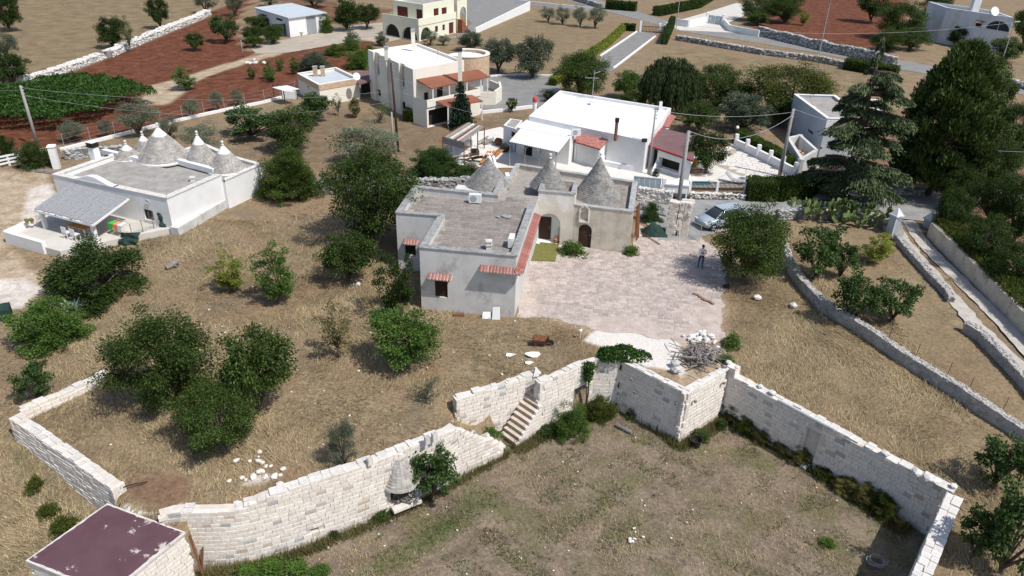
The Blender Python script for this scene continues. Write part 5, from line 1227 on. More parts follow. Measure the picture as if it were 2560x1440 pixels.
for (u0, u1, v0, v1, z0, z1, nm) in ((0, .12, 0, .8, -.05, zh, 'side'), (Lh - .12, Lh, 0, .8, -.05, zh, 'side'), (.12, Lh - .12, .7, .8, -.05, zh, 'back'), (-.08, Lh + .08, -.08, .88, zh, zh + .1, 'top'), (.12, Lh - .12, 0, .06, zh * .45, zh, 'front_panel')):
 o = V2(h0) + hd * u0 + hn * v0; mb = MB(); mb.obox((o.x, o.y, z0), (hd.x * (u1 - u0), hd.y * (u1 - u0), 0), (hn.x * (v1 - v0), hn.y * (v1 - v0), 0), (0, 0, z1 - z0)); obj(nm, mb, MT['whitewash'], hu)
f0, f1 = P(1722, 490, 0), P(1862, 492, 0); pf = thing('picket_fence', 'dark wooden picket fence between the lane and the pool terrace', 'fence', f0); n = 44
for k in (0, .48, .98): q = f0 + (f1 - f0) * k; mb = MB(); mb.box((q.x, q.y, 0), (.2, .2, 1.35)); obj('pillar', mb, MT['whitewash'], pf)
pkm = None
for i in range(n):
 q = f0 + (f1 - f0) * ((i + .5) / n); mb = MB(); mb.box((0, 0, 0), (.07, .03, .85))
 if pkm is None: pkm = mb.mesh('picket'); pkm.materials.append(MT['darkwood'])
 o = obj('picket', pkm, None, pf); o.location = (q.x, q.y + .04, .5)
for z in (.65, 1.2): mb = MB(); mb.bar((f0.x, f0.y + .08, z), (f1.x, f1.y + .08, z), .04, .06); obj('rail', mb, MT['darkwood'], pf)
# ------------------------------------------------------------------ junk yard items
js = thing('timber_shelter', 'ramshackle timber shelter with board roof on rusty posts', 'shelter', P(1155, 360, 0))
s0_, s1_, s2_, s3_ = P(1106, 343, 1.9), P(1160, 356, 1.9), P(1211, 318, 2.2), P(1168, 307, 2.2); nb = 9
for i in range(nb):
 a = s0_ + (s1_ - s0_) * (i / nb); b = s0_ + (s1_ - s0_) * ((i + .9) / nb); c = s3_ + (s2_ - s3_) * ((i + .9) / nb); e = s3_ + (s2_ - s3_) * (i / nb); up = Vector((0, 0, .05 + .05 * (i % 2)))
 mb = MB(); mb.add([a, b, c, e, a + up, b + up, c + up, e + up], BOXF); obj('roof_board', mb, MT['rust'] if i in (0, 5) else MT['greywood'] if i % 3 else MT['limetop'], js)
for k in (0, .33, .66, 1):
 for a, b in ((s0_, s3_), (s1_, s2_)): q = a + (b - a) * k; mb = MB(); mb.box((q.x, q.y, 0), (.1, .1, q.z)); obj('post', mb, MT['rust'], js)
mb = MB(); mb.bar(s0_ + Vector((0, 0, -.3)), s1_ + Vector((0, 0, -.3)), .05, .6); obj('end_board', mb, MT['greywood'], js)
def planks(px, py, n, L, mat, label, cat='planks', lean=.5, rz=0, group=None, spread=.6):
 q = P(px, py, .04); t = thing('plank_stack', label, cat, (q.x, q.y, .04), group)
 for i in range(n):
  mb = MB(); a = Vector((*rot(q, random.uniform(-spread, spread), random.uniform(-.3, .3), rz), .05 + .04 * i)); ang = rz + random.uniform(-.25, .25); b = a + Vector((math.cos(ang), math.sin(ang), 0)) * L + Vector((0, 0, lean * random.uniform(.6, 1)))
  mb.bar(a, b, random.uniform(.1, .3), .04); obj('plank', mb, mat, t)
planks(1215, 412, 10, 1.5, MT['orangewood'], 'leaning stack of orange varnished panels in the junk yard', lean=1.1, rz=.9)
planks(1238, 425, 5, 1.8, MT['whiteplastic'], 'white planks leaning by the orange panels', lean=1.0, rz=1.9)
planks(1120, 402, 8, 1.6, MT['greywood'], 'heap of grey weathered planks on the terrace edge', lean=.4, rz=.2)
planks(1170, 400, 9, 1.7, MT['rust'], 'pile of rusty brown frames and boards', lean=.7, rz=-.5)
planks(1198, 362, 6, 1.2, MT['greywood'], 'loose timber stacked under the shelter edge', lean=.5, rz=.6)
pal = thing('pallet', 'pale wooden pallet leaning against the junk yard bank', 'pallet', P(1108, 385, 0)); q = P(1110, 388, 0)
for i in range(7): mb = MB(); a = Vector((q.x + i * .17, q.y - i * .05, .05)); mb.bar(a, a + Vector((-.15, .55, .8)), .11, .03); obj('slat', mb, MT['limetop'], pal)
def blob(name, px, py, d, mat, label, cat, seed=1, z=0.03, group=None, sub=2):
 q = P(px, py, z); mb = MB(); mb.rock((q.x, q.y, z), d, seed, seed); return single(name, mb if sub == 1 else MB().rock((q.x, q.y, z), d, seed, seed, 2), mat, label, cat, group)
blob('black_sacks', 1188, 386, (.9, .7, .7), MT['black'], 'bulging black plastic sacks on the junk yard paving', 'sacks', 3)
blob('covered_heap', 1168, 365, (1.3, 1.0, .8), MT['limetop'], 'pale sheeted heap under the timber shelter', 'heap', 4)
blob('covered_heap', 1228, 355, (1.1, .8, .6), MT['whiteplastic'], 'small white sheeted heap between shelter and annex', 'heap', 6)
blob('covered_heap', 1262, 378, (1.6, 1.0, 1.0), MT['black'], 'dark tarpaulined heap beside the corrugated canopy', 'heap', 8)
blob('brush_heap', 1246, 362, (.9, .8, .8), MT['rust'], 'reddish brown heap of dry brush by the annex', 'brush', 9)
blob('rubble_heap', 1150, 412, (1.2, .7, .4), MT['limetop'], 'whitish rubble heap at the bank of the junk yard', 'rubble', 5)
tbx = thing('work_table', 'dark work table under the corrugated canopy', 'table', P(1345, 385, 0)); q = P(1345, 388, 0); mb = MB(); mb.box((q.x, q.y, .7), (1.5, .8, .06)); obj('tabletop', mb, MT['darkwood'], tbx)
for sx in (-.65, .65):
 for sy in (-.3, .3): mb = MB(); mb.box((q.x + sx, q.y + sy, 0), (.06, .06, .7)); obj('leg', mb, MT['darkwood'], tbx)
# ------------------------------------------------------------------ cream two storey villa
vh = thing('villa', 'cream two storey villa with brown canopies and a round roof terrace', 'house', P(1050, 270, 0))
zv = 5.8
v0, v1, v2, v3 = [V2(P(x, y, zv)) for x, y in ((928, 125), (1038, 173), (1160, 151), (1067, 105))]
v3 = v0 + (v2 - v1)
sl = MT['darkwood']
ops0 = [(942, 158, 953, 190, 'window'), (973, 172, 980, 206, 'window'), (1004, 186, 1015, 222, 'window'), (944, 222, 955, 244, 'dark'), (1005, 252, 1014, 275, 'dark')]
flat_house(vh, [v0, v1, v2, v3], zv, -.1, .3, .3, MT['cream'], MT['whiteroof'], None, ops={0: ops0, 1: [(1060, 232, 1072, 250, 'dark'), (1092, 216, 1108, 240, 'dark')]})
vd = (v1 - v0).normalized(); vn = Vector((vd.y, -vd.x)); Lv = (v1 - v0).length
for (xa, xb) in ((928, 941), (954, 972), (981, 1003), (1016, 1038)):
 u0, u1 = wall_hit(v0, v1, xa, 175)[0] / Lv, wall_hit(v0, v1, xb, 175)[0] / Lv
 o = v0 + vd * (Lv * u0) + vn * .003; mb = MB(); mb.obox((o.x, o.y, -.1), (vd.x * Lv * (u1 - u0), vd.y * Lv * (u1 - u0), 0), (vn.x * .28, vn.y * .28, 0), (0, 0, zv + .1)); obj('pilaster', mb, MT['cream'], vh)
for px, py in ((948, 136), (977, 152), (1009, 163)):
 u_, z_ = wall_hit(v0, v1, px, py); o = v0 + vd * (u_ - .3) + vn * .02; mb = MB(); mb.obox((o.x, o.y, zv - 1.6), (vd.x * .6, vd.y * .6, 0), (vn.x * .05, vn.y * .05, 0), (0, 0, 1.3)); obj('brown_panel', mb, MT['ochre'], vh)
# round terrace
ct = V2(P(1168, 138, zv - .6)); rT = 56 * mpp((ct.x, ct.y, zv)); mb = MB(); mb.lathe((ct.x, ct.y, 2.9), [(rT, 0), (rT, 2.55), (rT - .35, 2.55), (rT - .35, 2.2)], 40, -2.2, 2.0); obj('round_terrace_wall', mb, MT['ochre'], vh)
mb = MB(); mb.lathe((ct.x, ct.y, 5.42), [(rT + .06, 0), (rT + .06, .1), (rT - .42, .1), (rT - .42, 0)], 40, -2.2, 2.0); obj('terrace_coping', mb, MT['cream'], vh)
mb = MB(); mb.lathe((ct.x, ct.y, 5.0), [(rT - .3, 0), (rT - .3, .1), (0, .1)], 36); obj('terrace_roof', mb, MT['whiteroof'], vh)
mb = MB(); mb.lathe((ct.x, ct.y, 0), [(rT * .72, -.1), (rT * .72, 2.95), (rT * .9, 3.0), (rT * .98, 5.0)], 36); obj('drum_wall', mb, MT['cream'], vh)
# canopies and balcony: points on vertical planes standing out from the front wall
_vf = (v2 - v1).normalized(); _vo = Vector((_vf.y, -_vf.x))
def on_v(px, py, dist): a = v1 + _vo * dist; b = a + _vf; u, z = wall_hit(a, b, px, py); q = a + _vf * u; return Vector((q.x, q.y, z))
def slope_roof(name, qs, mat, root, th=.12):
 mb = MB(); q = [Vector(x) for x in qs]; mb.add(q + [x - Vector((0, 0, th)) for x in q], [(0, 1, 2, 3), (7, 6, 5, 4), (0, 4, 5, 1), (1, 5, 6, 2), (2, 6, 7, 3), (3, 7, 4, 0)]); return obj(name, mb, mat, root)
k0, k1, k2, k3 = on_v(1077, 220, 2.3), on_v(1223, 191, 2.3), on_v(1195, 173, .03), on_v(1041, 198, .03)
slope_roof('upper_canopy', (k0, k1, k2, k3), MT['brownroof'], vh)
bz = on_v(1110, 242, 2.4).z - .75; b0_, b1_ = on_v(1066, 248, 2.4), on_v(1200, 226, 2.4)
for t in (.03, .3, .6, .85, .97): q = k0 + (k1 - k0) * t; mb = MB(); mb.box((q.x, q.y + .15, bz), (.13, .13, q.z - bz - .1)); obj('canopy_post', mb, MT['whitewash'], vh)
mb = MB(); mb.prism([V2(b0_), V2(b1_), v1 + _vf * (b1_ - Vector((v1.x, v1.y, 0))).xy.dot(_vf), v1], bz - .2, bz); obj('balcony_slab', mb, MT['cream'], vh)
bal = [V2(b0_), V2(b1_)]; Lb = (bal[1] - bal[0]).length; bh_ = [(.25, .42 * Lb, .05, bz - .35, 'rect', .5), (.5 * Lb, .8 * Lb, .05, bz - .35, 'rect', .5)]
wmb = MB(); facade(wmb, bal[0], bal[1], -.1, bz + .75, bz + .75, bh_); facade(wmb, bal[1], bal[1] - _vo * 2.3, -.1, bz + .75, bz + .75); facade(wmb, bal[0] - _vo * 2.3, bal[0], -.1, bz + .75, bz + .75); mb = wmb; mb.bar((bal[0].x, bal[0].y, bz + .38), (bal[1].x, bal[1].y, bz + .38), .2, .78); obj('balcony_wall', wmb, MT['cream'], vh)
for h in bh_: opening(vh, bal[0], bal[1], h, 'dark')
j0, j1, j2, j3 = on_v(1117, 266, 4.2), on_v(1208, 252, 4.2), on_v(1178, 236, 2.45), on_v(1089, 252, 2.45)
slope_roof('lower_canopy', (j0, j1, j2, j3), MT['brownroof'], vh)
for t in (.03, .5, .97): q = j0 + (j1 - j0) * t; mb = MB(); mb.box((q.x, q.y + .1, -.05), (.13, .13, q.z)); obj('canopy_post', mb, MT['whitewash'], vh)
mb = MB(); rp_ = [P(1200, 262, 0), P(1236, 262, 0), P(1252, 250, 0), P(1248, 232, 0), P(1225, 222, 0)]
for a, b, h in zip(rp_, rp_[1:], (1.6, 1.7, 1.5, 1.2)): mb.bar((a.x, a.y, h / 2 - .05), (b.x, b.y, h / 2 - .05), .25, h)
obj('ramp_wall', mb, MT['cream'], vh)
sw0, sw1 = P(1020, 236, 1.9), P(1064, 302, 0); mb = MB(); mb.add([(sw0.x, sw0.y, -.1), (sw1.x, sw1.y, -.1), (sw1.x, sw1.y, .9), (sw0.x, sw0.y, 2.7), (sw0.x + .3, sw0.y + .1, -.1), (sw1.x + .3, sw1.y + .1, -.1), (sw1.x + .3, sw1.y + .1, .9), (sw0.x + .3, sw0.y + .1, 2.7)], [(0, 1, 2, 3), (7, 6, 5, 4), (3, 2, 6, 7), (1, 5, 6, 2), (0, 3, 7, 4)]); obj('stair_wall', mb, MT['cream'], vh)
a, b = P(1063, 303, 0), P(1235, 268, 0); mb = MB(); mb.bar((a.x, a.y, .2), (P(1118, 294, 0)).xy.to_3d() + Vector((0, 0, .2)), .35, .5); mb.bar((*XY(1118, 294), .2), (*XY(1205, 282), .2), .35, .5); obj('garden_kerb', mb, MT['whitewash'], vh)
for (px, py, ty, mt) in ((1034, 128, 78, 'cream'), (967, 150, 122, 'cream'), (1150, 175, 128, 'cream')):
 q = P(px, py, zv - .3); zz = ztop(q, ty); mb = MB(); mb.box((q.x, q.y, zv - 1.5 if px == 1150 else zv - .3), (.42, .42, zz - zv + (1.5 if px == 1150 else .3))); c_ = obj('chimney', mb, MT[mt], vh); mb = MB(); mb.box((q.x, q.y, zz), (.5, .5, .28)); obj('cowl', mb, MT['greymetal' if px != 1150 else 'black'], c_)
q = P(1095, 160, zv - .3); mb = MB(); mb.tube([(q.x, q.y, zv - .3), (q.x, q.y, zv + 1.5)], .03, 6); mb.bar((q.x - .4, q.y, zv + 1.3), (q.x + .4, q.y, zv + 1.3), .03); obj('antenna', mb, MT['greymetal'], vh)
# outbuilding of the villa
ob_ = thing('outbuilding', 'low cream outbuilding with brown banded parapet and twin chimneys', 'house', P(820, 255, 0)); zo_ = 2.45
o0, o1, o2 = [V2(P(x, y, zo_)) for x, y in ((743, 184), (797, 213), (897, 196))]; o3 = o0 + (o2 - o1)
flat_house(ob_, [o0, o1, o2, o3], zo_, -.1, .28, .22, MT['cream'], MT['metalroof'], MT['cream'], ops={0: [(784, 228, 790, 240, 'dark'), (768, 213, 774, 222, 'window')]})
for a, b in ((o0, o1), (o1, o2)): d = (b - a).normalized(); n = Vector((d.y, -d.x)); mb = MB(); mb.obox((a.x + n.x * .003, a.y + n.y * .003, zo_ - .62), (b.x - a.x, b.y - a.y, 0), (n.x * .05, n.y * .05, 0), (0, 0, .6)); obj('brown_band', mb, MT['ochre'], ob_)
for px in (789, 808): q = P(px, 190, zo_ - .25); mb = MB(); mb.box((q.x, q.y, zo_ - .3), (.45, .45, 1.15)); c_ = obj('chimney', mb, MT['ochre'], ob_); mb = MB(); mb.box((q.x, q.y, zo_ + .85), (.55, .55, .1)); obj('cap', mb, MT['greymetal'], c_)
dish(ob_, (*XY(892, 195, zo_ + .5), zo_ + .7), .6)
mb = MB(); slope_roof('link_roof', (P(898, 210, 2.2), P(935, 200, 2.2), P(930, 176, 2.4), P(880, 180, 2.4)), MT['maroon2'], ob_);
for px, py in ((905, 238), (930, 232)): q = P(px, py, 0); mb = MB(); mb.box((q.x, q.y, 0), (.12, .12, 2.15)); obj('link_post', mb, MT['rust'], ob_)
mb = MB(); q0, q1 = V2(P(900, 240, 0)), V2(P(936, 232, 0)); facade(mb, q0 + Vector((0, 1.2)), q1 + Vector((0, 1.2)), 0, 2.1, 2.1); obj('link_glazing', mb, MT['glass'], ob_)
sh2 = thing('lean_to', 'small open shelter with pale metal roof beside the outbuilding', 'shelter', P(712, 250, 0)); slope_roof('roof', (P(680, 218, 1.75), P(712, 228, 1.75), P(748, 222, 1.9), P(718, 213, 1.9)), MT['whiteplastic'], sh2, .06)
for px, py in ((686, 246), (712, 252), (744, 248)): q = P(px, py, 0); mb = MB(); mb.box((q.x, q.y, 0), (.1, .1, 1.7)); obj('post', mb, MT['darkwood'], sh2)
mb = MB(); q = P(725, 246, 0); mb.box((q.x, q.y, .0), (1.6, .5, .9)); obj('counter', mb, MT['whitewash'], sh2)
# ------------------------------------------------------------------ barn with metal roof
bn = thing('farm_building', 'white rectangular barn with pale metal roof and large grey door', 'barn', P(745, 90, 0)); zb_ = 3.1
n0, n1, n2 = [V2(P(x, y, zb_)) for x, y in ((639, 21), (721, 46), (813, 33))]; n3 = n0 + (n2 - n1)
flat_house(bn, [n0, n1, n2, n3], zb_, -.1, .001, .1, MT['whitewash'], MT['metalroof'], None, ops={0: [(689, 43, 706, 54, 'dark'), (650, 33, 668, 42, 'dark')], 1: [(764, 40, 793, 84, 'roller', MT['greymetal'])]}, skip=(0, 1, 2, 3))
mb = MB(); cen_ = (n0 + n1 + n2 + n3) / 4; mb.prism([cen_ + (p - cen_) * 1.05 for p in (n0, n1, n2, n3)], 3.1, 3.25); obj('roof_edge', mb, MT['metalroof'], bn)
tk = thing('garden_table', 'small white table standing before the barn wall', 'table', P(748, 88, 0)); q = P(749, 89, 0); mb = MB(); mb.box((q.x, q.y, .6), (1.3, .7, .08)); obj('tabletop', mb, MT['whiteplastic'], tk)
for sx in (-.5, .5): mb = MB(); mb.box((q.x + sx, q.y, 0), (.1, .5, .6)); obj('leg', mb, MT['whiteplastic'], tk)
q = P(700, 92, 0); mb = MB(); mb.box((q.x, q.y, 0), (2.2, .2, 2.1), .5); single('screen_fence', mb, MT['netgreen'], 'dark green netting screen fixed beside the barn corner', 'screen')
# ------------------------------------------------------------------ pale yellow house at the top
yh = thing('yellow_house', 'pale yellow two storey house with arcade, balcony and dark red shutters', 'house', P(1060, 95, 0)); zy = 5.8; zbal = 2.75
y0, y1, y2 = V2(P(958, 87, 0)), V2(P(1048, 104, 0)), V2(P(1140, 82, 0)); y3 = y0 + (y2 - y1)
yd = (y1 - y0).normalized(); ye = (y2 - y1).normalized()
z1_ = zbal - .25; wm = MB(); Ly0 = (y1 - y0).length; Ly1 = (y2 - y1).length
hh = [(.5, Ly0 / 2 - .3, .05, 2.1, 'arch', .4), (Ly0 / 2 + .3, Ly0 - .5, .05, 2.1, 'arch', .4)]; hh1 = [(.5, Ly1 * .32, .05, 2.1, 'arch', .4), (Ly1 * .42, Ly1 * .5, .9, 1.9, 'rect'), (Ly1 * .62, Ly1 * .69, .9, 1.9, 'rect'), (Ly1 * .8, Ly1 * .93, .05, 2.0, 'rect')]
facade(wm, y0, y1, -.1, z1_, z1_, hh); facade(wm, y1, y2, -.1, z1_, z1_, hh1); facade(wm, y2, y3, -.1, z1_, z1_); facade(wm, y3, y0, -.1, z1_, z1_); obj('arcade_wall', wm, MT['yellow'], yh)
for h in hh: opening(yh, y0, y1, h, 'dark', name='arch_opening')
opening(yh, y1, y2, hh1[0], 'dark', name='arch_opening'); opening(yh, y1, y2, hh1[1], 'shutter', MT['redwood']); opening(yh, y1, y2, hh1[2], 'shutter', MT['redwood']); opening(yh, y1, y2, hh1[3], 'door', MT['redwood'])
mb = MB(); cy = (y0 + y1 + y2 + y3) / 4; mb.prism([cy + (p - cy) * 1.02 for p in (y0, y1, y2, y3)], z1_, zbal); obj('balcony_slab', mb, MT['yellow'], yh)
mb = MB()
for a, b in ((y0, y1), (y1, y2)): mb.bar((a.x, a.y, zbal + .45), (b.x, b.y, zbal + .45), .18, .9)
obj('balustrade', mb, MT['yellow'], yh)
up_ = [y0 + yd * 1.5 + ye * 1.6, y1 - yd * .2 + ye * 1.6, y2 - yd * .2 - ye * .3, y3 + yd * 1.5 - ye * .3]
flat_house(yh, up_, zy, zbal, .3, .3, MT['yellow'], MT['roofgrey'], None, ops={0: [(992, 14, 1020, 46, 'shutter', MT['redwood']), (1040, 22, 1056, 56, 'shutter', MT['redwood'])], 1: [(1084, 22, 1097, 44, 'shutter', MT['redwood']), (1104, 20, 1117, 41, 'shutter', MT['redwood'])]})
s0_ = y2; ra = MB();
for i in range(8): q = s0_ + ye * (.3 + i * .32); ra.obox((q.x, q.y, -.1), (ye.x * .34, ye.y * .34, 0), (-yd.x * -1.3, -yd.y * -1.3, 0), (0, 0, .25 + .3 * (8 - i) - .2))
obj('outside_stairs', ra, MT['brownroof'], yh)
pt0, pt1 = y2 + ye * .2 + yd * .2, y2 + ye * 3.4 + yd * .2; mb = MB(); facade(mb, pt0, pt1, -.1, 5.6, 5.6, [(.9, 2.9, .05, 4.3, 'arch', .3)]); facade(mb, pt1, pt1 - yd * .3, -.1, 5.6, 5.6); obj('porch_arch', mb, MT['yellow'], yh)
mb = MB(); mb.prism([pt0, pt1, pt1 - yd * 3, pt0 - yd * 3], 5.5, 5.8); obj('porch_roof', mb, MT['yellow'], yh)
sheet('upper_court', polyw([(1090, 100), (1160, 95), (1190, 80), (1330, 22), (1280, -20), (1120, -20), (1150, 30), (1180, 60), (1140, 90)], amp=.1, step=3), .045, MT['asphalt2'])
a, b = P(1190, 84, 0), P(1325, 26, 0); gw = MB(); N = 14
for i in range(N):
 p = a + (b - a) * (i / N); q = a + (b - a) * ((i + 1) / N); z0 = 1.0 + .9 * (i / N); gw.add([(p.x, p.y, -.1), (q.x, q.y, -.1), (q.x, q.y, z0), (p.x, p.y, z0 - .05), (p.x - .25, p.y + .1, -.1), (q.x - .25, q.y + .1, -.1), (q.x - .25, q.y + .1, z0), (p.x - .25, p.y + .1, z0 - .05)], [(0, 1, 2, 3), (7, 6, 5, 4), (3, 2, 6, 7), (0, 3, 7, 4), (1, 5, 6, 2)])
single('white_wall', gw, MT['whitewash'], 'long white garden wall climbing beside the mown slope', 'wall')
# ------------------------------------------------------------------ grey blue house on the right
bh = thing('blue_house', 'grey blue two level house with white edged flat roof behind the cedar', 'house', P(2050, 320, 0)); zq = 3.9
q0, q1, q2, q3, q4, q5 = [V2(P(x, y, zq)) for x, y in ((1985, 236), (2068, 297), (2200, 300), (2200, 250), (2101, 249), (2088, 239))]
flat_house(bh, [q0, q1, q2, q3, q4, q5], zq, -.1, .22, .25, MT['bluegrey'], MT['roofgrey'], MT['whitewash'], ops={0: [(2020, 321, 2032, 338, 'dark')], 1: [(2075, 320, 2095, 336, 'dark')]})
mb = MB(); d = (q2 - q1).normalized(); n = Vector((d.y, -d.x)); mb.obox((q1.x + n.x * .003, q1.y + n.y * .003, 2.6), ((q2 - q1).x, (q2 - q1).y, 0), (n.x * .05, n.y * .05, 0), (0, 0, 1.2)); obj('white_band', mb, MT['whitewash'], bh)
q = P(2040, 268, zq); mb = MB(); mb.box((q.x - .2, q.y, zq - .9), (.3, .25, .95)); obj('rain_hopper', mb, MT['whitewash'], bh)
fr = MB();
for (px, py) in ((2105, 262), (2115, 268), (2126, 260)): q = P(px, py, zq - .2); fr.bar((q.x, q.y, zq - .2), (q.x + .5, q.y + .2, zq + 1.1), .05); fr.bar((q.x + 1.0, q.y + .3, zq - .2), (q.x + .5, q.y + .2, zq + 1.1), .05); fr.bar((q.x, q.y, zq), (q.x + 1.3, q.y - 1.0, zq), .05)
obj('roof_frame', fr, MT['whiteplastic'], bh)
anx = [V2(P(x, y, 1.6)) for x, y in ((1966, 345), (2004, 394), (2044, 382), (2002, 338))]
rz_ = thing('ruined_annex', 'roofless grey annex with broken walls before the blue house', 'ruin', P(2000, 385, 0)); mb = MB()
for a, b, za, zb2 in ((anx[0], anx[1], 1.7, 1.4), (anx[1], anx[2], 1.4, 1.9), (anx[2], anx[3], 1.9, 1.7), (anx[3], anx[0], 1.7, 1.7)):
 d = (b - a).normalized(); n = Vector((-d.y, d.x)) * .3; mb.add([(a.x, a.y, -.1), (b.x, b.y, -.1), (b.x, b.y, zb2), (a.x, a.y, za), (a.x + n.x, a.y + n.y, -.1), (b.x + n.x, b.y + n.y, -.1), (b.x + n.x, b.y + n.y, zb2), (a.x + n.x, a.y + n.y, za)], [(0, 1, 2, 3), (7, 6, 5, 4), (3, 2, 6, 7), (0, 3, 7, 4), (1, 5, 6, 2)])
obj('wall', mb, MT['greyplaster'], rz_)
mb = MB()
for i in range(26): p = (anx[0] + anx[1] + anx[2] + anx[3]) / 4; mb.rock((p.x + random.uniform(-1, 1), p.y + random.uniform(-.9, .9), .5 + random.random() * .4), (.5, .4, .3), i, i)
obj('fallen_rubble', mb, MT['ochre'], rz_, 'stuff')
# ------------------------------------------------------------------ far right house
fh = thing('far_house', 'stained pale blue house with arched blue window and rooftop chimney', 'house', P(2430, 95, 0)); zf = 6.2
g0_, g1_, g2_ = [V2(P(x, y, zf)) for x, y in ((2367, 19), (2535, 44), (2522, 24))]; g3_ = V2(P(2370, 8, zf))
flat_house(fh, [g0_, g1_, g1_ + Vector((1.5, 9)), g0_ + Vector((1, 9))], zf, -.1, .5, .35, MT['palewall'], MT['roofgrey'], None, ops={0: [(2470, 48, 2524, 82, 'window', MT['whiteplastic'], 'arch'), (2440, 57, 2452, 69, 'dark')]})
q = P(2435, 24, zf); mb = MB(); mb.box((q.x, q.y, zf - .5), (1.3, 1.1, 2.6)); c_ = obj('chimney', mb, MT['palewall'], fh); mb = MB(); mb.box((q.x, q.y, zf + 2.1), (1.5, 1.3, .2)); obj('cap', mb, MT['gatepaint'], c_)
dish(fh, (*XY(2488, 28, zf + .6), zf + .6), .2, .8)
tile_awning(fh, *[g0_ + (g1_ - g0_).normalized() * wall_hit(g0_, g1_, x, 54)[0] for x in (2438, 2463)], wall_hit(g0_, g1_, 2440, 51)[1], .7, .2, .3)
slope_roof('green_awning', (P(2418, 96, 1.6), P(2460, 96, 1.6), P(2458, 86, 2.2), P(2420, 84, 2.2)), MT['netgreen'], fh)
blob('blue_tarpaulin', 2472, 100, (3.4, 1.6, .9), pmat('bright blue tarpaulin', [(.02, .16, .5), (.04, .24, .62)], 3, .5, .2), 'crumpled bright blue tarpaulin beside the far house', 'tarpaulin', 4)
# ------------------------------------------------------------------ foliage
LEAF = {
 'walnut': leafmat('walnut leaves', (.022, .041, .008), (.046, .080, .015), (.092, .135, .032)),
 'deep': leafmat('dark evergreen leaves', (.014, .030, .006), (.030, .057, .011), (.064, .10, .022)),
 'fig': leafmat('fig leaves', (.028, .055, .014), (.055, .100, .026), (.10, .16, .05)),
 'olive': leafmat('olive leaves', (.09, .112, .066), (.15, .175, .112), (.23, .25, .175)),
 'greyolive': leafmat('dusky olive leaves', (.045, .064, .038), (.085, .108, .066), (.145, .168, .112)),
 'fresh': leafmat('fresh green leaves', (.040, .085, .014), (.075, .14, .024), (.12, .20, .045)),
 'lime': leafmat('yellow green leaves', (.12, .155, .018), (.20, .245, .034), (.30, .33, .07)),
 'dry': leafmat('half dry leaves', (.085, .09, .025), (.15, .14, .045), (.23, .20, .08)),
 'brown': leafmat('withered brown leaves', (.12, .05, .02), (.22, .10, .04), (.32, .17, .08), trans=.15),
 'moss': leafmat('yellowish conifer bush', (.035, .050, .008), (.062, .082, .014), (.105, .125, .026)),
 'cedar': leafmat('blue green cedar needles', (.032, .054, .020), (.060, .09, .035), (.12, .15, .07), trans=.1),
 'pine': leafmat('pine needles', (.028, .052, .011), (.052, .086, .019), (.105, .14, .038), trans=.1),
 'fir': leafmat('fir needles', (.010, .024, .014), (.020, .042, .022), (.040, .068, .036), trans=.1),
 'ivy': leafmat('ivy leaves', (.020, .046, .010), (.040, .080, .018), (.075, .125, .035)),
 'vine': leafmat('vine leaves', (.022, .060, .010), (.042, .10, .018), (.08, .15, .035)),
 'cactus': leafmat('prickly pear green', (.085, .125, .042), (.135, .18, .066), (.20, .235, .11), trans=.0),
 'willow': leafmat('willow leaves', (.025, .042, .014), (.045, .070, .024), (.085, .115, .045)),
 'hedge': leafmat('clipped hedge leaves', (.030, .060, .010), (.060, .10, .018), (.13, .17, .04)),
}
def rnd_unit(n, rng):
 v = rng.normal(size=(n, 3)); return v / np.linalg.norm(v, axis=1)[:, None]
def leaves(C, D, L, Wd, rng, upbias=.35):
 """C centres (n,3), D directions, L length, W half width -> (n,4,3)"""
 n = len(C); D = D / np.linalg.norm(D, axis=1)[:, None]
 up = rnd_unit(n, rng) + np.array([0, 0, upbias * 2]); S = np.cross(D, up); S /= np.linalg.norm(S, axis=1)[:, None] + 1e-9
 N = np.cross(S, D); L = L[:, None]; Wd = Wd[:, None]
 a = C - D * L * .5; t = C + D * L * .5; m = C + D * L * .05 - N * L * .06
 return np.stack([a, m + S * Wd, t - N * L * .08, m - S * Wd], 1)
def lumpf(d, seed):
 return np.array([1 + .5 * noise.noise(Vector(v) * 1.6 + Vector((seed * 7.1, 0, 0))) + .28 * noise.noise(Vector(v) * 3.4 + Vector((0, seed * 3.3, 0))) for v in d])
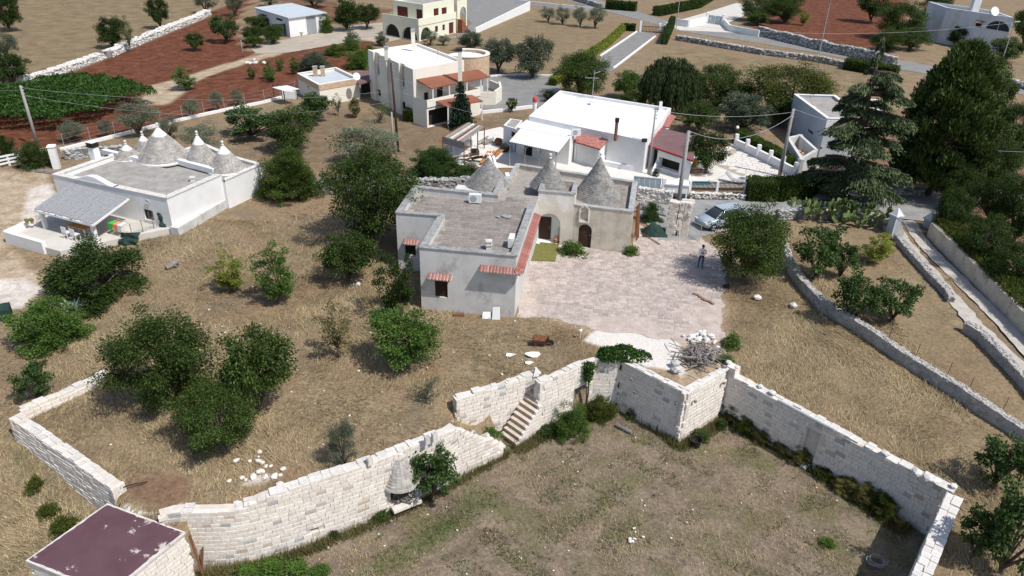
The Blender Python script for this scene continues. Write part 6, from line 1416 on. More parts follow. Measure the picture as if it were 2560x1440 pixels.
def crown(seed, cb, nclump, nleaf, rc, leaf, shape='round', droop=.25, wl=.3, gap=0.0):
 """unit crown: half width 1, z from cb to 1"""
 rng = np.random.default_rng(seed); d = rnd_unit(int(nclump * 1.6), rng)
 if shape in ('dome',): d[:, 2] = np.abs(d[:, 2]) * 1.25 - .18
 if shape == 'vase': d[:, 2] = np.abs(d[:, 2]) * 1.5 - .45
 if shape == 'umbrella': d[:, 2] = d[:, 2] * .75 + .18
 d /= np.linalg.norm(d, axis=1)[:, None]; d = d[:nclump]
 r = rng.uniform(.30, 1, nclump) ** .5 * lumpf(d, seed)
 if gap: keep = np.array([noise.noise(Vector(v) * 1.7 + Vector((0, 0, seed * 1.7))) > -gap for v in d]); d, r = d[keep], r[keep]
 mid, hz = (cb + 1) / 2, (1 - cb) / 2
 rz = rc * .8
 C = np.stack([d[:, 0] * r * (1 - rc * .7), d[:, 1] * r * (1 - rc * .7), (d[:, 2] * r) * (1 - rc * .7)], 1)
 if shape == 'dome': C[:, 2] = (C[:, 2] + .2) / 1.2 * 2 - 1
 if shape == 'vase':
  zc = (C[:, 2] + .3) / 1.3; k = .45 + .55 * np.clip(zc * 1.5, 0, 1); C[:, 0] *= k; C[:, 1] *= k; C[:, 2] = zc * 2 - 1
 out = []
 for c, dd in zip(C, d):
  n = int(nleaf * rng.uniform(.6, 1.3)); o = rnd_unit(n, rng) * (rng.uniform(.15, 1, n) ** .6)[:, None] * rc * rng.uniform(.75, 1.25)
  o[:, 2] *= .8; p = c + o
  D = o / rc * .9 + dd * .5 + rnd_unit(n, rng) * .6; D[:, 2] -= droop * 1.2
  out.append(leaves(p, D, leaf * rng.uniform(.7, 1.3, n), leaf * wl * rng.uniform(.8, 1.2, n), rng))
 V = np.concatenate(out); V[:, :, 2] = mid + V[:, :, 2] * hz
 V[:, :, 2] = np.maximum(V[:, :, 2], .01)
 return V, np.stack([C[:, 0], C[:, 1], mid + C[:, 2] * hz], 1)
def trunk_mesh(cb, C, seed, r=.07, nl=7, multi=1):
 rng = random.Random(seed); mb = MB(); fork = max(.1, cb * .8)
 for k in range(multi):
  ox = .0 if multi == 1 else .12 * math.cos(k * 2.4); oy = .0 if multi == 1 else .12 * math.sin(k * 2.4)
  lean = Vector((rng.uniform(-.1, .1) + ox * 2, rng.uniform(-.1, .1) + oy * 2, 0))
  top = Vector((ox, oy, 0)) + lean + Vector((0, 0, fork))
  mb.tube([(ox * .5, oy * .5, -.04), Vector((ox * .7, oy * .7, fork * .4)) + lean * .4, top], [r * 1.35, r, r * .85], 8)
  idx = sorted(range(len(C)), key=lambda i: rng.random())[:nl]
  for i in idx:
   e = Vector(C[i]); m = top.lerp(e, .5) + Vector((rng.uniform(-.08, .08), rng.uniform(-.08, .08), .04)); mb.tube([top - Vector((0, 0, .03)), m, e], [r * .6, r * .34, r * .1], 6)
 return mb
PROTO = {}
def proto(key, cb, V, C, trunk=True, r=.07, nl=7, multi=1, seed=1):
 root = thing(key, 'x', 'tree', (0, 0, -500), local=True)
 me = quads_mesh('crown', V); me.materials.append(LEAF['walnut']); obj('crown', me, None, root)
 if trunk: tm = trunk_mesh(cb, C, seed, r, nl, multi).mesh('trunk'); tm.materials.append(MT['bark']); tm.shade_smooth(); obj('trunk', tm, None, root)
 PROTO[key] = (root, cb); return root
def mk(key, seed, cb, nc, nl, rc, leaf, shape='round', droop=.25, wl=.3, gap=0, trunk=True, r=.07, limbs=8, multi=1):
 V, C = crown(seed, cb, nc, nl, rc, leaf, shape, droop, wl, gap); proto(key, cb, V, C, trunk, r, limbs, multi, seed)
for k in range(3): mk('big%d' % k, 11 + k, .06, 210, 150, .23, .048, 'round', .45, .27, .25, r=.06, limbs=12)
for k in range(2): mk('mid%d' % k, 21 + k, .10, 120, 120, .27, .078, 'round', .35, .28, .18, r=.065)
for k in range(3): mk('fig%d' % k, 31 + k, .12, 56, 90, .26, .10, 'umbrella', .2, .40, .22, r=.06, limbs=12)
for k in range(3): mk('olive%d' % k, 41 + k, .14, 90, 140, .28, .075, 'round', .15, .17, .16, r=.075)
for k in range(2): mk('vase%d' % k, 51 + k, .18, 90, 85, .22, .085, 'vase', .05, .25, .15, r=.05, limbs=14)
for k in range(2): mk('spars%d' % k, 61 + k, .22, 44, 34, .22, .10, 'vase', .2, .22, .05, r=.045, limbs=22)
for k in range(3): mk('bush%d' % k, 71 + k, .0, 150, 130, .24, .064, 'dome', .2, .28, .25, r=.04, limbs=6, multi=3)
mk('finebush0', 81, .0, 230, 210, .21, .05, 'dome', .1, .26, 2, r=.04, limbs=4, multi=3)
mk('tiny0', 91, .05, 40, 50, .36, .17, 'round', .1, .3, .4, r=.06, limbs=4)
mk('tiny1', 92, .0, 40, 50, .36, .17, 'dome', .1, .3, .4, r=.05, limbs=3)
mk('ball0', 93, .12, 110, 70, .16, .09, 'round', .1, .35, 2, r=.07, limbs=5)
# conifers
def fir():
 rng = np.random.default_rng(5); out = []; tiers = 15
 for i in range(tiers):
  t = i / (tiers - 1); z = .10 + .86 * t; R_ = (1 - t) ** .85 * 1.0 + .05; nb_ = int(16 - 9 * t)
  for b in range(nb_):
   a = 2 * math.pi * (b + rng.random()) / nb_; Rb = R_ * rng.uniform(.75, 1.08); m = int(46 * Rb + 8); s = rng.uniform(.1, 1, m)
   px = np.cos(a) * Rb * s + rng.normal(0, .05 + .06 * s, m); py = np.sin(a) * Rb * s + rng.normal(0, .05 + .06 * s, m); pz = z - .075 * s * Rb + rng.normal(0, .012, m)
   D = np.stack([np.cos(a) + rng.normal(0, .5, m), np.sin(a) + rng.normal(0, .5, m), rng.normal(-.15, .15, m)], 1)
   out.append(leaves(np.stack([px, py, pz], 1), D, rng.uniform(.08, .15, m), rng.uniform(.02, .035, m), rng))
 V = np.concatenate(out); root = thing('fir', 'x', 'tree', (0, 0, -500), local=True); me = quads_mesh('crown', V); me.materials.append(LEAF['fir']); obj('crown', me, None, root)
 mb = MB(); mb.tube([(0, 0, -.03), (0, 0, .5), (0, 0, .96)], [.06, .035, .008], 8); tm = mb.mesh('trunk'); tm.materials.append(MT['bark']); obj('trunk', tm, None, root); PROTO['fir'] = (root, 0.05)
fir()
def cedar():
 rng = np.random.default_rng(8); out = []; mb = MB(); mb.tube([(0, 0, -.03), (.02, 0, .5), (0, 0, .98)], [.07, .045, .008], 9)
 for i in range(13):
  t = i / 12; z = .09 + .87 * t + rng.uniform(-.02, .02); nb_ = 5 if t < .8 else 3; R_ = (1 - t ** 2.4) * .92 + .10
  for b in range(nb_):
   a = 2 * math.pi * (b + .8 * rng.random()) / nb_ + i * .7; Rb = R_ * rng.uniform(.45, 1.15); zz = z + rng.uniform(-.025, .025); sl_ = rng.uniform(-.03, .05)
   mb.tube([(0, 0, zz), (math.cos(a) * Rb * .55, math.sin(a) * Rb * .55, zz + sl_ * .5), (math.cos(a) * Rb * .95, math.sin(a) * Rb * .95, zz + sl_ * .3 - .01)], [.018, .012, .004], 5)
   m = int(1300 * Rb + 120); s = rng.uniform(.22, 1.0, m) ** .8; wdt = (.06 + .20 * s * (1.15 - s) * 2) * Rb * 1.6; lat = rng.normal(0, .5, m) * wdt
   px = np.cos(a) * Rb * s - np.sin(a) * lat; py = np.sin(a) * Rb * s + np.cos(a) * lat; pz = zz + sl_ * s * .6 - .03 * (np.abs(lat) / .3) ** 1.5 - .035 * s ** 3 + rng.normal(0, .006, m)
   D = np.stack([np.cos(a) * 1 - np.sin(a) * lat * 3 + rng.normal(0, .4, m), np.sin(a) + np.cos(a) * lat * 3 + rng.normal(0, .4, m), rng.normal(-.12, .12, m)], 1)
   out.append(leaves(np.stack([px, py, pz], 1), D, rng.uniform(.035, .075, m), rng.uniform(.006, .012, m), rng, .8))
 root = thing('cedar', 'x', 'tree', (0, 0, -500), local=True); me = quads_mesh('crown', np.concatenate(out)); me.materials.append(LEAF['cedar']); obj('crown', me, None, root)
 tm = mb.mesh('trunk'); tm.materials.append(MT['bark']); obj('trunk', tm, None, root); PROTO['cedar'] = (root, 0.05)
cedar()
def pine():
 rng = np.random.default_rng(9); out = []; C = []
 for i in range(150):
  t = rng.random(); z = .10 + .80 * t; R_ = (math.sin(math.pi * min(1, (t * .85 + .14))) ** .6) * (1 - .35 * t); a = rng.random() * 6.28; r_ = R_ * rng.uniform(.3, 1) ** .6 * .95; C.append((r_ * math.cos(a), r_ * math.sin(a), z))
 for c in C:
  m = 380; o = rnd_unit(m, rng) * rng.uniform(.3, 1, m)[:, None] * np.array([.24, .24, .075]); o[:, 2] = np.abs(o[:, 2]) * 1.1 - .01
  D = o / np.array([.24, .24, .075]) + np.array([0, 0, 1.0]) + rnd_unit(m, rng) * .5
  D[:, 2] *= .22; out.append(leaves(np.array(c) + o, D, rng.uniform(.045, .085, m), rng.uniform(.007, .013, m), rng))
 proto('pine', .14, np.concatenate(out), np.array(C), True, .055, 22, 1, 4); PROTO['pine'] = (PROTO['pine'][0], .05)
pine()
def willow():
 rng = np.random.default_rng(12); out = []; C = []
 for i in range(150):
  a = rng.random() * 6.28; el = rng.uniform(.05, 1.2); r0 = math.cos(el) * rng.uniform(.6, .95); z0 = .55 + .42 * math.sin(el); C.append((r0 * math.cos(a) * .8, r0 * math.sin(a) * .8, z0)); ln_ = z0 - rng.uniform(.12, .4); m = 120; s = rng.random(m)
  rr = r0 + .12 * (1 - (1 - s) ** 2); p = np.stack([rr * np.cos(a) + rng.normal(0, .035, m), rr * np.sin(a) + rng.normal(0, .035, m), z0 - ln_ * s ** 1.2], 1)
  D = np.stack([rng.normal(0, .25, m) + .3 * np.cos(a) * (1 - s), rng.normal(0, .25, m) + .3 * np.sin(a) * (1 - s), -np.ones(m)], 1); out.append(leaves(p, D, rng.uniform(.05, .09, m), rng.uniform(.009, .016, m), rng, 0))
 proto('willow', .2, np.concatenate(out), np.array(C), True, .07, 14, 1, 4); PROTO['willow'] = (PROTO['willow'][0], .05)
willow()
TCOUNT = {}
def tree(kind, bbox, leaf, name, label, group=None, z=None, squash=1.0, var=None, cat='tree'):
 """bbox: crown in the photograph; its distance comes from the ground under it"""
 x0, y0, x1, y1 = bbox; xc, yc = (x0 + x1) / 2, (y0 + y1) / 2
 nvar = len([k for k in PROTO if k.startswith(kind)])
 if kind in PROTO: key = kind
 else: v = TCOUNT.get(kind, 0) if var is None else var; TCOUNT[kind] = v + 1; key = '%s%d' % (kind, v % nvar)
 root, cb = PROTO[key]; zc = 1.5
 for _ in range(8):
  p = P(xc, yc, zc); m = mpp(p); wd = (x1 - x0) / 2 * m; dd = p - CAM; th = math.asin(-dd.z / dd.length); E = (y1 - y0) / 2 * m
  hc = 2 * math.sqrt(max(E * E - (wd * math.sin(th)) ** 2, (.42 * wd * math.cos(th)) ** 2)) / math.cos(th) * squash
  Ht = hc / (1 - cb); g = hf(p.x, p.y) if z is None else z; zc = g - .06 + Ht * (1 + cb) / 2
 p = P(xc, yc, zc)
 r = dup(root, (p.x, p.y, g - .06), random.random() * 6.28, (wd * random.uniform(.97, 1.03), wd * random.uniform(.97, 1.03), Ht), label, group, {'crown': LEAF[leaf]})
 r.name = name; r['category'] = cat
 return r
T = tree
# orchard terrace
T('bush', (105, 588, 355, 752), 'deep', 'evergreen_oak', 'wide dark evergreen tree hiding the corner of the white terrace', cat='tree')
T('bush', (25, 728, 205, 872), 'fresh', 'shrub', 'round bright green shrub next to the blue grey agave', cat='shrub')
T('fig', (35, 903, 132, 1000), 'fig', 'fig_tree', 'small open fig tree outside the low sunlit wall')
T('big', (250, 760, 527, 1030), 'walnut', 'walnut_tree', 'broad walnut tree shading the end of the low sunlit wall')
T('mid', (525, 785, 722, 1020), 'walnut', 'almond_tree', 'tall leafy almond tree touching the lower walnut tree')
T('big', (418, 930, 650, 1132), 'walnut', 'walnut_tree', 'low walnut tree in front, crowded against the almond tree', squash=1.0)
T('vase', (515, 618, 622, 718), 'lime', 'sapling', 'small yellow green sapling in the dry orchard')
T('vase', (612, 605, 756, 742), 'fresh', 'almond_tree', 'young upright almond tree beside the yellow green sapling')
T('spars', (758, 718, 915, 872), 'dry', 'almond_tree', 'thin half bare almond tree with brownish leaves')
T('mid', (915, 758, 1112, 925), 'fresh', 'walnut_tree', 'bright green young walnut tree before the old house')
T('spars', (1010, 932, 1122, 1012), 'greyolive', 'shrub', 'low thin grey green shrub behind the stone steps', cat='shrub')
T('olive', (806, 1040, 895, 1160), 'greyolive', 'olive_tree', 'single small olive tree near the curved wall')
T('mid', (790, 560, 937, 698), 'walnut', 'almond_tree', 'medium almond tree left of the old house window')
T('vase', (922, 598, 1056, 765), 'deep', 'plum_tree', 'dark leafy tree pressed against the old house wall')
T('big', (795, 352, 1052, 600), 'walnut', 'walnut_tree', 'largest spreading walnut tree behind the old house')
T('finebush', (638, 368, 797, 498), 'hedge', 'conifer_bush', 'dense mossy green conifer bush by the dry stone wall', cat='shrub')
T('finebush', (1018, 362, 1150, 450), 'ivy', 'ivy_mound', 'smooth green ivy mound below the junk yard', cat='ivy')
T('bush', (1110, 408, 1216, 452), 'ivy', 'ivy_mound', 'low ivy spread over the dry stone bank beside the first cone', cat='ivy')
T('olive', (822, 295, 1002, 405), 'olive', 'olive_tree', 'large silvery olive tree near the wooden power pole')
T('mid', (648, 265, 787, 372), 'walnut', 'walnut_tree', 'round walnut tree with drooping leaves above the white wing roof')
T('fig', (550, 258, 702, 340), 'fig', 'fig_tree', 'wide fig tree with forked trunk on the dry lawn')
T('fig', (734, 228, 832, 300), 'fig', 'fig_tree', 'fig tree in front of the low cream outbuilding')
T('spars', (822, 222, 862, 275), 'fig', 'fig_tree', 'slender bare stemmed fig beside the outbuilding wall')
T('tiny', (868, 244, 907, 292), 'dry', 'shrub', 'narrow yellowish shrub near the outbuilding corner', cat='shrub', var=0)
T('spars', (914, 250, 988, 298), 'fresh', 'fruit_tree', 'small flat topped fruit tree near the villa stairs')
for b in ((135, 300, 216, 350), (238, 294, 282, 338), (282, 238, 396, 330), (388, 285, 452, 342), (448, 303, 562, 380), (448, 238, 502, 288), (520, 222, 562, 272), (574, 218, 612, 258)):
 T('olive', b, 'olive', 'olive_tree', 'young silvery olive tree along the red field behind the cones', 'young olives along the red field')
T('vase', (418, 165, 502, 216), 'fresh', 'fruit_tree', 'round green fruit tree beside the sandy path')
T('mid', (462, 75, 511, 122), 'walnut', 'fruit_tree', 'lone dark round fruit tree in the upper red field')
T('fig', (524, 36, 602, 98), 'fig', 'fig_tree', 'spreading fig tree in the red field below the field wall')
T('mid', (236, 38, 312, 112), 'deep', 'wild_tree', 'dark round tree beside the pale field wall')
T('spars', (288, 24, 338, 105), 'walnut', 'wild_tree', 'taller thin stemmed tree behind the dark round tree')
T('mid', (364, -18, 422, 62), 'deep', 'wild_tree', 'leaning tree in the dry upper field beyond the pale wall')
T('mid', (-30, -30, 56, 66), 'deep', 'wild_tree', 'big dark tree in the far dry field corner')
T('olive', (-40, 62, 40, 150), 'greyolive', 'wild_tree', 'greyish tree standing between the dark field edge trees')
T('mid', (-30, 120, 68, 208), 'deep', 'wild_tree', 'dark tree at the end of the pale field wall')
T('bush', (-20, 332, 37, 404), 'deep', 'shrub', 'dark green shrub behind the white rail fence', cat='shrub')
T('bush', (38, 345, 120, 420), 'walnut', 'shrub', 'brownish green shrub at the foot of the leaning concrete pole', cat='shrub')
for b in ((612, 36, 690, 72), (600, 58, 660, 100), (650, 60, 708, 105), (604, 86, 660, 116)): T('mid', b, 'walnut', 'fruit_tree', 'bushy fruit tree growing against the barn side wall', 'fruit trees beside the barn')
T('bush', (796, 38, 836, 82), 'fresh', 'shrub', 'green bush at the barn front corner', cat='shrub')
for b in ((828, -6, 905, 68), (880, 0, 948, 64)): T('mid', b, 'deep', 'tree', 'dark tree on the bank beside the yellow house drive', 'trees beside the yellow house drive')
for b in ((480, -20, 545, 25), (640, -26, 700, 10), (740, -30, 830, 12), (555, -16, 612, 32)): T('olive', b, 'greyolive', 'olive_tree', 'greyish olive at the top of the red field behind the barn', 'olives at the top of the red field')
for b in ((612, 160, 643, 192), (652, 150, 690, 190), (684, 140, 712, 172), (718, 140, 752, 178), (655, 170, 695, 200)): T('vase', b, 'fresh', 'fruit_tree', 'small fruit sapling in the red soil behind the outbuilding', 'fruit saplings in the red soil')
T('finebush', (740, 132, 832, 182), 'greyolive', 'lavender_bush', 'broad silvery bush behind the low outbuilding', cat='shrub')
for b in ((810, 108, 868, 140), (860, 118, 930, 172), (850, 96, 905, 126), (905, 110, 945, 150)): T('bush', b, 'fresh', 'bean_row', 'leafy green vegetable rows in the villa kitchen garden', 'kitchen garden rows', cat='plants')
for b in ((858, 76, 902, 104), (932, 86, 974, 114), (1160, 74, 1130, 92)):
 if b[2] > b[0]: T('tiny', b, 'olive', 'shrub', 'small shrub along the concrete farm road', 'shrubs along the farm road', cat='shrub')
for b in ((1050, 70, 1100, 108), (1090, 84, 1128, 110)): T('olive', b, 'olive', 'olive_tree', 'small olive before the yellow house arcade', 'olives before the yellow house')
T('fir', (1118, 204, 1187, 316), 'fir', 'fir_tree', 'dark pointed fir tree before the villa canopy')
T('ball', (1263, 242, 1293, 276), 'hedge', 'topiary', 'clipped round topiary ball on a short stem', cat='topiary')
T('ball', (1356, 225, 1386, 252), 'deep', 'topiary', 'dark round bush at the corner of the white roof', cat='shrub')
for b, lb in (((1138, 74, 1218, 122), 'small dusky tree between the yellow house and the white garden wall'), ((1198, 82, 1292, 172), 'rounded dusky tree beside the round roof terrace'), ((1278, 84, 1382, 184), 'largest rounded dusky tree above the grey villa yard')): T('mid', b, 'greyolive', 'holm_oak', lb)
for b in ((1348, 14, 1392, 50), (1386, 12, 1432, 54), (1428, 8, 1474, 58), (1466, 10, 1518, 62)): T('olive', b, 'olive', 'olive_tree', 'olive tree in the row at the top of the mown slope', 'olive row on the mown slope')
T('big', (1375, 118, 1532, 240), 'walnut', 'walnut_tree', 'dark bushy walnut behind the roof antenna')
T('mid', (1528, 165, 1604, 240), 'fresh', 'fruit_tree', 'yellowish tree between the walnut and the weeping willow')
T('willow', (1592, 140, 1762, 285), 'willow', 'weeping_willow', 'weeping willow hanging behind the white house')
T('big', (1715, 148, 1872, 268), 'walnut', 'walnut_tree', 'broad tree right behind the weeping willow')
for b in ((1545, 215, 1625, 285), (1700, 240, 1800, 325), (1905, 240, 2010, 310), (1840, 200, 1910, 275)): T('mid', b, 'walnut', 'tree', 'bushy tree in the thicket behind the white house', 'thicket behind the white house')
T('mid', (1790, 228, 1932, 322), 'greyolive', 'magnolia', 'dusky round tree above the terrace hedge')
T('big', (1880, 152, 2092, 290), 'moss', 'walnut_tree', 'wide olive green tree in the dry field left of the blue house')
T('mid', (1722, 312, 1827, 425), 'deep', 'magnolia', 'glossy dark magnolia by the pool planters')
T('cedar', (2015, 100, 2300, 495), 'cedar', 'cedar_tree', 'tall cedar with flat layered branches beside the blue house')
T('pine', (2245, 95, 2515, 480), 'pine', 'pine_tree', 'great round topped pine standing behind the cedar')
T('big', (1768, 494, 1986, 706), 'walnut', 'mulberry_tree', 'dense round tree shading the standing man')
T('fig', (1985, 556, 2118, 690), 'fig', 'fig_tree', 'fig tree beside the prickly pears')
T('fig', (2072, 600, 2150, 690), 'fig', 'fig_tree', 'lower fig bough leaning over the field wall')
T('fig', (2085, 668, 2205, 800), 'fig', 'fig_tree', 'old fig tree standing alone in the fenced dry field')
T('fig', (2180, 690, 2302, 800), 'fig', 'fig_tree', 'right hand half of the fig clump in the fenced field')
T('vase', (2142, 572, 2248, 648), 'lime', 'shrub', 'feathery yellow green shrub near the gate pier', cat='shrub')
T('fig', (2398, 1265, 2520, 1400), 'fig', 'fig_tree', 'low fig bough close to the outside of the narrow return wall')
T('fig', (2440, 1075, 2580, 1220), 'fig', 'fig_tree', 'fig tree growing between the return wall and the rubble field wall')
T('fig', (2470, 1190, 2660, 1440), 'fig', 'fig_tree', 'largest fig tree outside the narrow return wall')
T('fig', (1010, 1105, 1148, 1250), 'fig', 'fig_tree', 'fig tree growing out beside the bread oven', z=-2.6)
for b in ((1846, -20, 1950, 48), (1920, -20, 2015, 52)): T('big', b, 'walnut', 'tree', 'spreading tree above the white forecourt wall', 'trees above the forecourt')
T('mid', (1862, 28, 1932, 60), 'walnut', 'shrub', 'low dark tree on the red plot beside the forecourt')
T('vase', (1994, 18, 2032, 55), 'lime', 'sapling', 'yellowish sapling on the red plot')
T('mid', (2148, -40, 2232, 46), 'deep', 'carob_tree', 'round dark carob tree on the red plot')
for b in ((2196, 0, 2320, 92), (2240, 62, 2330, 122), (2180, 70, 2270, 126), (2300, -30, 2380, 60)): T('big', b, 'walnut', 'tree', 'tangled tree on the wild plot before the far house', 'trees on the wild plot')
T('mid', (2372, 64, 2424, 110), 'deep', 'cypress', 'dark pointed bush beside the far house wall')
for b in ((2440, 120, 2520, 215), (2480, 90, 2570, 150), (2540, 0, 2620, 110), (2455, 170, 2545, 300), (2470, 290, 2580, 420), (2250, 330, 2340, 470), (2400, 330, 2490, 470)): T('mid', b, 'pine', 'tree', 'dark tree between the far house and the road', 'dark trees below the far house')
for b in ((2350, 395, 2460, 520), (2430, 340, 2560, 470), (2340, 460, 2440, 585), (2410, 520, 2540, 670), (2500, 420, 2640, 600), (2490, 250, 2600, 360), (2480, 590, 2610, 730), (2440, 430, 2560, 560), (2380, 250, 2470, 420)): T('big', b, 'deep', 'tree', 'dark leafy tree massed along the track wall', 'trees massed along the track')
for b in ((2345, 545, 2425, 610), (2430, 620, 2510, 690), (2500, 690, 2590, 765)): T('bush', b, 'hedge', 'shrub', 'bright green shrub spilling over the track wall', 'shrubs spilling over the track wall', cat='shrub')
# undergrowth beside the walls
T('bush', (1382, 995, 1478, 1098), 'fresh', 'bramble', 'green bramble thicket climbing the niche wall', z=-2.5, cat='bramble')
T('bush', (1455, 985, 1552, 1055), 'moss', 'bramble', 'dry green bramble under the arched niche', z=-2.5, cat='bramble')
T('tiny', (1195, 1062, 1262, 1108), 'fresh', 'weed_clump', 'weeds in the gap between the broken wall and the steps', z=-2.2, cat='weeds', var=1)
T('tiny', (1330, 1050, 1400, 1100), 'ivy', 'weed_clump', 'weeds spilling over the foot of the stone steps', z=-2.5, cat='weeds', var=1)
for b in ((1805, 1000, 1862, 1062), (1835, 1030, 1905, 1092), (1880, 1062, 1950, 1115), (1930, 1085, 2000, 1140), (1970, 1100, 2045, 1165), (2035, 1150, 2105, 1205), (2080, 1175, 2160, 1240), (2130, 1200, 2200, 1270), (2175, 1225, 2250, 1300)): T('finebush', b, ('dry', 'moss', 'dry')[b[1] % 3], 'weed_clump', 'tall weeds at the shaded foot of the straight yard wall', 'weeds along the straight wall', z=-2.5, cat='weeds', squash=.85)
for b in ((1640, 1040, 1680, 1080), (1560, 1010, 1610, 1050), (1720, 1070, 1780, 1100), (1785, 1040, 1820, 1075)): T('tiny', b, 'ivy', 'weed_clump', 'small green weeds at the bastion foot', 'weeds at the bastion foot', z=-2.5, cat='weeds', var=1)
for b in ((1392, 602, 1468, 634), (1548, 608, 1604, 636)): T('tiny', b, 'fresh', 'facade_plant', 'leafy plant sprawling at the foot of the old house facade', 'plants at the old facade', z=.05, cat='plant', var=1)
for b in ((1800, 828, 1862, 874), (1790, 878, 1840, 912)): T('tiny', b, 'fresh', 'weed_clump', 'bright green weed tuft at the court edge', 'weeds at the court edge', cat='weeds', var=1)
T('tiny', (2048, 1338, 2092, 1372), 'fresh', 'weed_tuft', 'lone bright green tuft in the sunken yard', z=-2.5, cat='weeds', var=1)
for b in ((640, 1385, 720, 1440), (700, 1392, 780, 1445), (580, 1402, 660, 1455), (770, 1405, 830, 1445)): T('tiny', b, 'fresh' if b[0] % 200 else 'ivy', 'weed_clump', 'green weeds at the outer foot of the curved wall', 'weeds below the curved wall', z=-3, cat='weeds', var=1)
for b in ((915, 1262, 980, 1300), (990, 1235, 1040, 1262), (820, 1320, 850, 1345)): T('tiny', b, 'ivy', 'weed_clump', 'dark weeds below the oven wall', 'weeds below the oven', z=-2.8, cat='weeds', var=1)
T('bush', (1600, 500, 1660, 555), 'ivy', 'shrub', 'ivy shrub between the old house and the stone gate piers', cat='shrub')
T('tiny', (1628, 420, 1650, 442), 'fir', 'palm_shrub', 'dark spiky plant at the foot of the thin wooden pole', cat='shrub', var=1)
for k, b in enumerate(((120, 1290, 200, 1330), (90, 1255, 150, 1290), (60, 1185, 110, 1230))): T('tiny', b, 'moss', 'weed_clump', 'low weeds along the outer face of the shed side wall', 'weeds outside the orchard wall', cat='weeds', var=1)
T('bush', (395, 925, 520, 1010), 'brown', 'dead_branches', 'withered brown branches under the walnut trees', cat='branches')
for b in ((1100, 770, 1120, 790), (1148, 755, 1170, 790)): pass
# prickly pears: flat pads stacked edge to edge
def prickly(px, py, n, spread, label, group=None):
 q = P(px, py, 0); rr = random.Random(px); root = thing('prickly_pear', label, 'cactus', q, group)
 def pad(mb, c, d, nrm, s):
  d.normalize(); sd = d.cross(nrm).normalized(); nn = sd.cross(d).normalized(); k = len(mb.v); m = 9; vs = []
  for sgn in (-1, 1):
   for i in range(m): a = 2 * math.pi * i / m; vs.append(c + d * (s * .5 + s * .5 * math.cos(a)) + sd * (s * .36 * math.sin(a)) + nn * .025 * sgn)
  fs = [tuple(range(m))[::-1], tuple(range(m, 2 * m))] + [(i, (i + 1) % m, m + (i + 1) % m, m + i) for i in range(m)]; mb.add(vs, fs); return c + d * s * .9
 for i in range(n):
  mb = MB(); c = Vector((q.x + rr.uniform(-spread, spread), q.y + rr.uniform(-.5, .5), 0)); d = Vector((rr.uniform(-.3, .3), rr.uniform(-.3, .3), 1)); tips = [(c, d)]
  for lev in range(4):
   new = []
   for (c_, d_) in tips:
    for _ in range(1 if lev == 0 else rr.choice((1, 2, 2))):
     dd = Vector((d_.x + rr.uniform(-.7, .7), d_.y + rr.uniform(-.7, .7), d_.z * .8 + .2)); e = pad(mb, c_, dd, Vector((rr.uniform(-1, 1), rr.uniform(-1, 1), .2)), rr.uniform(.42, .62)); new.append((e, dd))
   tips = new
  obj('pad_branch', mb, LEAF['cactus'], root)
prickly(2000, 548, 7, .9, 'light green prickly pear on the rubble wall next to the shading tree')
prickly(2095, 552, 9, 1.6, 'spreading prickly pear hedge along the lane wall')
prickly(2165, 562, 9, 1.2, 'taller dark prickly pear clump near the gate pier')
# agave
q = G(185, 778); mb = MB(); rr = random.Random(3)
for i in range(22):
 a = rr.random() * 6.28; L = rr.uniform(.8, 1.35); el = rr.uniform(.25, 1.2); d = Vector((math.cos(a) * math.cos(el), math.sin(a) * math.cos(el), math.sin(el))); s = Vector((-math.sin(a), math.cos(a), 0)); p0 = Vector((q.x, q.y, q.z)); vs = []
 for t in (0, .35, .7, 1): c = p0 + d * L * t + Vector((0, 0, -.35 * t * t * L * math.cos(el))); w_ = .13 * (1 - t) ** .6 + .004; vs += [c - s * w_, c + Vector((0, 0, -.05 * (1 - t))), c + s * w_]
 mb.add(vs, [(3 * k + j, 3 * k + j + 1, 3 * k + j + 4, 3 * k + j + 3) for k in range(3) for j in range(2)])
single('agave', mb, pmat('agave blue green', [(.16, .22, .19), (.28, .34, .29)], 3, .6, .1, island=.15), 'big blue grey agave with curling leaves beside the round shrub', 'agave')
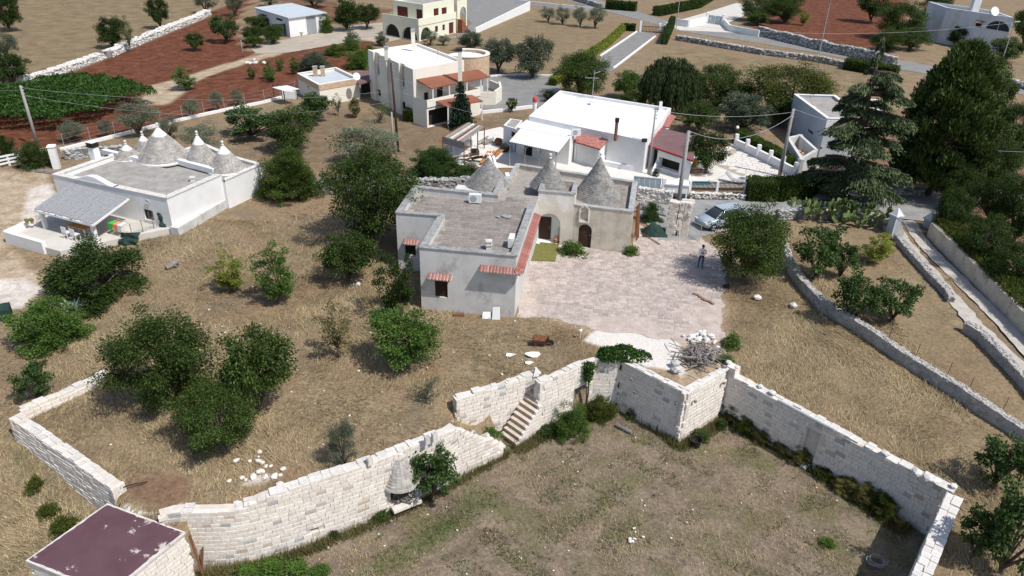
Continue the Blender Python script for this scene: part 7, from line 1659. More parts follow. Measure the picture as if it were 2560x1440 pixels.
# leafy volumes: hedges, ivy, vines
def leaf_cloud(pts, D, leaf, wl, seed=1, up=.35):
 rng = np.random.default_rng(seed); n = len(pts); return leaves(pts, D + rnd_unit(n, rng) * .7, leaf * rng.uniform(.7, 1.3, n), leaf * wl * rng.uniform(.8, 1.2, n), rng, up)
def hedge(name, line, wd, h, leaf, n_per_m, mat, label, cat='hedge', z=0.0, group=None):
 at, L, _ = polyline(line); rng = np.random.default_rng(int(L * 100)); n = int(L * n_per_m); pts = []; Ds = []
 for i in range(n):
  s = rng.random() * L; p, d, _, _ = at(s); nn = Vector((-d.y, d.x)); w_ = wd * (1 + .18 * noise.noise(Vector((s * .9, 1, 3)))); hh = h * (1 + .14 * noise.noise(Vector((s * .8, 7, 3)))); f = rng.random() * (2 * hh + w_)
  if f < hh: o = (-w_ / 2, f)
  elif f < 2 * hh: o = (w_ / 2, f - hh)
  else: o = (f - 2 * hh - w_ / 2, hh)
  k = rng.normal(0, .06); dv = (o[0] / (w_ / 2) if f < 2 * hh else 0, 0 if f < 2 * hh else 1)
  pts.append((p.x + nn.x * (o[0] + k * dv[0]), p.y + nn.y * (o[0] + k * dv[0]), z + o[1] + k)); Ds.append((nn.x * dv[0], nn.y * dv[0], dv[1] + .2))
 r = thing(name, label, cat, (line[0][0], line[0][1], z), group); me = quads_mesh('foliage', leaf_cloud(np.array(pts), np.array(Ds), leaf, .35, n)); me.materials.append(LEAF[mat]); obj('foliage', me, None, r)
 mb = MB(); lw_ = [Vector(p[:2]) for p in line]
 for a, b in zip(lw_, lw_[1:]): mb.bar((a.x, a.y, z + h * .45), (b.x, b.y, z + h * .45), wd * .8, h * .86)
 obj('branches', mb, LEAF['deep'], r)
def WL(l, z=0): return [Vector(XY(*q, z)) for q in l]
hedge('hedge', WL([(1862, 496), (1935, 498), (2000, 492), (2038, 472)]), 1.5, 1.75, .14, 1500, 'hedge', 'tall clipped green hedge curving along the lane')
hedge('hedge', WL([(1842, 352), (1905, 385), (1972, 424)]), .9, 1.3, .13, 900, 'hedge', 'clipped hedge on the white terrace wall before the blue house')
hedge('hedge', WL([(1380, 215), (1450, 160), (1520, 112), (1562, 72)]), 1.0, 1.0, .2, 300, 'lime', 'long light green hedge beside the gated driveway')
hedge('hedge', WL([(2110, 172), (2180, 184), (2240, 195)]), 1.6, 1.6, .25, 300, 'hedge', 'bushy hedge on the road wall behind the pine')
hedge('hedge', WL([(1012, 300), (1060, 304)]), 1.3, 1.3, .13, 900, 'moss', 'low yellowish hedge block at the villa stair foot')
hedge('hedge', WL([(1640, 40), (1740, 20), (1790, -10)]), 2.0, 1.7, .3, 260, 'deep', 'dark hedge above the white forecourt wall')
hedge('hedge', WL([(1515, 22), (1590, 28)]), 2.0, 1.8, .3, 260, 'deep', 'dark hedge at the far road junction')
hedge('hedge', WL([(1660, 112), (1680, 66)]), .8, 1.9, .25, 300, 'deep', 'narrow tall hedge beside the driveway gate')
hedge('hedge', WL([(1588, 78), (1560, 76)]), .9, 1.2, .25, 300, 'deep', 'small dark hedge at the left of the driveway gate')
hedge('hedge', WL([(2350, 588), (2430, 668), (2510, 750), (2620, 860)]), 1.6, 1.5, .14, 800, 'moss', 'overgrown hedge bank above the shaded side of the track')
# ivy over the bastion corner
rng = np.random.default_rng(33); pts = []; q = P(1545, 890, .8)
for i in range(4200):
 a = rng.random() * 6.28; r_ = rng.random() ** .5; kk = 1 + .5 * noise.noise(Vector((math.cos(a) * 1.5, math.sin(a) * 1.5, 4))); pts.append((q.x + math.cos(a) * r_ * 1.35 * kk + .1, q.y + math.sin(a) * r_ * .75 * kk + .15, .62 + .5 * math.sqrt(max(0, 1 - r_ * r_)) * (1 + .4 * noise.noise(Vector((math.cos(a) * r_ * 3, math.sin(a) * r_ * 3, 0)))) + rng.normal(0, .06)))
pb, db, _, _ = _at(s_ar + .25)
for i in range(1300): t = rng.random(); pts.append((pb.x + db.x * rng.normal(0, .2 * (1 - t * .5)) + db.y * .12, pb.y + db.y * rng.normal(0, .2) - db.x * .12 + rng.normal(0, .04), .75 - 1.15 * t))
pts = np.array(pts); ivr = thing('ivy', 'dark ivy mass draped over the wall corner by the niche', 'ivy', (q.x, q.y, .6)); me = quads_mesh('foliage', leaf_cloud(pts, np.tile((0, -.3, .6), (len(pts), 1)), .12, .4, 3)); me.materials.append(LEAF['vine']); obj('foliage', me, None, ivr)
mb = MB(); mb.tube([(pb.x + db.y * .08, pb.y - db.x * .08, -2.5), (pb.x + db.y * .1 + .1, pb.y - db.x * .1, -1.2), (pb.x + db.y * .1, pb.y - db.x * .1, .5)], [.07, .05, .03], 7); obj('stem', mb, MT['bark'], ivr)
# vine pergola
vp = WL([(-120, 318), (0, 288), (130, 292), (240, 270), (310, 235), (395, 225), (300, 195), (180, 182), (60, 205), (-120, 235)], 1.7)
xs = [p.x for p in vp]; ys = [p.y for p in vp]; pts = []; rng = np.random.default_rng(77)
e_ = (V2(P(310, 262, 0)) - V2(P(0, 300, 0))).normalized(); f_ = Vector((-e_.y, e_.x))
while len(pts) < 30000:
 x, y = rng.uniform(min(xs), max(xs)), rng.uniform(min(ys), max(ys))
 if inpoly(x, y, [(p.x, p.y) for p in vp]):
  v = Vector((x, y)).dot(f_); row = (v / 2.2) % 1; k = math.sin(math.pi * row);
  if rng.random() < .35 + .65 * k: pts.append((x, y, 1.35 + .55 * k + .25 * noise.noise(Vector((x * .6, y * .6, 0))) + rng.normal(0, .1)))
pts = np.array(pts); vr = thing('vineyard', 'broad green vine canopy trained on low posts in the red field', 'vineyard', (pts[:, 0].mean(), pts[:, 1].mean(), 0)); me = quads_mesh('canopy', leaf_cloud(pts, np.tile((0, -.2, .3), (len(pts), 1)), .25, .42, 5)); me.materials.append(LEAF['vine']); obj('canopy', me, None, vr)
for line in ([(-20, 292), (130, 296), (240, 274), (312, 238)],):
 at, L, _ = polyline(WL(line))
 for s in np.arange(0, L, 1.4): p = at(s)[0]; mb = MB(); mb.box((p.x, p.y, -.1), (.09, .09, 1.6)); obj('vine_post', mb, MT['greywood'], vr)
# ------------------------------------------------------------------ paved court
_cm = MB(); _cm.prism([(p.x, p.y) for p in court], -.25, .004); COURT = struct('courtyard', _cm, MT['court'])
def court_skip(x, y):
 px, py = W((x, y, .05)); wear = noise.noise(Vector((x * .45, y * .45, 2)))
 edge = (py > 760 and px > 1690 and wear > -.1) or (py > 790 and wear > -.1) or (px < 1350 and py > 700 and wear > 0) or (py > 822)
 return edge or inpoly(x, y, TURF)
TURF = WX([(1314, 652), (1392, 656), (1402, 610), (1330, 603)])
slabs(COURT, [(p.x, p.y) for p in court], .012, HA, HU, (.50, .36), MT['courtslab'], .05, .022, court_skip, 300, 'slab', .3)
tq = WX([(1314, 652), (1388, 655), (1398, 612), (1338, 606)])
mb = MB(); mb.prism(tq, .055, .075); tf = single('turf_mat', mb, MT['turf'], 'faded green artificial turf mat before the arched door', 'mat')
# rounded pot, broom and cloth near the arched door
q = P(1389, 607, .05); mb = MB(); mb.lathe((q.x, q.y, .06), [(.1, 0), (.19, .15), (.2, .3), (.12, .42), (.13, .5), (.08, .5)], 14); single('clay_jar', mb, MT['terracotta'], 'brown clay jar standing in the arched porch', 'jar')
mb = MB(); mb.tube([(q.x + .18, q.y + .05, .06), (q.x + .2, q.y + .2, 1.2)], .02, 6); mb.box((q.x + .18, q.y + .05, .05), (.3, .08, .12)); single('broom', mb, MT['rust'], 'broom leaning on the right jamb of the arched porch', 'broom')
q = P(1333, 607, .05); mb = MB()
for i in range(4): mb.rock((q.x + .15 * i - .1, q.y - .12 * i + .1, .06), (.35, .28, .2), i + 3, i)
single('cloth_bundle', mb, MT['whiteplastic'], 'small white cloth bundle on the turf mat corner', 'cloth')
# rusty frames leaning on the end wall
q0 = P(1586, 604, 0); lf = thing('scaffold_stack', 'tall rusty iron frames leaning on the right end wall of the old house', 'frames', q0)
for i in range(4): a = Vector((q0.x + .12 + i * .1, q0.y + i * .25, .03)); mb = MB(); mb.bar(a, a + Vector((-.05 - .1 * i * .2, .5, 2.5)), .05); mb.bar(a + Vector((0, .6, 0)), a + Vector((-.05, 1.1, 2.4)), .05); mb.bar(a + Vector((-.02, .25, 1.2)), a + Vector((0, .85, 1.2)), .04); obj('frame', mb, MT['rust'], lf)
# tarpaulin heap
q = P(1635, 582, .05); vs = []; mb = MB(); N = 26
for i in range(N + 1):
 for j in range(N + 1):
  x, y = i / N * 2 - 1, j / N * 2 - 1; r_ = math.hypot(x, y); hgt = max(0, 1 - r_ ** 1.6) * .85 * (1 + .5 * noise.noise(Vector((x * 2, y * 2, 1)))) + .12 * abs(noise.noise(Vector((x * 6, y * 6, 5)))); vs.append((q.x + x * .95 + .1 * noise.noise(Vector((x * 3, y * 3, 8))), q.y + y * .8, .05 + max(0, hgt)))
mb.add(vs, [(i * (N + 1) + j, (i + 1) * (N + 1) + j, (i + 1) * (N + 1) + j + 1, i * (N + 1) + j + 1) for i in range(N) for j in range(N)]); single('tarpaulin_heap', mb, MT['netgreen'], 'heap under a dark green tarpaulin beside the stone gate piers', 'tarpaulin')
a, b = P(1602, 582, .05), P(1650, 612, .05); mb = MB(); mb.tube([a + Vector((0, 0, .05)), b + Vector((0, 0, .04))], .035, 7); single('iron_pole', mb, MT['rust'], 'thin iron pole lying on the court near the tarpaulin', 'pole')
# stone gate wall and pier by the lane
gw_ = thing('gate_wall', 'rough stone gate wall beside the concrete pole at the court entrance', 'wall', P(1668, 590, 0)); a, b = V2(P(1662, 588, 0)), V2(P(1684, 592, 0))
block_wall(gw_, [a, b], -.05, ztop(P(1668, 588, 0), 505), .55, 'limestone', 'limecore', 'limetop', .24, (.25, .45), batter=.02, jag=.0)
pr2 = thing('gate_pier', 'square stone gate pier with ochre blocks at the court entrance', 'pier', P(1706, 590, 0)); a, b = V2(P(1692, 592, 0)), V2(P(1719, 595, 0)); zp = ztop(P(1705, 592, 0), 506)
block_wall(pr2, [a, b], -.05, zp, .75, 'limestone', 'limecore', 'limetop', .26, (.25, .45), batter=.02, jag=0)
d = (b - a).normalized(); n = Vector((-d.y, d.x)); block_wall(pr2, [b, b + n * .75], -.05, zp - .01, .5, 'limestone', 'limecore', 'limetop', .26, (.25, .45), batter=.02, jag=0, cope=False)
# thin mesh gate
g0, g1 = P(1722, 590, 0), P(1748, 604, 0); mg = thing('wire_gate', 'light wire mesh gate leaf standing open beside the stone pier', 'gate', g0); mb = MB()
for z in (.1, 1.3): mb.bar((g0.x, g0.y, z), (g1.x, g1.y, z), .035)
for t in (0, 1): q = g0 + (g1 - g0) * t; mb.bar((q.x, q.y, 0), (q.x, q.y, 1.35), .04)
obj('frame', mb, MT['greymetal'], mg); mb = MB()
for k in range(9): q = g0 + (g1 - g0) * (k / 8); mb.bar((q.x, q.y, .1), (q.x, q.y, 1.3), .008)
obj('mesh', mb, MT['greymetal'], mg)
# ------------------------------------------------------------------ rubble walls
def rubble_wall(line, h, wd, size, label, name='dry_stone_wall', mat='drystone', core='drycore', z=0.0, top=True, cat='wall', group=None, base=None, seed=1, dens_=1.0, faces=(0, 1)):
 at, L, LL_ = polyline(line); rr = random.Random(seed); root = thing(name, label, cat, (line[0][0], line[0][1], z), group); cm = MB(); N = max(2, int(L / 1.2)); prev = None
 zg = lambda p: (hf(p.x, p.y) if base is None else base)
 hj = lambda s: h * (1 + .16 * noise.noise(Vector((s * .35, seed, 2))))
 for i in range(N):
  qs = []
  for s in (L * i / N, L * (i + 1) / N): p, d, _, _ = at(s); n = Vector((-d.y, d.x)); qs.append((p, n, zg(p), hj(s)))
  vs = []
  for (p, n, g, hh) in qs: vs += [(p.x - n.x * wd * .46, p.y - n.y * wd * .46, g - .2), (p.x + n.x * wd * .46, p.y + n.y * wd * .46, g - .2), (p.x + n.x * wd * .4, p.y + n.y * wd * .4, g + hh - size * .25), (p.x - n.x * wd * .4, p.y - n.y * wd * .4, g + hh - size * .25)]
  cm.add(vs, [(0, 4, 7, 3), (1, 2, 6, 5), (3, 7, 6, 2), (0, 3, 2, 1), (4, 5, 6, 7)])
 obj('core', cm, MT[core], root); sm = MB()
 nst = int(L * h / (size * size * .62) * dens_)
 for f in faces:
  for _ in range(nst):
   s = rr.random() * L; p, d, _, _ = at(s); n = Vector((-d.y, d.x)); zz = rr.random() * hj(s); o = (wd * .43 - .03 * zz) * (-1 if f == 0 else 1); sz = size * rr.uniform(.6, 1.3); g = zg(p)
   sm.rock((p.x + n.x * o, p.y + n.y * o, g + zz - sz * .3), (sz * 1.25, sz * .6, sz * .72), rr.random() * 90, math.atan2(d.y, d.x) + rr.uniform(-.3, .3))
 if top:
  for _ in range(int(L * wd / (size * size * .6))):
   s = rr.random() * L; p, d, _, _ = at(s); n = Vector((-d.y, d.x)); o = rr.uniform(-.5, .5) * wd * .85; sz = size * rr.uniform(.7, 1.35); g = zg(p)
   sm.rock((p.x + n.x * o, p.y + n.y * o, g + hj(s) - sz * .35), (sz * 1.2, sz, sz * .55), rr.random() * 90, rr.random() * 3)
 obj('stones', sm, MT[mat], root, 'stuff'); return root
RWL = WL([(1958, 628), (1972, 672), (1996, 712), (2050, 770), (2110, 806), (2240, 892), (2400, 986), (2560, 1080), (2700, 1165)])
rubble_wall(RWL, .7, .5, .15, 'low rubble wall with iron posts dividing the dry fields', mat='fieldwall', core='fieldwall', seed=2, dens_=.7)
for k, (px, py, ty) in enumerate(((2048, 742, 700), (2100, 785, 745), (2216, 862, 826), (2284, 904, 872), (2362, 952, 918), (2415, 990, 952), (2500, 1040, 1005))):
 q = G(px, py); mb = MB(); mb.tube([(q.x, q.y, q.z), (q.x + .05, q.y, q.z + max(1.2, ztop(q, ty) - q.z))], .018, 5); single('iron_post', mb, MT['rust'], 'thin rusty iron post standing along the rubble field wall', 'post', 'iron posts of the field wall')
rubble_wall(WL([(1940, 548), (1990, 545), (2060, 545), (2130, 548), (2205, 565), (2228, 585)]), .85, .6, .28, 'grey dry stone wall behind the prickly pears', seed=3)
rubble_wall(WL([(2240, 598), (2284, 650), (2328, 700), (2366, 735), (2376, 756)]), .42, .45, .18, 'grey stone wall between fenced field and track', seed=4, mat='fieldwall', core='fieldwall')
rubble_wall(WL([(2408, 824), (2434, 834), (2500, 900), (2580, 980), (2680, 1080)]), .6, .45, .18, 'broken end of the track side stone wall', seed=5, mat='fieldwall', core='fieldwall')
mb = MB(); wl_ = WL([(2322, 590), (2400, 668), (2480, 750), (2560, 832), (2700, 970)])
for a, b in zip(wl_, wl_[1:]): mb.bar((a.x, a.y, .55), (b.x, b.y, .55), .35, 1.2)
single('track_wall', mb, MT['tufa'], 'plastered pinkish wall on the shaded side of the track', 'wall')
rubble_wall(WL([(655, 480), (720, 484), (800, 482), (900, 484), (1000, 482), (1100, 480), (1172, 478)]), 1.25, .8, .3, 'grey dry stone bank running behind the big walnut tree', seed=6, faces=(0,))
rubble_wall(WL([(165, 398), (235, 392), (310, 384)]), .9, .6, .3, 'short dry stone wall behind the five cone house', seed=7, faces=(0,))
rubble_wall(WL([(272, 142), (340, 112), (420, 78), (490, 52), (520, 36)]), .9, 1.5, .42, 'long pale dry stone wall between dry field and red field', seed=8, mat='limetop', core='drystone')
rubble_wall(WL([(-40, 226), (40, 210), (110, 196), (180, 172), (254, 146)]), .8, 1.4, .42, 'crumbling pale stone wall end beside the vineyard', seed=9, mat='limetop', core='drystone')
rubble_wall(WL([(1690, 100), (1760, 112), (1900, 136), (2050, 156), (2130, 172)]), .9, .7, .4, 'dry stone wall below the upper road', seed=10)
rubble_wall(WL([(1895, 88), (1960, 104), (2060, 128), (2140, 144), (2236, 168)]), 1.6, .8, .42, 'tall dry stone wall above the upper road', seed=11)
rubble_wall(WL([(2205, 488), (2280, 486), (2360, 484)]), .5, .6, .26, 'low stone edging of the lane under the cedar', seed=12)
rubble_wall(WL([(1724, 494), (1800, 496), (1860, 500)]), .5, .5, .22, 'low rubble footing under the picket fence', seed=14, mat='limetop', faces=(0,))
rubble_wall(WL([(1592, 500), (1640, 505), (1678, 512)]), 1.2, .5, .26, 'pale capped stone wall between the old house and the lane', seed=13, mat='limetop', core='limecore')
rubble_wall(WL([(2380, 170), (2460, 190), (2560, 222), (2640, 245)]), .8, .8, .42, 'dark dry stone wall beside the far right road', seed=15)
rubble_wall(WL([(1500, 20), (1400, -10), (1320, -40)]), 1.0, .8, .45, 'grey stone wall at the top of the mown slope', seed=16)
# white walls and gates at the far road
for pts, h, lab in (([(1680, 62), (1720, 68), (1764, 58)], 1.3, 'white forecourt wall left of the flower gate'), ([(1808, 62), (1822, 78), (1858, 86), (1896, 92)], 1.2, 'white forecourt wall right of the flower gate'), ([(1290, 8), (1400, 20), (1480, 28)], .8, 'white kerb wall on the far side of the upper road')):
 mb = MB(); l_ = WL(pts)
 for a, b in zip(l_, l_[1:]): mb.bar((a.x, a.y, h / 2 - .05), (b.x, b.y, h / 2 - .05), .3, h + .1)
 single('white_wall', mb, MT['whitewash'], lab, 'wall')
g0, g1 = P(1766, 58, 0), P(1806, 63, 0); fg = thing('flower_gate', 'grey metal double gate with white flower emblems', 'gate', g0); hgt = 1.7
for t0, t1 in ((0, .49), (.51, 1)):
 a = g0 + (g1 - g0) * t0; b = g0 + (g1 - g0) * t1; mb = MB(); mb.bar((a.x, a.y, hgt / 2), (b.x, b.y, hgt / 2), .06, hgt - .1); lf_ = obj('gate_leaf', mb, MT['gatepaint'], fg)
 c = (a + b) / 2; mb = MB()
 for k in range(8): an = math.pi * k / 4; mb.bar((c.x, c.y - .06, 1.0), (c.x + .32 * math.cos(an), c.y - .06, 1.0 + .32 * math.sin(an)), .07, .03, (0, 1, 0))
 obj('flower_emblem', mb, MT['whiteplastic'], lf_)
for q in (g0, g1): mb = MB(); mb.box((q.x, q.y, -.1), (.45, .45, 2.1)); mb.box((q.x, q.y, 2.0), (.6, .6, .15), taper=.7); obj('gate_post', mb, MT['whitewash'], fg)
g0, g1 = P(1600, 80, 0), P(1664, 84, 0); dg = thing('driveway_gate', 'dark barred driveway gate with white posts', 'gate', g0); mb = MB()
for z in (.2, 1.1): mb.bar((g0.x, g0.y, z), (g1.x, g1.y, z), .08)
obj('rail', mb, MT['darkwood'], dg)
for k in range(18): q = g0 + (g1 - g0) * ((k + .5) / 18); mb = MB(); mb.box((q.x, q.y, .1), (.06, .06, 1.1)); obj('bar', mb, MT['darkwood'], dg)
for q, h in ((g0, 2.0), (g1, 2.0), (P(1648, 82, 0), 1.7)): mb = MB(); mb.box((q.x, q.y, 0), (.4, .4, h)); obj('gate_post', mb, MT['whitewash'], dg)
# white kerb with thin posts along the red field
kl = WL([(150, 378), (230, 358), (330, 332), (460, 300), (560, 278), (660, 258), (745, 234)]); mb = MB()
for a, b in zip(kl, kl[1:]): mb.bar((a.x, a.y, .12), (b.x, b.y, .12), .3, .34)
kf = thing('kerb_fence', 'white concrete kerb with thin wire posts along the red field', 'fence', (kl[0].x, kl[0].y, 0)); obj('kerb', mb, MT['whitewash'], kf); at, L, _ = polyline(kl)
for s in np.arange(.5, L, 2.6): p = at(s)[0]; mb = MB(); mb.tube([(p.x, p.y, .2), (p.x, p.y, 1.6)], .025, 5); obj('post', mb, MT['greymetal'], kf)
mb = MB()
for z in (.7, 1.1, 1.5):
 for a, b in zip(kl, kl[1:]): mb.bar((a.x, a.y, z), (b.x, b.y, z), .008)
obj('wire', mb, MT['greymetal'], kf)
kl = WL([(1225, 192), (1300, 188), (1400, 192)]); mb = MB()
for a, b in zip(kl, kl[1:]): mb.bar((a.x, a.y, .1), (b.x, b.y, .1), .3, .25)
single('kerb', mb, MT['whitewash'], 'white kerb at the back of the grey villa yard', 'kerb')
kl = WL([(1205, 284), (1265, 278), (1330, 270)]); mb = MB()
for a, b in zip(kl, kl[1:]): mb.bar((a.x, a.y, .15), (b.x, b.y, .15), .3, .4)
single('kerb', mb, MT['whitewash'], 'white kerb beside the topiary ball', 'kerb')
mb = MB(); kl = WL([(1838, 368), (1905, 400), (1985, 442)])
for a, b in zip(kl, kl[1:]): mb.bar((a.x, a.y, .4), (b.x, b.y, .4), .3, .9)
for t in np.linspace(0, 1, 6): q = kl[0] + (kl[-1] - kl[0]) * t; mb.box((q.x, q.y, 0), (.35, .35, 1.4))
single('terrace_wall', mb, MT['whitewash'], 'white pillared wall carrying the terrace hedge', 'wall')
# gate piers of the track
for (px, py, ty, lab) in ((2228, 584, 522, 'grey gate pier with pyramid cap holding the open iron gate'), (2320, 566, 532, 'grey gate pier with pyramid cap on the shaded wall side')):
 q = P(px, py, 0); h = ztop(q, ty); t = thing('gate_pier', lab, 'pier', q); mb = MB(); mb.box((q.x, q.y, -.1), (.6, .6, h - .45), .4); obj('shaft', mb, MT['bluegrey'], t); mb = MB(); mb.box((q.x, q.y, h - .56), (.8, .8, .1), .4); mb.box((q.x, q.y, h - .46), (.7, .7, .5), .4, taper=.12); obj('cap', mb, MT['palewall'], t)
g0, g1 = P(2232, 592, 0), P(2252, 606, 0); ig = thing('iron_gate', 'open iron bar gate at the head of the track', 'gate', g0); mb = MB()
for z in (.25, 1.5): mb.bar((g0.x, g0.y, z), (g1.x, g1.y, z), .05)
obj('rail', mb, MT['greymetal'], ig)
for k in range(11): q = g0 + (g1 - g0) * (k / 10); mb = MB(); mb.tube([(q.x, q.y, .1), (q.x, q.y, 1.55 + .2 * math.sin(math.pi * k / 10))], .015, 5); obj('bar', mb, MT['greymetal'], ig)
q = P(2165, 488, 0); hb = thing('letterbox_hutch', 'white meter cabinet with louvred door at the shaded drive', 'cabinet', q); mb = MB(); mb.box((q.x, q.y, -.05), (1.2, .6, 1.15), .1); obj('case', mb, MT['whitewash'], hb); mb = MB(); mb.box((q.x, q.y, 1.1), (1.35, .75, .1), .1); obj('top', mb, MT['limetop'], hb); mb = MB()
for k in range(6): mb.box((q.x + .15, q.y - .31, .35 + k * .1), (.6, .05, .05), .1)
obj('louvre', mb, MT['greymetal'], hb)
q = P(2036, 438, 0); mb = MB(); mb.box((q.x, q.y, 0), (.7, .35, 1.3), .2); single('white_cabinet', mb, MT['whitewash'], 'white upright service cabinet behind the lane hedge', 'cabinet')
sheet('shaded_drive', polyw([(1990, 440), (2060, 440), (2100, 420), (2180, 430), (2180, 486), (2100, 474), (2040, 462)], amp=.1), .025, MT['asphalt2'])
# ------------------------------------------------------------------ poles and wires
TOPS = {}
def pole(key, base, ty, r, mat, label, arms=True, cat='power pole', lean=0.0):
 q = G(*base); zt_ = ztop(q, ty); t = thing('power_pole', label, cat, q); top = Vector((q.x + lean, q.y, zt_)); mb = MB(); mb.tube([(q.x, q.y, q.z - .1), q.lerp(top, .5), top], [r, r * .85, r * .65], 12); obj('shaft', mb, MT[mat], t, None, True)
 if arms:
  mb = MB()
  for k in range(3): z = zt_ - .15 - .3 * k; mb.bar((top.x - .14, top.y, z), (top.x + .14, top.y, z), .05); mb.lathe((top.x + .16, top.y, z - .05), [(.04, 0), (.06, .05), (.03, .12)], 8)
  obj('insulator', mb, MT['greymetal'], t)
 TOPS[key] = top; return t
pole('a', (95, 366), 214, .17, 'concrete', 'grey concrete power pole beside the white rail fence')
pole('b', (996, 378), 157, .13, 'darkwood', 'tall brown wooden power pole before the villa', lean=-.3)
pole('b2', (984, 380), 280, .12, 'concrete', 'short pale concrete pole strapped to the brown pole', arms=False)
pole('c', (1620, 436), 275, .11, 'concrete', 'thin grey pole in front of the workshop house')
pole('d', (1690, 548), 327, .19, 'concrete', 'thick concrete pole rising behind the stone gate pier')
pole('e', (1948, 442), 272, .18, 'concrete', 'tall concrete power pole above the lane hedge')
pole('s1', (608, 142), 100, .07, 'concrete', 'little lamp post beside the sandy path', arms=False, cat='lamp post')
def lamp(base, ty, label):
 q = G(*base); zt_ = ztop(q, ty); t = thing('street_lamp', label, 'street lamp', q); mb = MB(); mb.tube([(q.x, q.y, -.1), (q.x, q.y, zt_)], [.09, .05], 10); obj('post', mb, MT['greymetal'], t); mb = MB(); mb.bar((q.x - .1, q.y - .1, zt_), (q.x + .6, q.y - .3, zt_ + .05), .22, .1); obj('lamp_head', mb, MT['whiteplastic'], t)
lamp((2048, 133), -6, 'slim street lamp on the verge of the upper road'); lamp((2498, 172), 54, 'street lamp beside the road under the far house')
lamp((1690, 72), -10, 'double street lamp post behind the driveway hedge')
q = P(1836, 365, 0); gl_ = thing('garden_lamp', 'white globe garden lamp above the terrace hedge', 'garden lamp', q); mb = MB(); mb.tube([(q.x, q.y, 0), (q.x, q.y, 1.9)], .04, 8); obj('post', mb, MT['black'], gl_); mb = MB(); mb.rock((q.x, q.y, 1.85), (.34, .34, .34), 0, 0, 2); obj('globe', mb, MT['whiteplastic'], gl_)
def wire(a, b, sag, label, r=.010, group=None):
 a, b = Vector(a), Vector(b); pts = [a.lerp(b, t) - Vector((0, 0, 4 * sag * t * (1 - t))) for t in np.linspace(0, 1, 25)]; mb = MB(); mb.tube(pts, r, 4, False); single('power_line', mb, MT['greymetal'], label, 'cable', group)
wa_, wb_, wc_, wd_, we_ = [TOPS[k] for k in 'abcde']
wire(wa_ + Vector((.1, 0, -.2)), wb_ + Vector((0, 0, -2.6)), 1.0, 'cable sagging between the fence side pole and the brown pole', group='cables to the brown pole')
wire(wa_ + Vector((.1, 0, -.9)), wb_ + Vector((0, 0, -3.6)), 1.6, 'cable sagging between the fence side pole and the brown pole', group='cables to the brown pole')
wire(wb_ + Vector((0, 0, -1.4)), wc_, .8, 'cable from the brown pole to the thin workshop pole')
wire(wb_ + Vector((0, 0, -2.4)), wd_ + Vector((0, 0, -.3)), 1.2, 'cable from the brown pole to the thick pole by the pier')
wire(wc_, we_ + Vector((0, 0, -.3)), .5, 'cable from the thin workshop pole to the hedge pole', .014)
wire(wd_, we_ + Vector((0, 0, -.6)), 1.3, 'thick sagging cable between the two concrete lane poles', .02)
far = P(2700, 380, 6.0); wire(we_, (far.x, far.y, 6.0), 1.2, 'cable running from the hedge pole across the cedar', .014)
far2 = P(2050, 130, 7.6); far3 = P(1690, 60, 7); wire((far3.x, far3.y, 7), (*XY(2500, 170, 0), 7), 1.5, 'cable strung along the upper road', .014)
wire(wa_ + Vector((0, 0, -.4)), (*XY(-300, 330, 0), 5.5), .6, 'cable leaving the fence side pole past the vineyard')
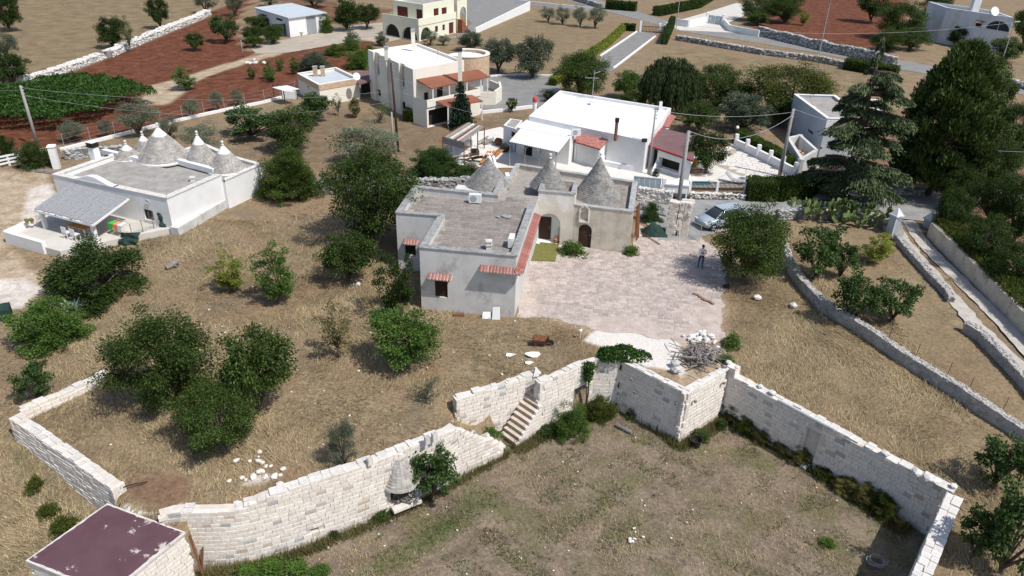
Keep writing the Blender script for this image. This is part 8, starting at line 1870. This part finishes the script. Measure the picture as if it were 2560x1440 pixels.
# ------------------------------------------------------------------ the standing man
def person():
 q = P(1750, 669, .06); me = bpy.data.meshes.new('person'); S = {}
 J = [('pelvis', (0, 0, .93), .145), ('waist', (0, .0, 1.08), .135), ('chest', (0, .01, 1.30), .155), ('neckb', (0, .0, 1.46), .075), ('neck', (0, -.02, 1.52), .055), ('head', (0, -.045, 1.62), .095), ('crown', (0, -.05, 1.70), .075),
   ('lhip', (-.10, 0, .90), .10), ('lknee', (-.13, -.03, .50), .062), ('lank', (-.15, .02, .09), .042), ('ltoe', (-.17, -.15, .045), .036),
   ('rhip', (.10, 0, .90), .10), ('rknee', (.12, -.02, .50), .062), ('rank', (.13, .02, .09), .042), ('rtoe', (.16, -.15, .045), .036),
   ('lsho', (-.19, .0, 1.40), .066), ('lelb', (-.25, -.03, 1.13), .046), ('lwri', (-.09, -.24, 1.20), .032), ('lhand', (-.04, -.29, 1.23), .036), ('lf1', (-.01, -.33, 1.26), .012), ('lf2', (.015, -.32, 1.24), .012), ('lthb', (-.03, -.27, 1.29), .012),
   ('rsho', (.19, .0, 1.40), .066), ('relb', (.26, -.02, 1.13), .046), ('rwri', (.11, -.23, 1.22), .032), ('rhand', (.06, -.29, 1.25), .036), ('rf1', (.03, -.34, 1.28), .012), ('rf2', (.02, -.33, 1.25), .012), ('rthb', (.05, -.27, 1.31), .012)]
 E = [('pelvis', 'waist'), ('waist', 'chest'), ('chest', 'neckb'), ('neckb', 'neck'), ('neck', 'head'), ('head', 'crown')]
 for s in 'lr': E += [('pelvis', s + 'hip'), (s + 'hip', s + 'knee'), (s + 'knee', s + 'ank'), (s + 'ank', s + 'toe'), ('chest', s + 'sho'), (s + 'sho', s + 'elb'), (s + 'elb', s + 'wri'), (s + 'wri', s + 'hand'), (s + 'hand', s + 'f1'), (s + 'hand', s + 'f2'), (s + 'hand', s + 'thb')]
 ix = {j[0]: i for i, j in enumerate(J)}; me.from_pydata([j[1] for j in J], [(ix[a], ix[b]) for a, b in E], [])
 o = bpy.data.objects.new('person', me); COL.objects.link(o); o.location = (q.x, q.y, .055); o.rotation_euler = (0, 0, -.35)
 sk = o.modifiers.new('skin', 'SKIN'); sk.use_smooth_shade = True
 for i, j in enumerate(J): v = me.skin_vertices[0].data[i]; v.radius = (j[2], j[2] * (.78 if j[0] in ('pelvis', 'waist', 'chest') else 1)); v.use_root = (j[0] == 'pelvis')
 ss = o.modifiers.new('sub', 'SUBSURF'); ss.levels = 2; ss.render_levels = 2
 m, n, l, b = newmat('clothes and skin'); tc = n.new('ShaderNodeTexCoord'); sp = n.new('ShaderNodeSeparateXYZ'); l.new(tc.outputs['Object'], sp.inputs[0])
 r = n.new('ShaderNodeValToRGB'); r.color_ramp.interpolation = 'CONSTANT'; e = r.color_ramp.elements; z = mathn(n, l, 'DIVIDE', sp.outputs[2], 1.8); l.new(z, r.inputs[0])
 e[0].position = 0; e[0].color = (.05, .045, .04, 1); e[1].position = .065; e[1].color = (.045, .07, .13, 1)
 for p_, c_ in ((.545, (.78, .74, .75)), (.825, (.42, .24, .17))): x = e.new(p_); x.color = (*c_, 1)
 vz = n.new('ShaderNodeTexVoronoi'); vz.inputs['Scale'].default_value = 16; l.new(tc.outputs['Object'], vz.inputs['Vector']); rr = ramp(n, [(.5, .35, .45), (1, 1, 1)], [.12, .3]); l.new(vz.outputs[0], rr.inputs[0])
 mx = n.new('ShaderNodeMix'); mx.data_type = 'RGBA'; mx.blend_type = 'MULTIPLY'; mx.inputs[0].default_value = .55; l.new(r.outputs[0], mx.inputs[6]); l.new(rr.outputs[0], mx.inputs[7])
 # bare forearms and hands: in front of the chest
 fy = n.new('ShaderNodeMath'); fy.operation = 'LESS_THAN'; fy.inputs[1].default_value = -.17; l.new(sp.outputs[1], fy.inputs[0]); fz2 = n.new('ShaderNodeMath'); fz2.operation = 'GREATER_THAN'; fz2.inputs[1].default_value = .8; l.new(sp.outputs[2], fz2.inputs[0]); am = mathn(n, l, 'MULTIPLY', fy.outputs[0], fz2.outputs[0])
 m3 = n.new('ShaderNodeMix'); m3.data_type = 'RGBA'; l.new(am, m3.inputs[0]); l.new(mx.outputs[2], m3.inputs[6]); m3.inputs[7].default_value = (.42, .24, .17, 1); l.new(m3.outputs[2], b.inputs['Base Color']); b.inputs['Roughness'].default_value = .8
 me.materials.append(m); tag(o, 'person in patterned white shirt and jeans standing in tree shade holding a device', 'person'); o['_local'] = 1
 mb = MB(); mb.rock((0, -.035, 1.58), (.21, .235, .24), 0, 0, 2); mb.v = [v for v in mb.v]; hm = mb.mesh('hair'); hm.materials.append(pmat('dark hair', [(.012, .009, .007), (.03, .022, .016)], 12, .6, .3)); hm.shade_smooth()
 for v in hm.vertices:
  if v.co.y < -.08 and v.co.z < 1.68: v.co.y = -.06
 obj('hair', hm, None, o)
 fm = MB(); fm.rock((0, -.15, 1.60), (.03, .05, .045), 1, 0); fm.box((0, -.145, 1.575), (.045, .02, .012)); fm.box((-.035, -.14, 1.64), (.025, .012, .01)); fm.box((.035, -.14, 1.64), (.025, .012, .01)); fm.rock((-.1, -.045, 1.6), (.03, .04, .06), 2, 0); fm.rock((.1, -.045, 1.6), (.03, .04, .06), 2, 0); obj('face', fm, pmat('skin tone', [(.40, .23, .16), (.45, .26, .19)], 8, .6, 0), o)
 mb = MB(); mb.box((0, -.33, 1.24), (.16, .09, .02)); mb.v = [tuple(Matrix.Rotation(-.35, 3, 'Z') @ Vector(v) + Vector((q.x, q.y, .055))) for v in mb.v]; single('handheld_device', mb, MT['black'], 'small dark handheld device in the standing person hands', 'device')
person()
# ------------------------------------------------------------------ car under the tree
def car():
 q = P(1800, 562, .03); ang = math.radians(205); root = thing('car', 'pale grey blue hatchback parked on the lane under the tree', 'car', (q.x, q.y, .03)); R_ = Matrix.Rotation(ang, 3, 'Z')
 def tr(mb): mb.v = [tuple(R_ @ Vector(v) + Vector((q.x, q.y, .03))) for v in mb.v]; return mb
 def loft(secs):
  mb = MB(); m = len(secs[0]); k = 0
  for s in secs: mb.v += [tuple(p) for p in s]
  for i in range(len(secs) - 1):
   for j in range(m): a, b_ = i * m + j, i * m + (j + 1) % m; mb.f.append((a, b_, b_ + m, a + m))
  mb.f.append(tuple(range(m))[::-1]); mb.f.append(tuple((len(secs) - 1) * m + j for j in range(m))); return mb
 prof = [(-2.0, .35, .62, .72), (-1.9, .28, .88, .80), (-1.2, .24, .95, .85), (.4, .24, .95, .86), (1.1, .24, .92, .85), (1.8, .27, .80, .80), (2.05, .35, .62, .68)]
 secs = []
 for (x, z0, z1, wd) in prof: secs.append([(x, -wd, z0 + .1), (x, -wd * .9, z0), (x, wd * .9, z0), (x, wd, z0 + .1), (x, wd, z1 - .12), (x, wd * .9, z1), (x, -wd * .9, z1), (x, -wd, z1 - .12)])
 body = obj('body', tr(loft(secs)), MT['carpaint'], root, None, True)
 cab = [(-1.85, .90, .95, .72), (-1.55, .90, 1.38, .66), (-.9, .92, 1.47, .66), (0, .93, 1.47, .66), (.5, .93, 1.36, .66), (1.15, .90, .94, .74)]
 secs = [[(x, -wd - .09 * (1 if z1 > 1 else 0), z0), (x, wd + .09 * (1 if z1 > 1 else 0), z0), (x, wd, z1 - .03), (x, wd * .85, z1), (x, -wd * .85, z1), (x, -wd, z1 - .03)] for (x, z0, z1, wd) in cab]
 obj('windows', tr(loft(secs)), MT['glass'], root, None, True); mb = MB(); mb.prism([(-1.5, -.6), (.35, -.6), (.35, .6), (-1.5, .6)], 1.44, 1.5); obj('roof', tr(mb), MT['carpaint'], root)
 mb = MB()
 for s in (-1, 1): mb.bar((.45, .62 * s, 1.42), (1.12, .74 * s, .94), .07); mb.bar((-.5, .68 * s, 1.45), (-.5, .78 * s, .94), .07); mb.bar((-1.55, .62 * s, 1.42), (-1.82, .72 * s, .94), .09)
 obj('pillar', tr(mb), MT['carpaint'], root)
 for x in (-1.3, 1.35):
  for s in (-1, 1):
   mb = MB(); mb.tube([(x, s * .66, .31), (x, s * .87, .31)], .31, 18); wl = obj('wheel', tr(mb), MT['rubber'], root); mb = MB(); mb.tube([(x, s * .80, .31), (x, s * .885, .31)], .19, 14); obj('rim', tr(mb), MT['greymetal'], wl)
 for s in (-1, 1):
  mb = MB(); mb.box((1.93, s * .58, .58), (.2, .28, .14)); obj('headlight', tr(mb), MT['whiteplastic'], root); mb = MB(); mb.box((.75, s * .95, .95), (.12, .2, .14)); obj('mirror', tr(mb), MT['black'], root)
car()
# ------------------------------------------------------------------ loose things on the ground
def rocks(px, py, n, spread, size, mat, name, label, cat, z=None, seed=1, group=None, flat=.7):
 q = G(px, py) if z is None else P(px, py, z); rr = random.Random(seed); t = thing(name, label, cat, q, group)
 for i in range(n):
  x, y = q.x + rr.gauss(0, spread * .5), q.y + rr.gauss(0, spread * .5); s = size * rr.uniform(.5, 1.4); mb = MB(); mb.rock((x, y, hf(x, y) - .04 if z is None else q.z), (s * 1.2, s, s * flat), rr.random() * 90, rr.random() * 3); obj('stone', mb, MT[mat], t)
rocks(1745, 850, 34, .9, .3, 'limetop', 'rubble_pile', 'pile of white broken stones at the court edge', 'rubble', z=.04, seed=3)
rocks(650, 1195, 26, 1.5, .24, 'limestone', 'stone_scatter', 'scattered white stones along the dry grass near the curved wall', 'stones', seed=4)
rocks(1893, 745, 2, .15, .42, 'limestone', 'boulders', 'pair of white boulders on the dry grass by the court', 'stones', seed=6)
rocks(1984, 768, 1, .05, .5, 'limetop', 'boulder', 'single grey boulder near the rubble field wall', 'stone', seed=7)
rocks(1588, 1350, 9, .35, .14, 'limestone', 'pebble_cluster', 'little cluster of white stones in the sunken yard', 'stones', z=-2.52, seed=8)
rocks(890, 712, 4, .3, .3, 'limetop', 'stones', 'few pale stones beside the dark leafy tree', 'stones', seed=9)
rocks(1690, 925, 5, .35, .36, 'drystone', 'boulders', 'grey boulders behind the bastion parapet', 'stones', z=.03, seed=10)
rocks(630, 160, 14, 1.2, .5, 'limetop', 'stone_row', 'row of pale stones beside the little lamp post', 'stones', seed=11)
rr = random.Random(21); bp_ = thing('branch_pile', 'tangled pile of grey dead branches and logs on the court', 'branches', P(1748, 895, .04)); q = P(1748, 895, .04)
for i in range(120):
 mb = MB(); a = Vector((q.x + rr.gauss(0, .55), q.y + rr.gauss(0, .55), .08 + rr.random() * .45)); an = rr.random() * 6.28; L = rr.uniform(.5, 1.3); d = Vector((math.cos(an), math.sin(an), rr.uniform(-.2, .3))); r_ = rr.choice((.02, .03, .03, .05)); mb.tube([a - d * L / 2, a + Vector((0, 0, .06 * rr.random())), a + d * L / 2], [r_, r_ * .9, r_ * .6], 5); obj('branch', mb, MT['deadwood'], bp_)
for i in range(16): mb = MB(); a = Vector((q.x + .35 + rr.gauss(0, .3), q.y + rr.gauss(0, .45), .08 + rr.random() * .3)); an = rr.random() * 6.28; d = Vector((math.cos(an), math.sin(an), .1)) * .22; mb.tube([a - d, a + d], rr.uniform(.09, .14), 8); obj('log', mb, MT['greywood'], bp_)
q = P(1738, 1113, -2.5); mb = MB(); mb.lathe((q.x, q.y, -2.54), [(.24, 0), (.32, .46), (.34, .47), (.30, .47), (.23, .06), (0, .06)], 20); single('black_bucket', mb, MT['black'], 'round black builders bucket at the bastion tip', 'bucket')
a, b = P(1541, 1062, -2.45), P(1580, 1082, -2.45); mb = MB(); mb.tube([a, b], .11, 10); single('pipe_length', mb, MT['drycore'], 'dark pipe length lying in the yard near the niche', 'pipe')
rr = random.Random(4); q = P(2190, 1408, -2.48); mb = MB(); pts = [Vector((q.x + math.cos(t) * (.33 + .06 * math.sin(t * .37)) + .05 * math.sin(t * .21), q.y + math.sin(t) * (.3 + .05 * math.cos(t * .53)), -2.46 + .002 * i)) for i, t in enumerate(np.linspace(0, 6.28 * 6, 120))]; mb.tube(pts, .016, 5); single('hose_coil', mb, MT['concrete'], 'coiled grey hose lying in the shadowed yard corner', 'hose')
for (px, py, z0, dx, dz, lab) in ((1240, 797, 0, .5, .75, 'white panel leaning on the front wall of the old house'), (1216, 795, 0, .55, .35, 'broken white board at the foot of the old house wall')):
 q = P(px, py, -.05); mb = MB(); mb.add([(q.x - dx / 2, q.y - .1, q.z), (q.x + dx / 2, q.y - .12, q.z), (q.x + dx / 2 * .9, q.y + .12, q.z + dz), (q.x - dx / 2 * .8, q.y + .14, q.z + dz * .93), (q.x - dx / 2, q.y - .05, q.z), (q.x + dx / 2, q.y - .07, q.z), (q.x + dx / 2 * .9, q.y + .17, q.z + dz), (q.x - dx / 2 * .8, q.y + .19, q.z + dz * .93)], BOXF); single('foam_sheet', mb, MT['whiteplastic'], lab, 'panel')
q = P(1148, 790, -.05); mb = MB(); mb.box((q.x, q.y, -.08), (.65, .25, .2), .05); single('rusty_trough', mb, MT['rust'], 'rusty trough on the ground below the shuttered window', 'trough')
for k, (px, py, s, lab) in enumerate(((1331, 888, .75, 'large torn white sheet on the dry grass'), (1321, 908, .4, 'small torn white sheet below the large one'), (1275, 888, .45, 'greyish crumpled sheet in the dry grass'))):
 q = G(px, py); mb = MB(); pts = [Vector((q.x + s * .6 * math.cos(a) * (1 + .3 * math.sin(a * 3 + k)), q.y + s * .4 * math.sin(a), q.z + .06 + .04 * math.sin(a * 2 + k))) for a in np.linspace(0, 6.28, 9)[:-1]]; mb.add(pts + [p - Vector((0, 0, .03)) for p in pts], [tuple(range(8)), tuple(range(15, 7, -1))] + [(i, (i + 1) % 8, 8 + (i + 1) % 8, 8 + i) for i in range(8)]); single('plastic_sheet', mb, MT['whiteplastic'], lab, 'sheet')
# wheelbarrow
q = G(1350, 862); wbw = thing('wheelbarrow', 'old rusty wheelbarrow lying in the dry grass', 'wheelbarrow', q); z = q.z - .03; mb = MB(); mb.add([(q.x - .3, q.y - .2, z + .22), (q.x + .3, q.y - .2, z + .18), (q.x + .3, q.y + .2, z + .18), (q.x - .3, q.y + .2, z + .22), (q.x - .45, q.y - .32, z + .5), (q.x + .5, q.y - .32, z + .46), (q.x + .5, q.y + .32, z + .46), (q.x - .45, q.y + .32, z + .5)], [f[::-1] for f in BOXF if f != (4, 5, 6, 7)] + [f for f in BOXF if f != (4, 5, 6, 7)]); obj('tray', mb, MT['rust'], wbw)
mb = MB(); mb.tube([(q.x + .6, q.y - .04, z + .19), (q.x + .6, q.y + .04, z + .19)], .19, 14); obj('wheel', mb, MT['rubber'], wbw)
for s in (-.2, .2): mb = MB(); mb.tube([(q.x + .6, q.y + s * .3, z + .19), (q.x - .2, q.y + s, z + .2), (q.x - 1.0, q.y + s * 1.3, z + .5)], .022, 6); obj('handle', mb, MT['rust'], wbw); mb = MB(); mb.tube([(q.x - .25, q.y + s, z + .2), (q.x - .35, q.y + s, z)], .02, 6); obj('leg', mb, MT['rust'], wbw)
mb = MB(); q = G(1450, 846); mb.tube([(q.x, q.y, q.z - .05), (q.x, q.y, .45)], .02, 6); mb.rock((q.x, q.y, .4), (.28, .24, .3), 3, 1); single('capped_stake', mb, MT['limetop'], 'white plastic can stuck on a stake in the weeds', 'stake')
q = G(433, 668); mb = MB(); mb.tube([(q.x - .3, q.y - .35, q.z + .1), (q.x, q.y, q.z + .22), (q.x + .25, q.y + .5, q.z + .3)], [.16, .2, .12], 8); mb.tube([(q.x, q.y, q.z + .2), (q.x - .25, q.y + .3, q.z + .35)], [.12, .06], 7); mb.tube([(q.x + .05, q.y, q.z + .15), (q.x + .35, q.y - .1, q.z + .1)], [.1, .05], 7); single('log', mb, MT['deadwood'], 'grey driftwood like stump lying on the dry grass', 'log')
q = P(1815, 718, .03); mb = MB(); mb.rock((q.x, q.y, .0), (.5, .35, .28), 6, .3, 2); single('black_sack', mb, MT['black'], 'small black sack at the court border', 'sack')
q = P(1752, 745, .045); mb = MB();
for i in range(10): mb.rock((q.x + .1 * i - .3, q.y - .14 * i + .5 + .1 * math.sin(i), .05), (.28, .22, .1), i, i)
single('soil_spill', mb, MT['soilheap'], 'winding spill of brown soil on the court', 'soil')
q = P(2015, 1166, -2.5); mb = MB()
for i in range(5): mb.rock((q.x + .16 * math.cos(i), q.y + .14 * math.sin(i), -2.52), (.32, .28, .22), i + 1, i)
single('white_sacks', mb, MT['whiteplastic'], 'white bags dumped below the walled recess', 'bags')
q = P(1600, 752, .05);
a, b = P(285, 1228, -.15), P(370, 1205, -.2); mb = MB(); mb.tube([a + Vector((0, 0, .06)), (a + b) / 2 + Vector((0, 0, .1)), b + Vector((0, 0, .03))], .025, 6); single('black_hose', mb, MT['black'], 'thin black pipe lying on the bare reddish patch', 'pipe')
a = P(1800, 645, .04); mb = MB()
q = P(8, 792, 0); mb = MB(); mb.box((q.x, q.y, -.05), (.9, 1.0, .7), .5); single('dark_bin', mb, MT['netgreen'], 'grey green metal bin on the pale rubble ground', 'bin')
q = P(1618, 760, .04); mb = MB();
for (px, py) in ((120, 430),):
 q = P(px, py, 0)
 for i in range(4): mb.bar((q.x - 1.5, q.y + .15 * i, .05 + .05 * (i % 2)), (q.x + 1.5, q.y - .6 + .15 * i, .05 + .05 * (i % 2)), .12, .05)
single('plank_stack', mb, MT['greywood'], 'long planks lying on the dirt yard by the gate pier', 'planks')
# ------------------------------------------------------------------ dry grass
def strawmat():
 m, n, l, b = newmat('dry straw'); g = n.new('ShaderNodeNewGeometry')
 r = ramp(n, [(.14, .105, .062), (.30, .228, .13), (.46, .365, .215), (.17, .16, .08)], [0, .45, .9, 1.0]); l.new(g.outputs['Random Per Island'], r.inputs[0])
 no = n.new('ShaderNodeTexNoise'); no.inputs['Scale'].default_value = .45; no.inputs['Detail'].default_value = 4; l.new(g.outputs['Position'], no.inputs['Vector'])
 v = mathn(n, l, 'MULTIPLY_ADD', no.outputs[0], 1.3); v.node.inputs[2].default_value = .35
 mx = n.new('ShaderNodeVectorMath'); mx.operation = 'SCALE'; l.new(r.outputs[0], mx.inputs[0]); l.new(v, mx.inputs['Scale']); l.new(mx.outputs[0], b.inputs['Base Color']); b.inputs['Roughness'].default_value = .85; b.inputs['Specular IOR Level'].default_value = .15
 return m
STRAW = strawmat()
NOGRASS = [[(p.x, p.y) for p in court], WX([(1450, 852), (1500, 815), (1600, 815), (1690, 850), (1800, 850), (1835, 900), (1800, 945), (1716, 980), (1600, 920), (1540, 880)]), [XY(*q, -.2) for q in [(285, 1235), (345, 1185), (480, 1185), (470, 1240), (440, 1280), (395, 1275)]],
     [tuple(hfm(*q)) for q in ((0, -.1), (5.9, -.1), (5.9, 11), (12.8, 11), (13, 18), (3, 18), (-3, 10), (-3, 4.8), (0, 4.8))], [tuple(p) for p in tp], [tuple(l0), tuple(l1), tuple(w1), tuple(w2)], WX([(1560, 498), (2345, 488), (2345, 556), (1960, 535), (1730, 600)]), [tuple(p) for p in (S0, S2, S3, S1)], WX([(-100, 440), (130, 430), (130, 470), (90, 560), (20, 640), (120, 690), (90, 780), (-100, 800)])]
def blades(n, area, length, width, lie, name, label, mat, seed, maskf, coh=.6):
 rng = np.random.default_rng(seed); x = rng.uniform(area[0], area[2], n); y = rng.uniform(area[1], area[3], n); keep = np.ones(n, bool)
 for pl in NOGRASS: keep &= ~np_inpoly(x, y, pl)
 x, y = x[keep], y[keep]; k = maskf(x, y, rng); x, y = x[k], y[k]; n = len(x); z = hf_np(x, y) - .05
 ang = 1.1 + 2.2 * np.sin(x * .31 + 1.7 * np.sin(y * .23)) * np.cos(y * .27 + x * .11) + rng.normal(0, 1 - coh, n) * 2.2; el = np.abs(rng.normal(lie, .22, n)); L = length * rng.uniform(.5, 1.5, n)
 d = np.stack([np.cos(ang) * np.cos(el), np.sin(ang) * np.cos(el), np.sin(el)], 1); s = np.stack([-np.sin(ang), np.cos(ang), np.zeros(n)], 1) * (width * rng.uniform(.6, 1.4, n))[:, None]; b = np.stack([x, y, z], 1)
 V = np.stack([b - s, b + s, b + d * L[:, None] + np.array([0, 0, .02])], 1)
 o = obj(name, tris_mesh(name, V), mat, None, 'stuff'); o['label'] = label; o['category'] = 'grass'; return o
def patch(x, y, s, t): return np.sin(x * s + 2.1 * np.sin(y * s * .7)) * np.cos(y * s * 1.1 + 1.7 * np.sin(x * s * .6)) > t
up_m = lambda x, y, r: ~np_inpoly(x, y, LOWPOLY) & (r.random(len(x)) < .35 + .65 * patch(x, y, .55, -.2))
low_m = lambda x, y, r: np_inpoly(x, y, LOWPOLY) & (r.random(len(x)) < .3 + .7 * patch(x, y, .8, .0))
blades(230000, (-27, 20, 24, 52), .34, .013, .30, 'dry_grass', 'flattened straw coloured dry grass over orchard and field', STRAW, 1, up_m, .7)
blades(50000, (-27, 20, 24, 50), .30, .012, .95, 'standing_grass', 'standing tufts of yellow dry grass among the orchard trees', STRAW, 2, lambda x, y, r: ~np_inpoly(x, y, LOWPOLY) & patch(x, y, .9, .35), .2)
blades(110000, (-16, 14, 20, 34), .16, .010, .5, 'yard_grass', 'short dry grass of the sunken yard', STRAW, 3, low_m, .3)
gm_ = leafmat('low green weeds', (.05, .07, .02), (.085, .11, .033), (.14, .155, .06), trans=.15)
def weeds_mask(x, y, r):
 return (np_inpoly(x, y, LOWPOLY) & (patch(x, y, 1.25, .5) | (patch(x + 3, y - 2, 2.6, .80)))) | np_inpoly(x, y, [XY(*q, -2.5) for q in [(880, 1430), (1000, 1330), (1120, 1240), (1180, 1200), (1240, 1230), (1180, 1310), (1040, 1400)]]) & (r.random(len(x)) < .5)
blades(100000, (-16, 14, 20, 34), .12, .016, .8, 'weeds', 'patches of low green weeds scattered over the sunken yard', gm_, 4, weeds_mask, .0)
blades(26000, (-60, 44, 60, 80), .4, .03, .5, 'far_grass', 'dry grass of the lawns and plots beyond the old house', STRAW, 6, lambda x, y, r: patch(x, y, .4, .1) & ~np_inpoly(x, y, WX([(1110, 420), (1100, 370), (1250, 300), (1400, 220), (1690, 260), (2000, 430), (1860, 500), (1590, 500)])) & ~np_inpoly(x, y, WX([(1180, 280), (1215, 190), (1400, 190), (1400, 250), (1340, 272)])) & ~np_inpoly(x, y, WX([(-900, 700), (0, 372), (100, 372), (330, 327), (460, 298), (670, 255), (740, 232), (930, 160), (940, 100), (-600, 100)])) & ~np_inpoly(x, y, WX([(925, 300), (925, 200), (1240, 150), (1260, 260), (1060, 310)])) & ~np_inpoly(x, y, WX([(740, 270), (740, 180), (905, 180), (905, 250)])), .3)
WF = [([XY(*q, -2.5) for q in [(1835, 1035), (1990, 1130), (2140, 1230), (2245, 1305)]], .75), ([XY(*q, -2.5) for q in [(1300, 1118), (1400, 1066), (1500, 1012), (1560, 1010), (1640, 1062), (1698, 1112)]], .5), ([XY(*q, -2.5) for q in [(1715, 1108), (1830, 1035)]], .5), ([XY(*q, -2.8) for q in [(500, 1438), (700, 1392), (930, 1308), (1100, 1232), (1260, 1148)]], .35)]
def foot_mask(x, y, r):
 k = np.zeros(len(x), bool)
 for ln_, wd in WF: k |= np_segdist(x, y, ln_, False) < wd * (.5 + .7 * r.random(len(x)))
 return k & np_inpoly(x, y, LOWPOLY)
blades(300000, (-14, 18, 20, 35), .46, .014, .95, 'foot_grass', 'tall half dry grass and weeds fringing the yard walls', leafmat('half dry weeds', (.09, .075, .03), (.15, .125, .05), (.10, .12, .035), trans=.2), 8, foot_mask, .0)
blades(90000, (-14, 18, 20, 35), .22, .02, .8, 'foot_weeds', 'green weeds among the grass at the foot of the yard walls', gm_, 9, lambda x, y, r: foot_mask(x, y, r) & patch(x, y, 1.6, .1), .0)
# small white stones in the yard
rr = random.Random(12); sm = MB()
for i in range(200):
 x, y = rr.uniform(-9, 17), rr.uniform(19, 31)
 if inpoly(x, y, LOWPOLY): s = rr.choice((.04, .04, .06, .09)); sm.rock((x, y, hf(x, y) - .05), (s * 1.3, s, s * .8), rr.random() * 90, rr.random() * 3)
for i in range(160):
 x, y = rr.uniform(-20, 4), rr.uniform(23, 45)
 if not inpoly(x, y, LOWPOLY) and not any(inpoly(x, y, pl) for pl in NOGRASS): s = rr.choice((.05, .07, .1, .14)); sm.rock((x, y, hf(x, y) - .05), (s * 1.3, s, s * .8), rr.random() * 90, rr.random() * 3)
o = obj('pebbles', sm, MT['limestone'], None, 'stuff'); o['label'] = 'small white stones strewn over yard and orchard'; o['category'] = 'stones'
# loose gravel on the court
sm = MB()
for i in range(1500):
 x, y = rr.uniform(-1, 15), rr.uniform(36, 51)
 if inpoly(x, y, [(p.x, p.y) for p in court]): s = rr.uniform(.03, .09); sm.rock((x, y, .0), (s * 1.2, s, s * .5), rr.random() * 90, rr.random() * 3)
o = obj('gravel', sm, MT['whitedust'], None, 'stuff'); o['label'] = 'pale loose gravel strewn over the worn court'; o['category'] = 'gravel'
# remove the patterns the trees were copied from
for k, (root, _) in PROTO.items():
 for ch in list(root.children): bpy.data.objects.remove(ch)
 bpy.data.objects.remove(root)
for o in list(bpy.data.objects):
 if '_local' in o.keys(): del o['_local']
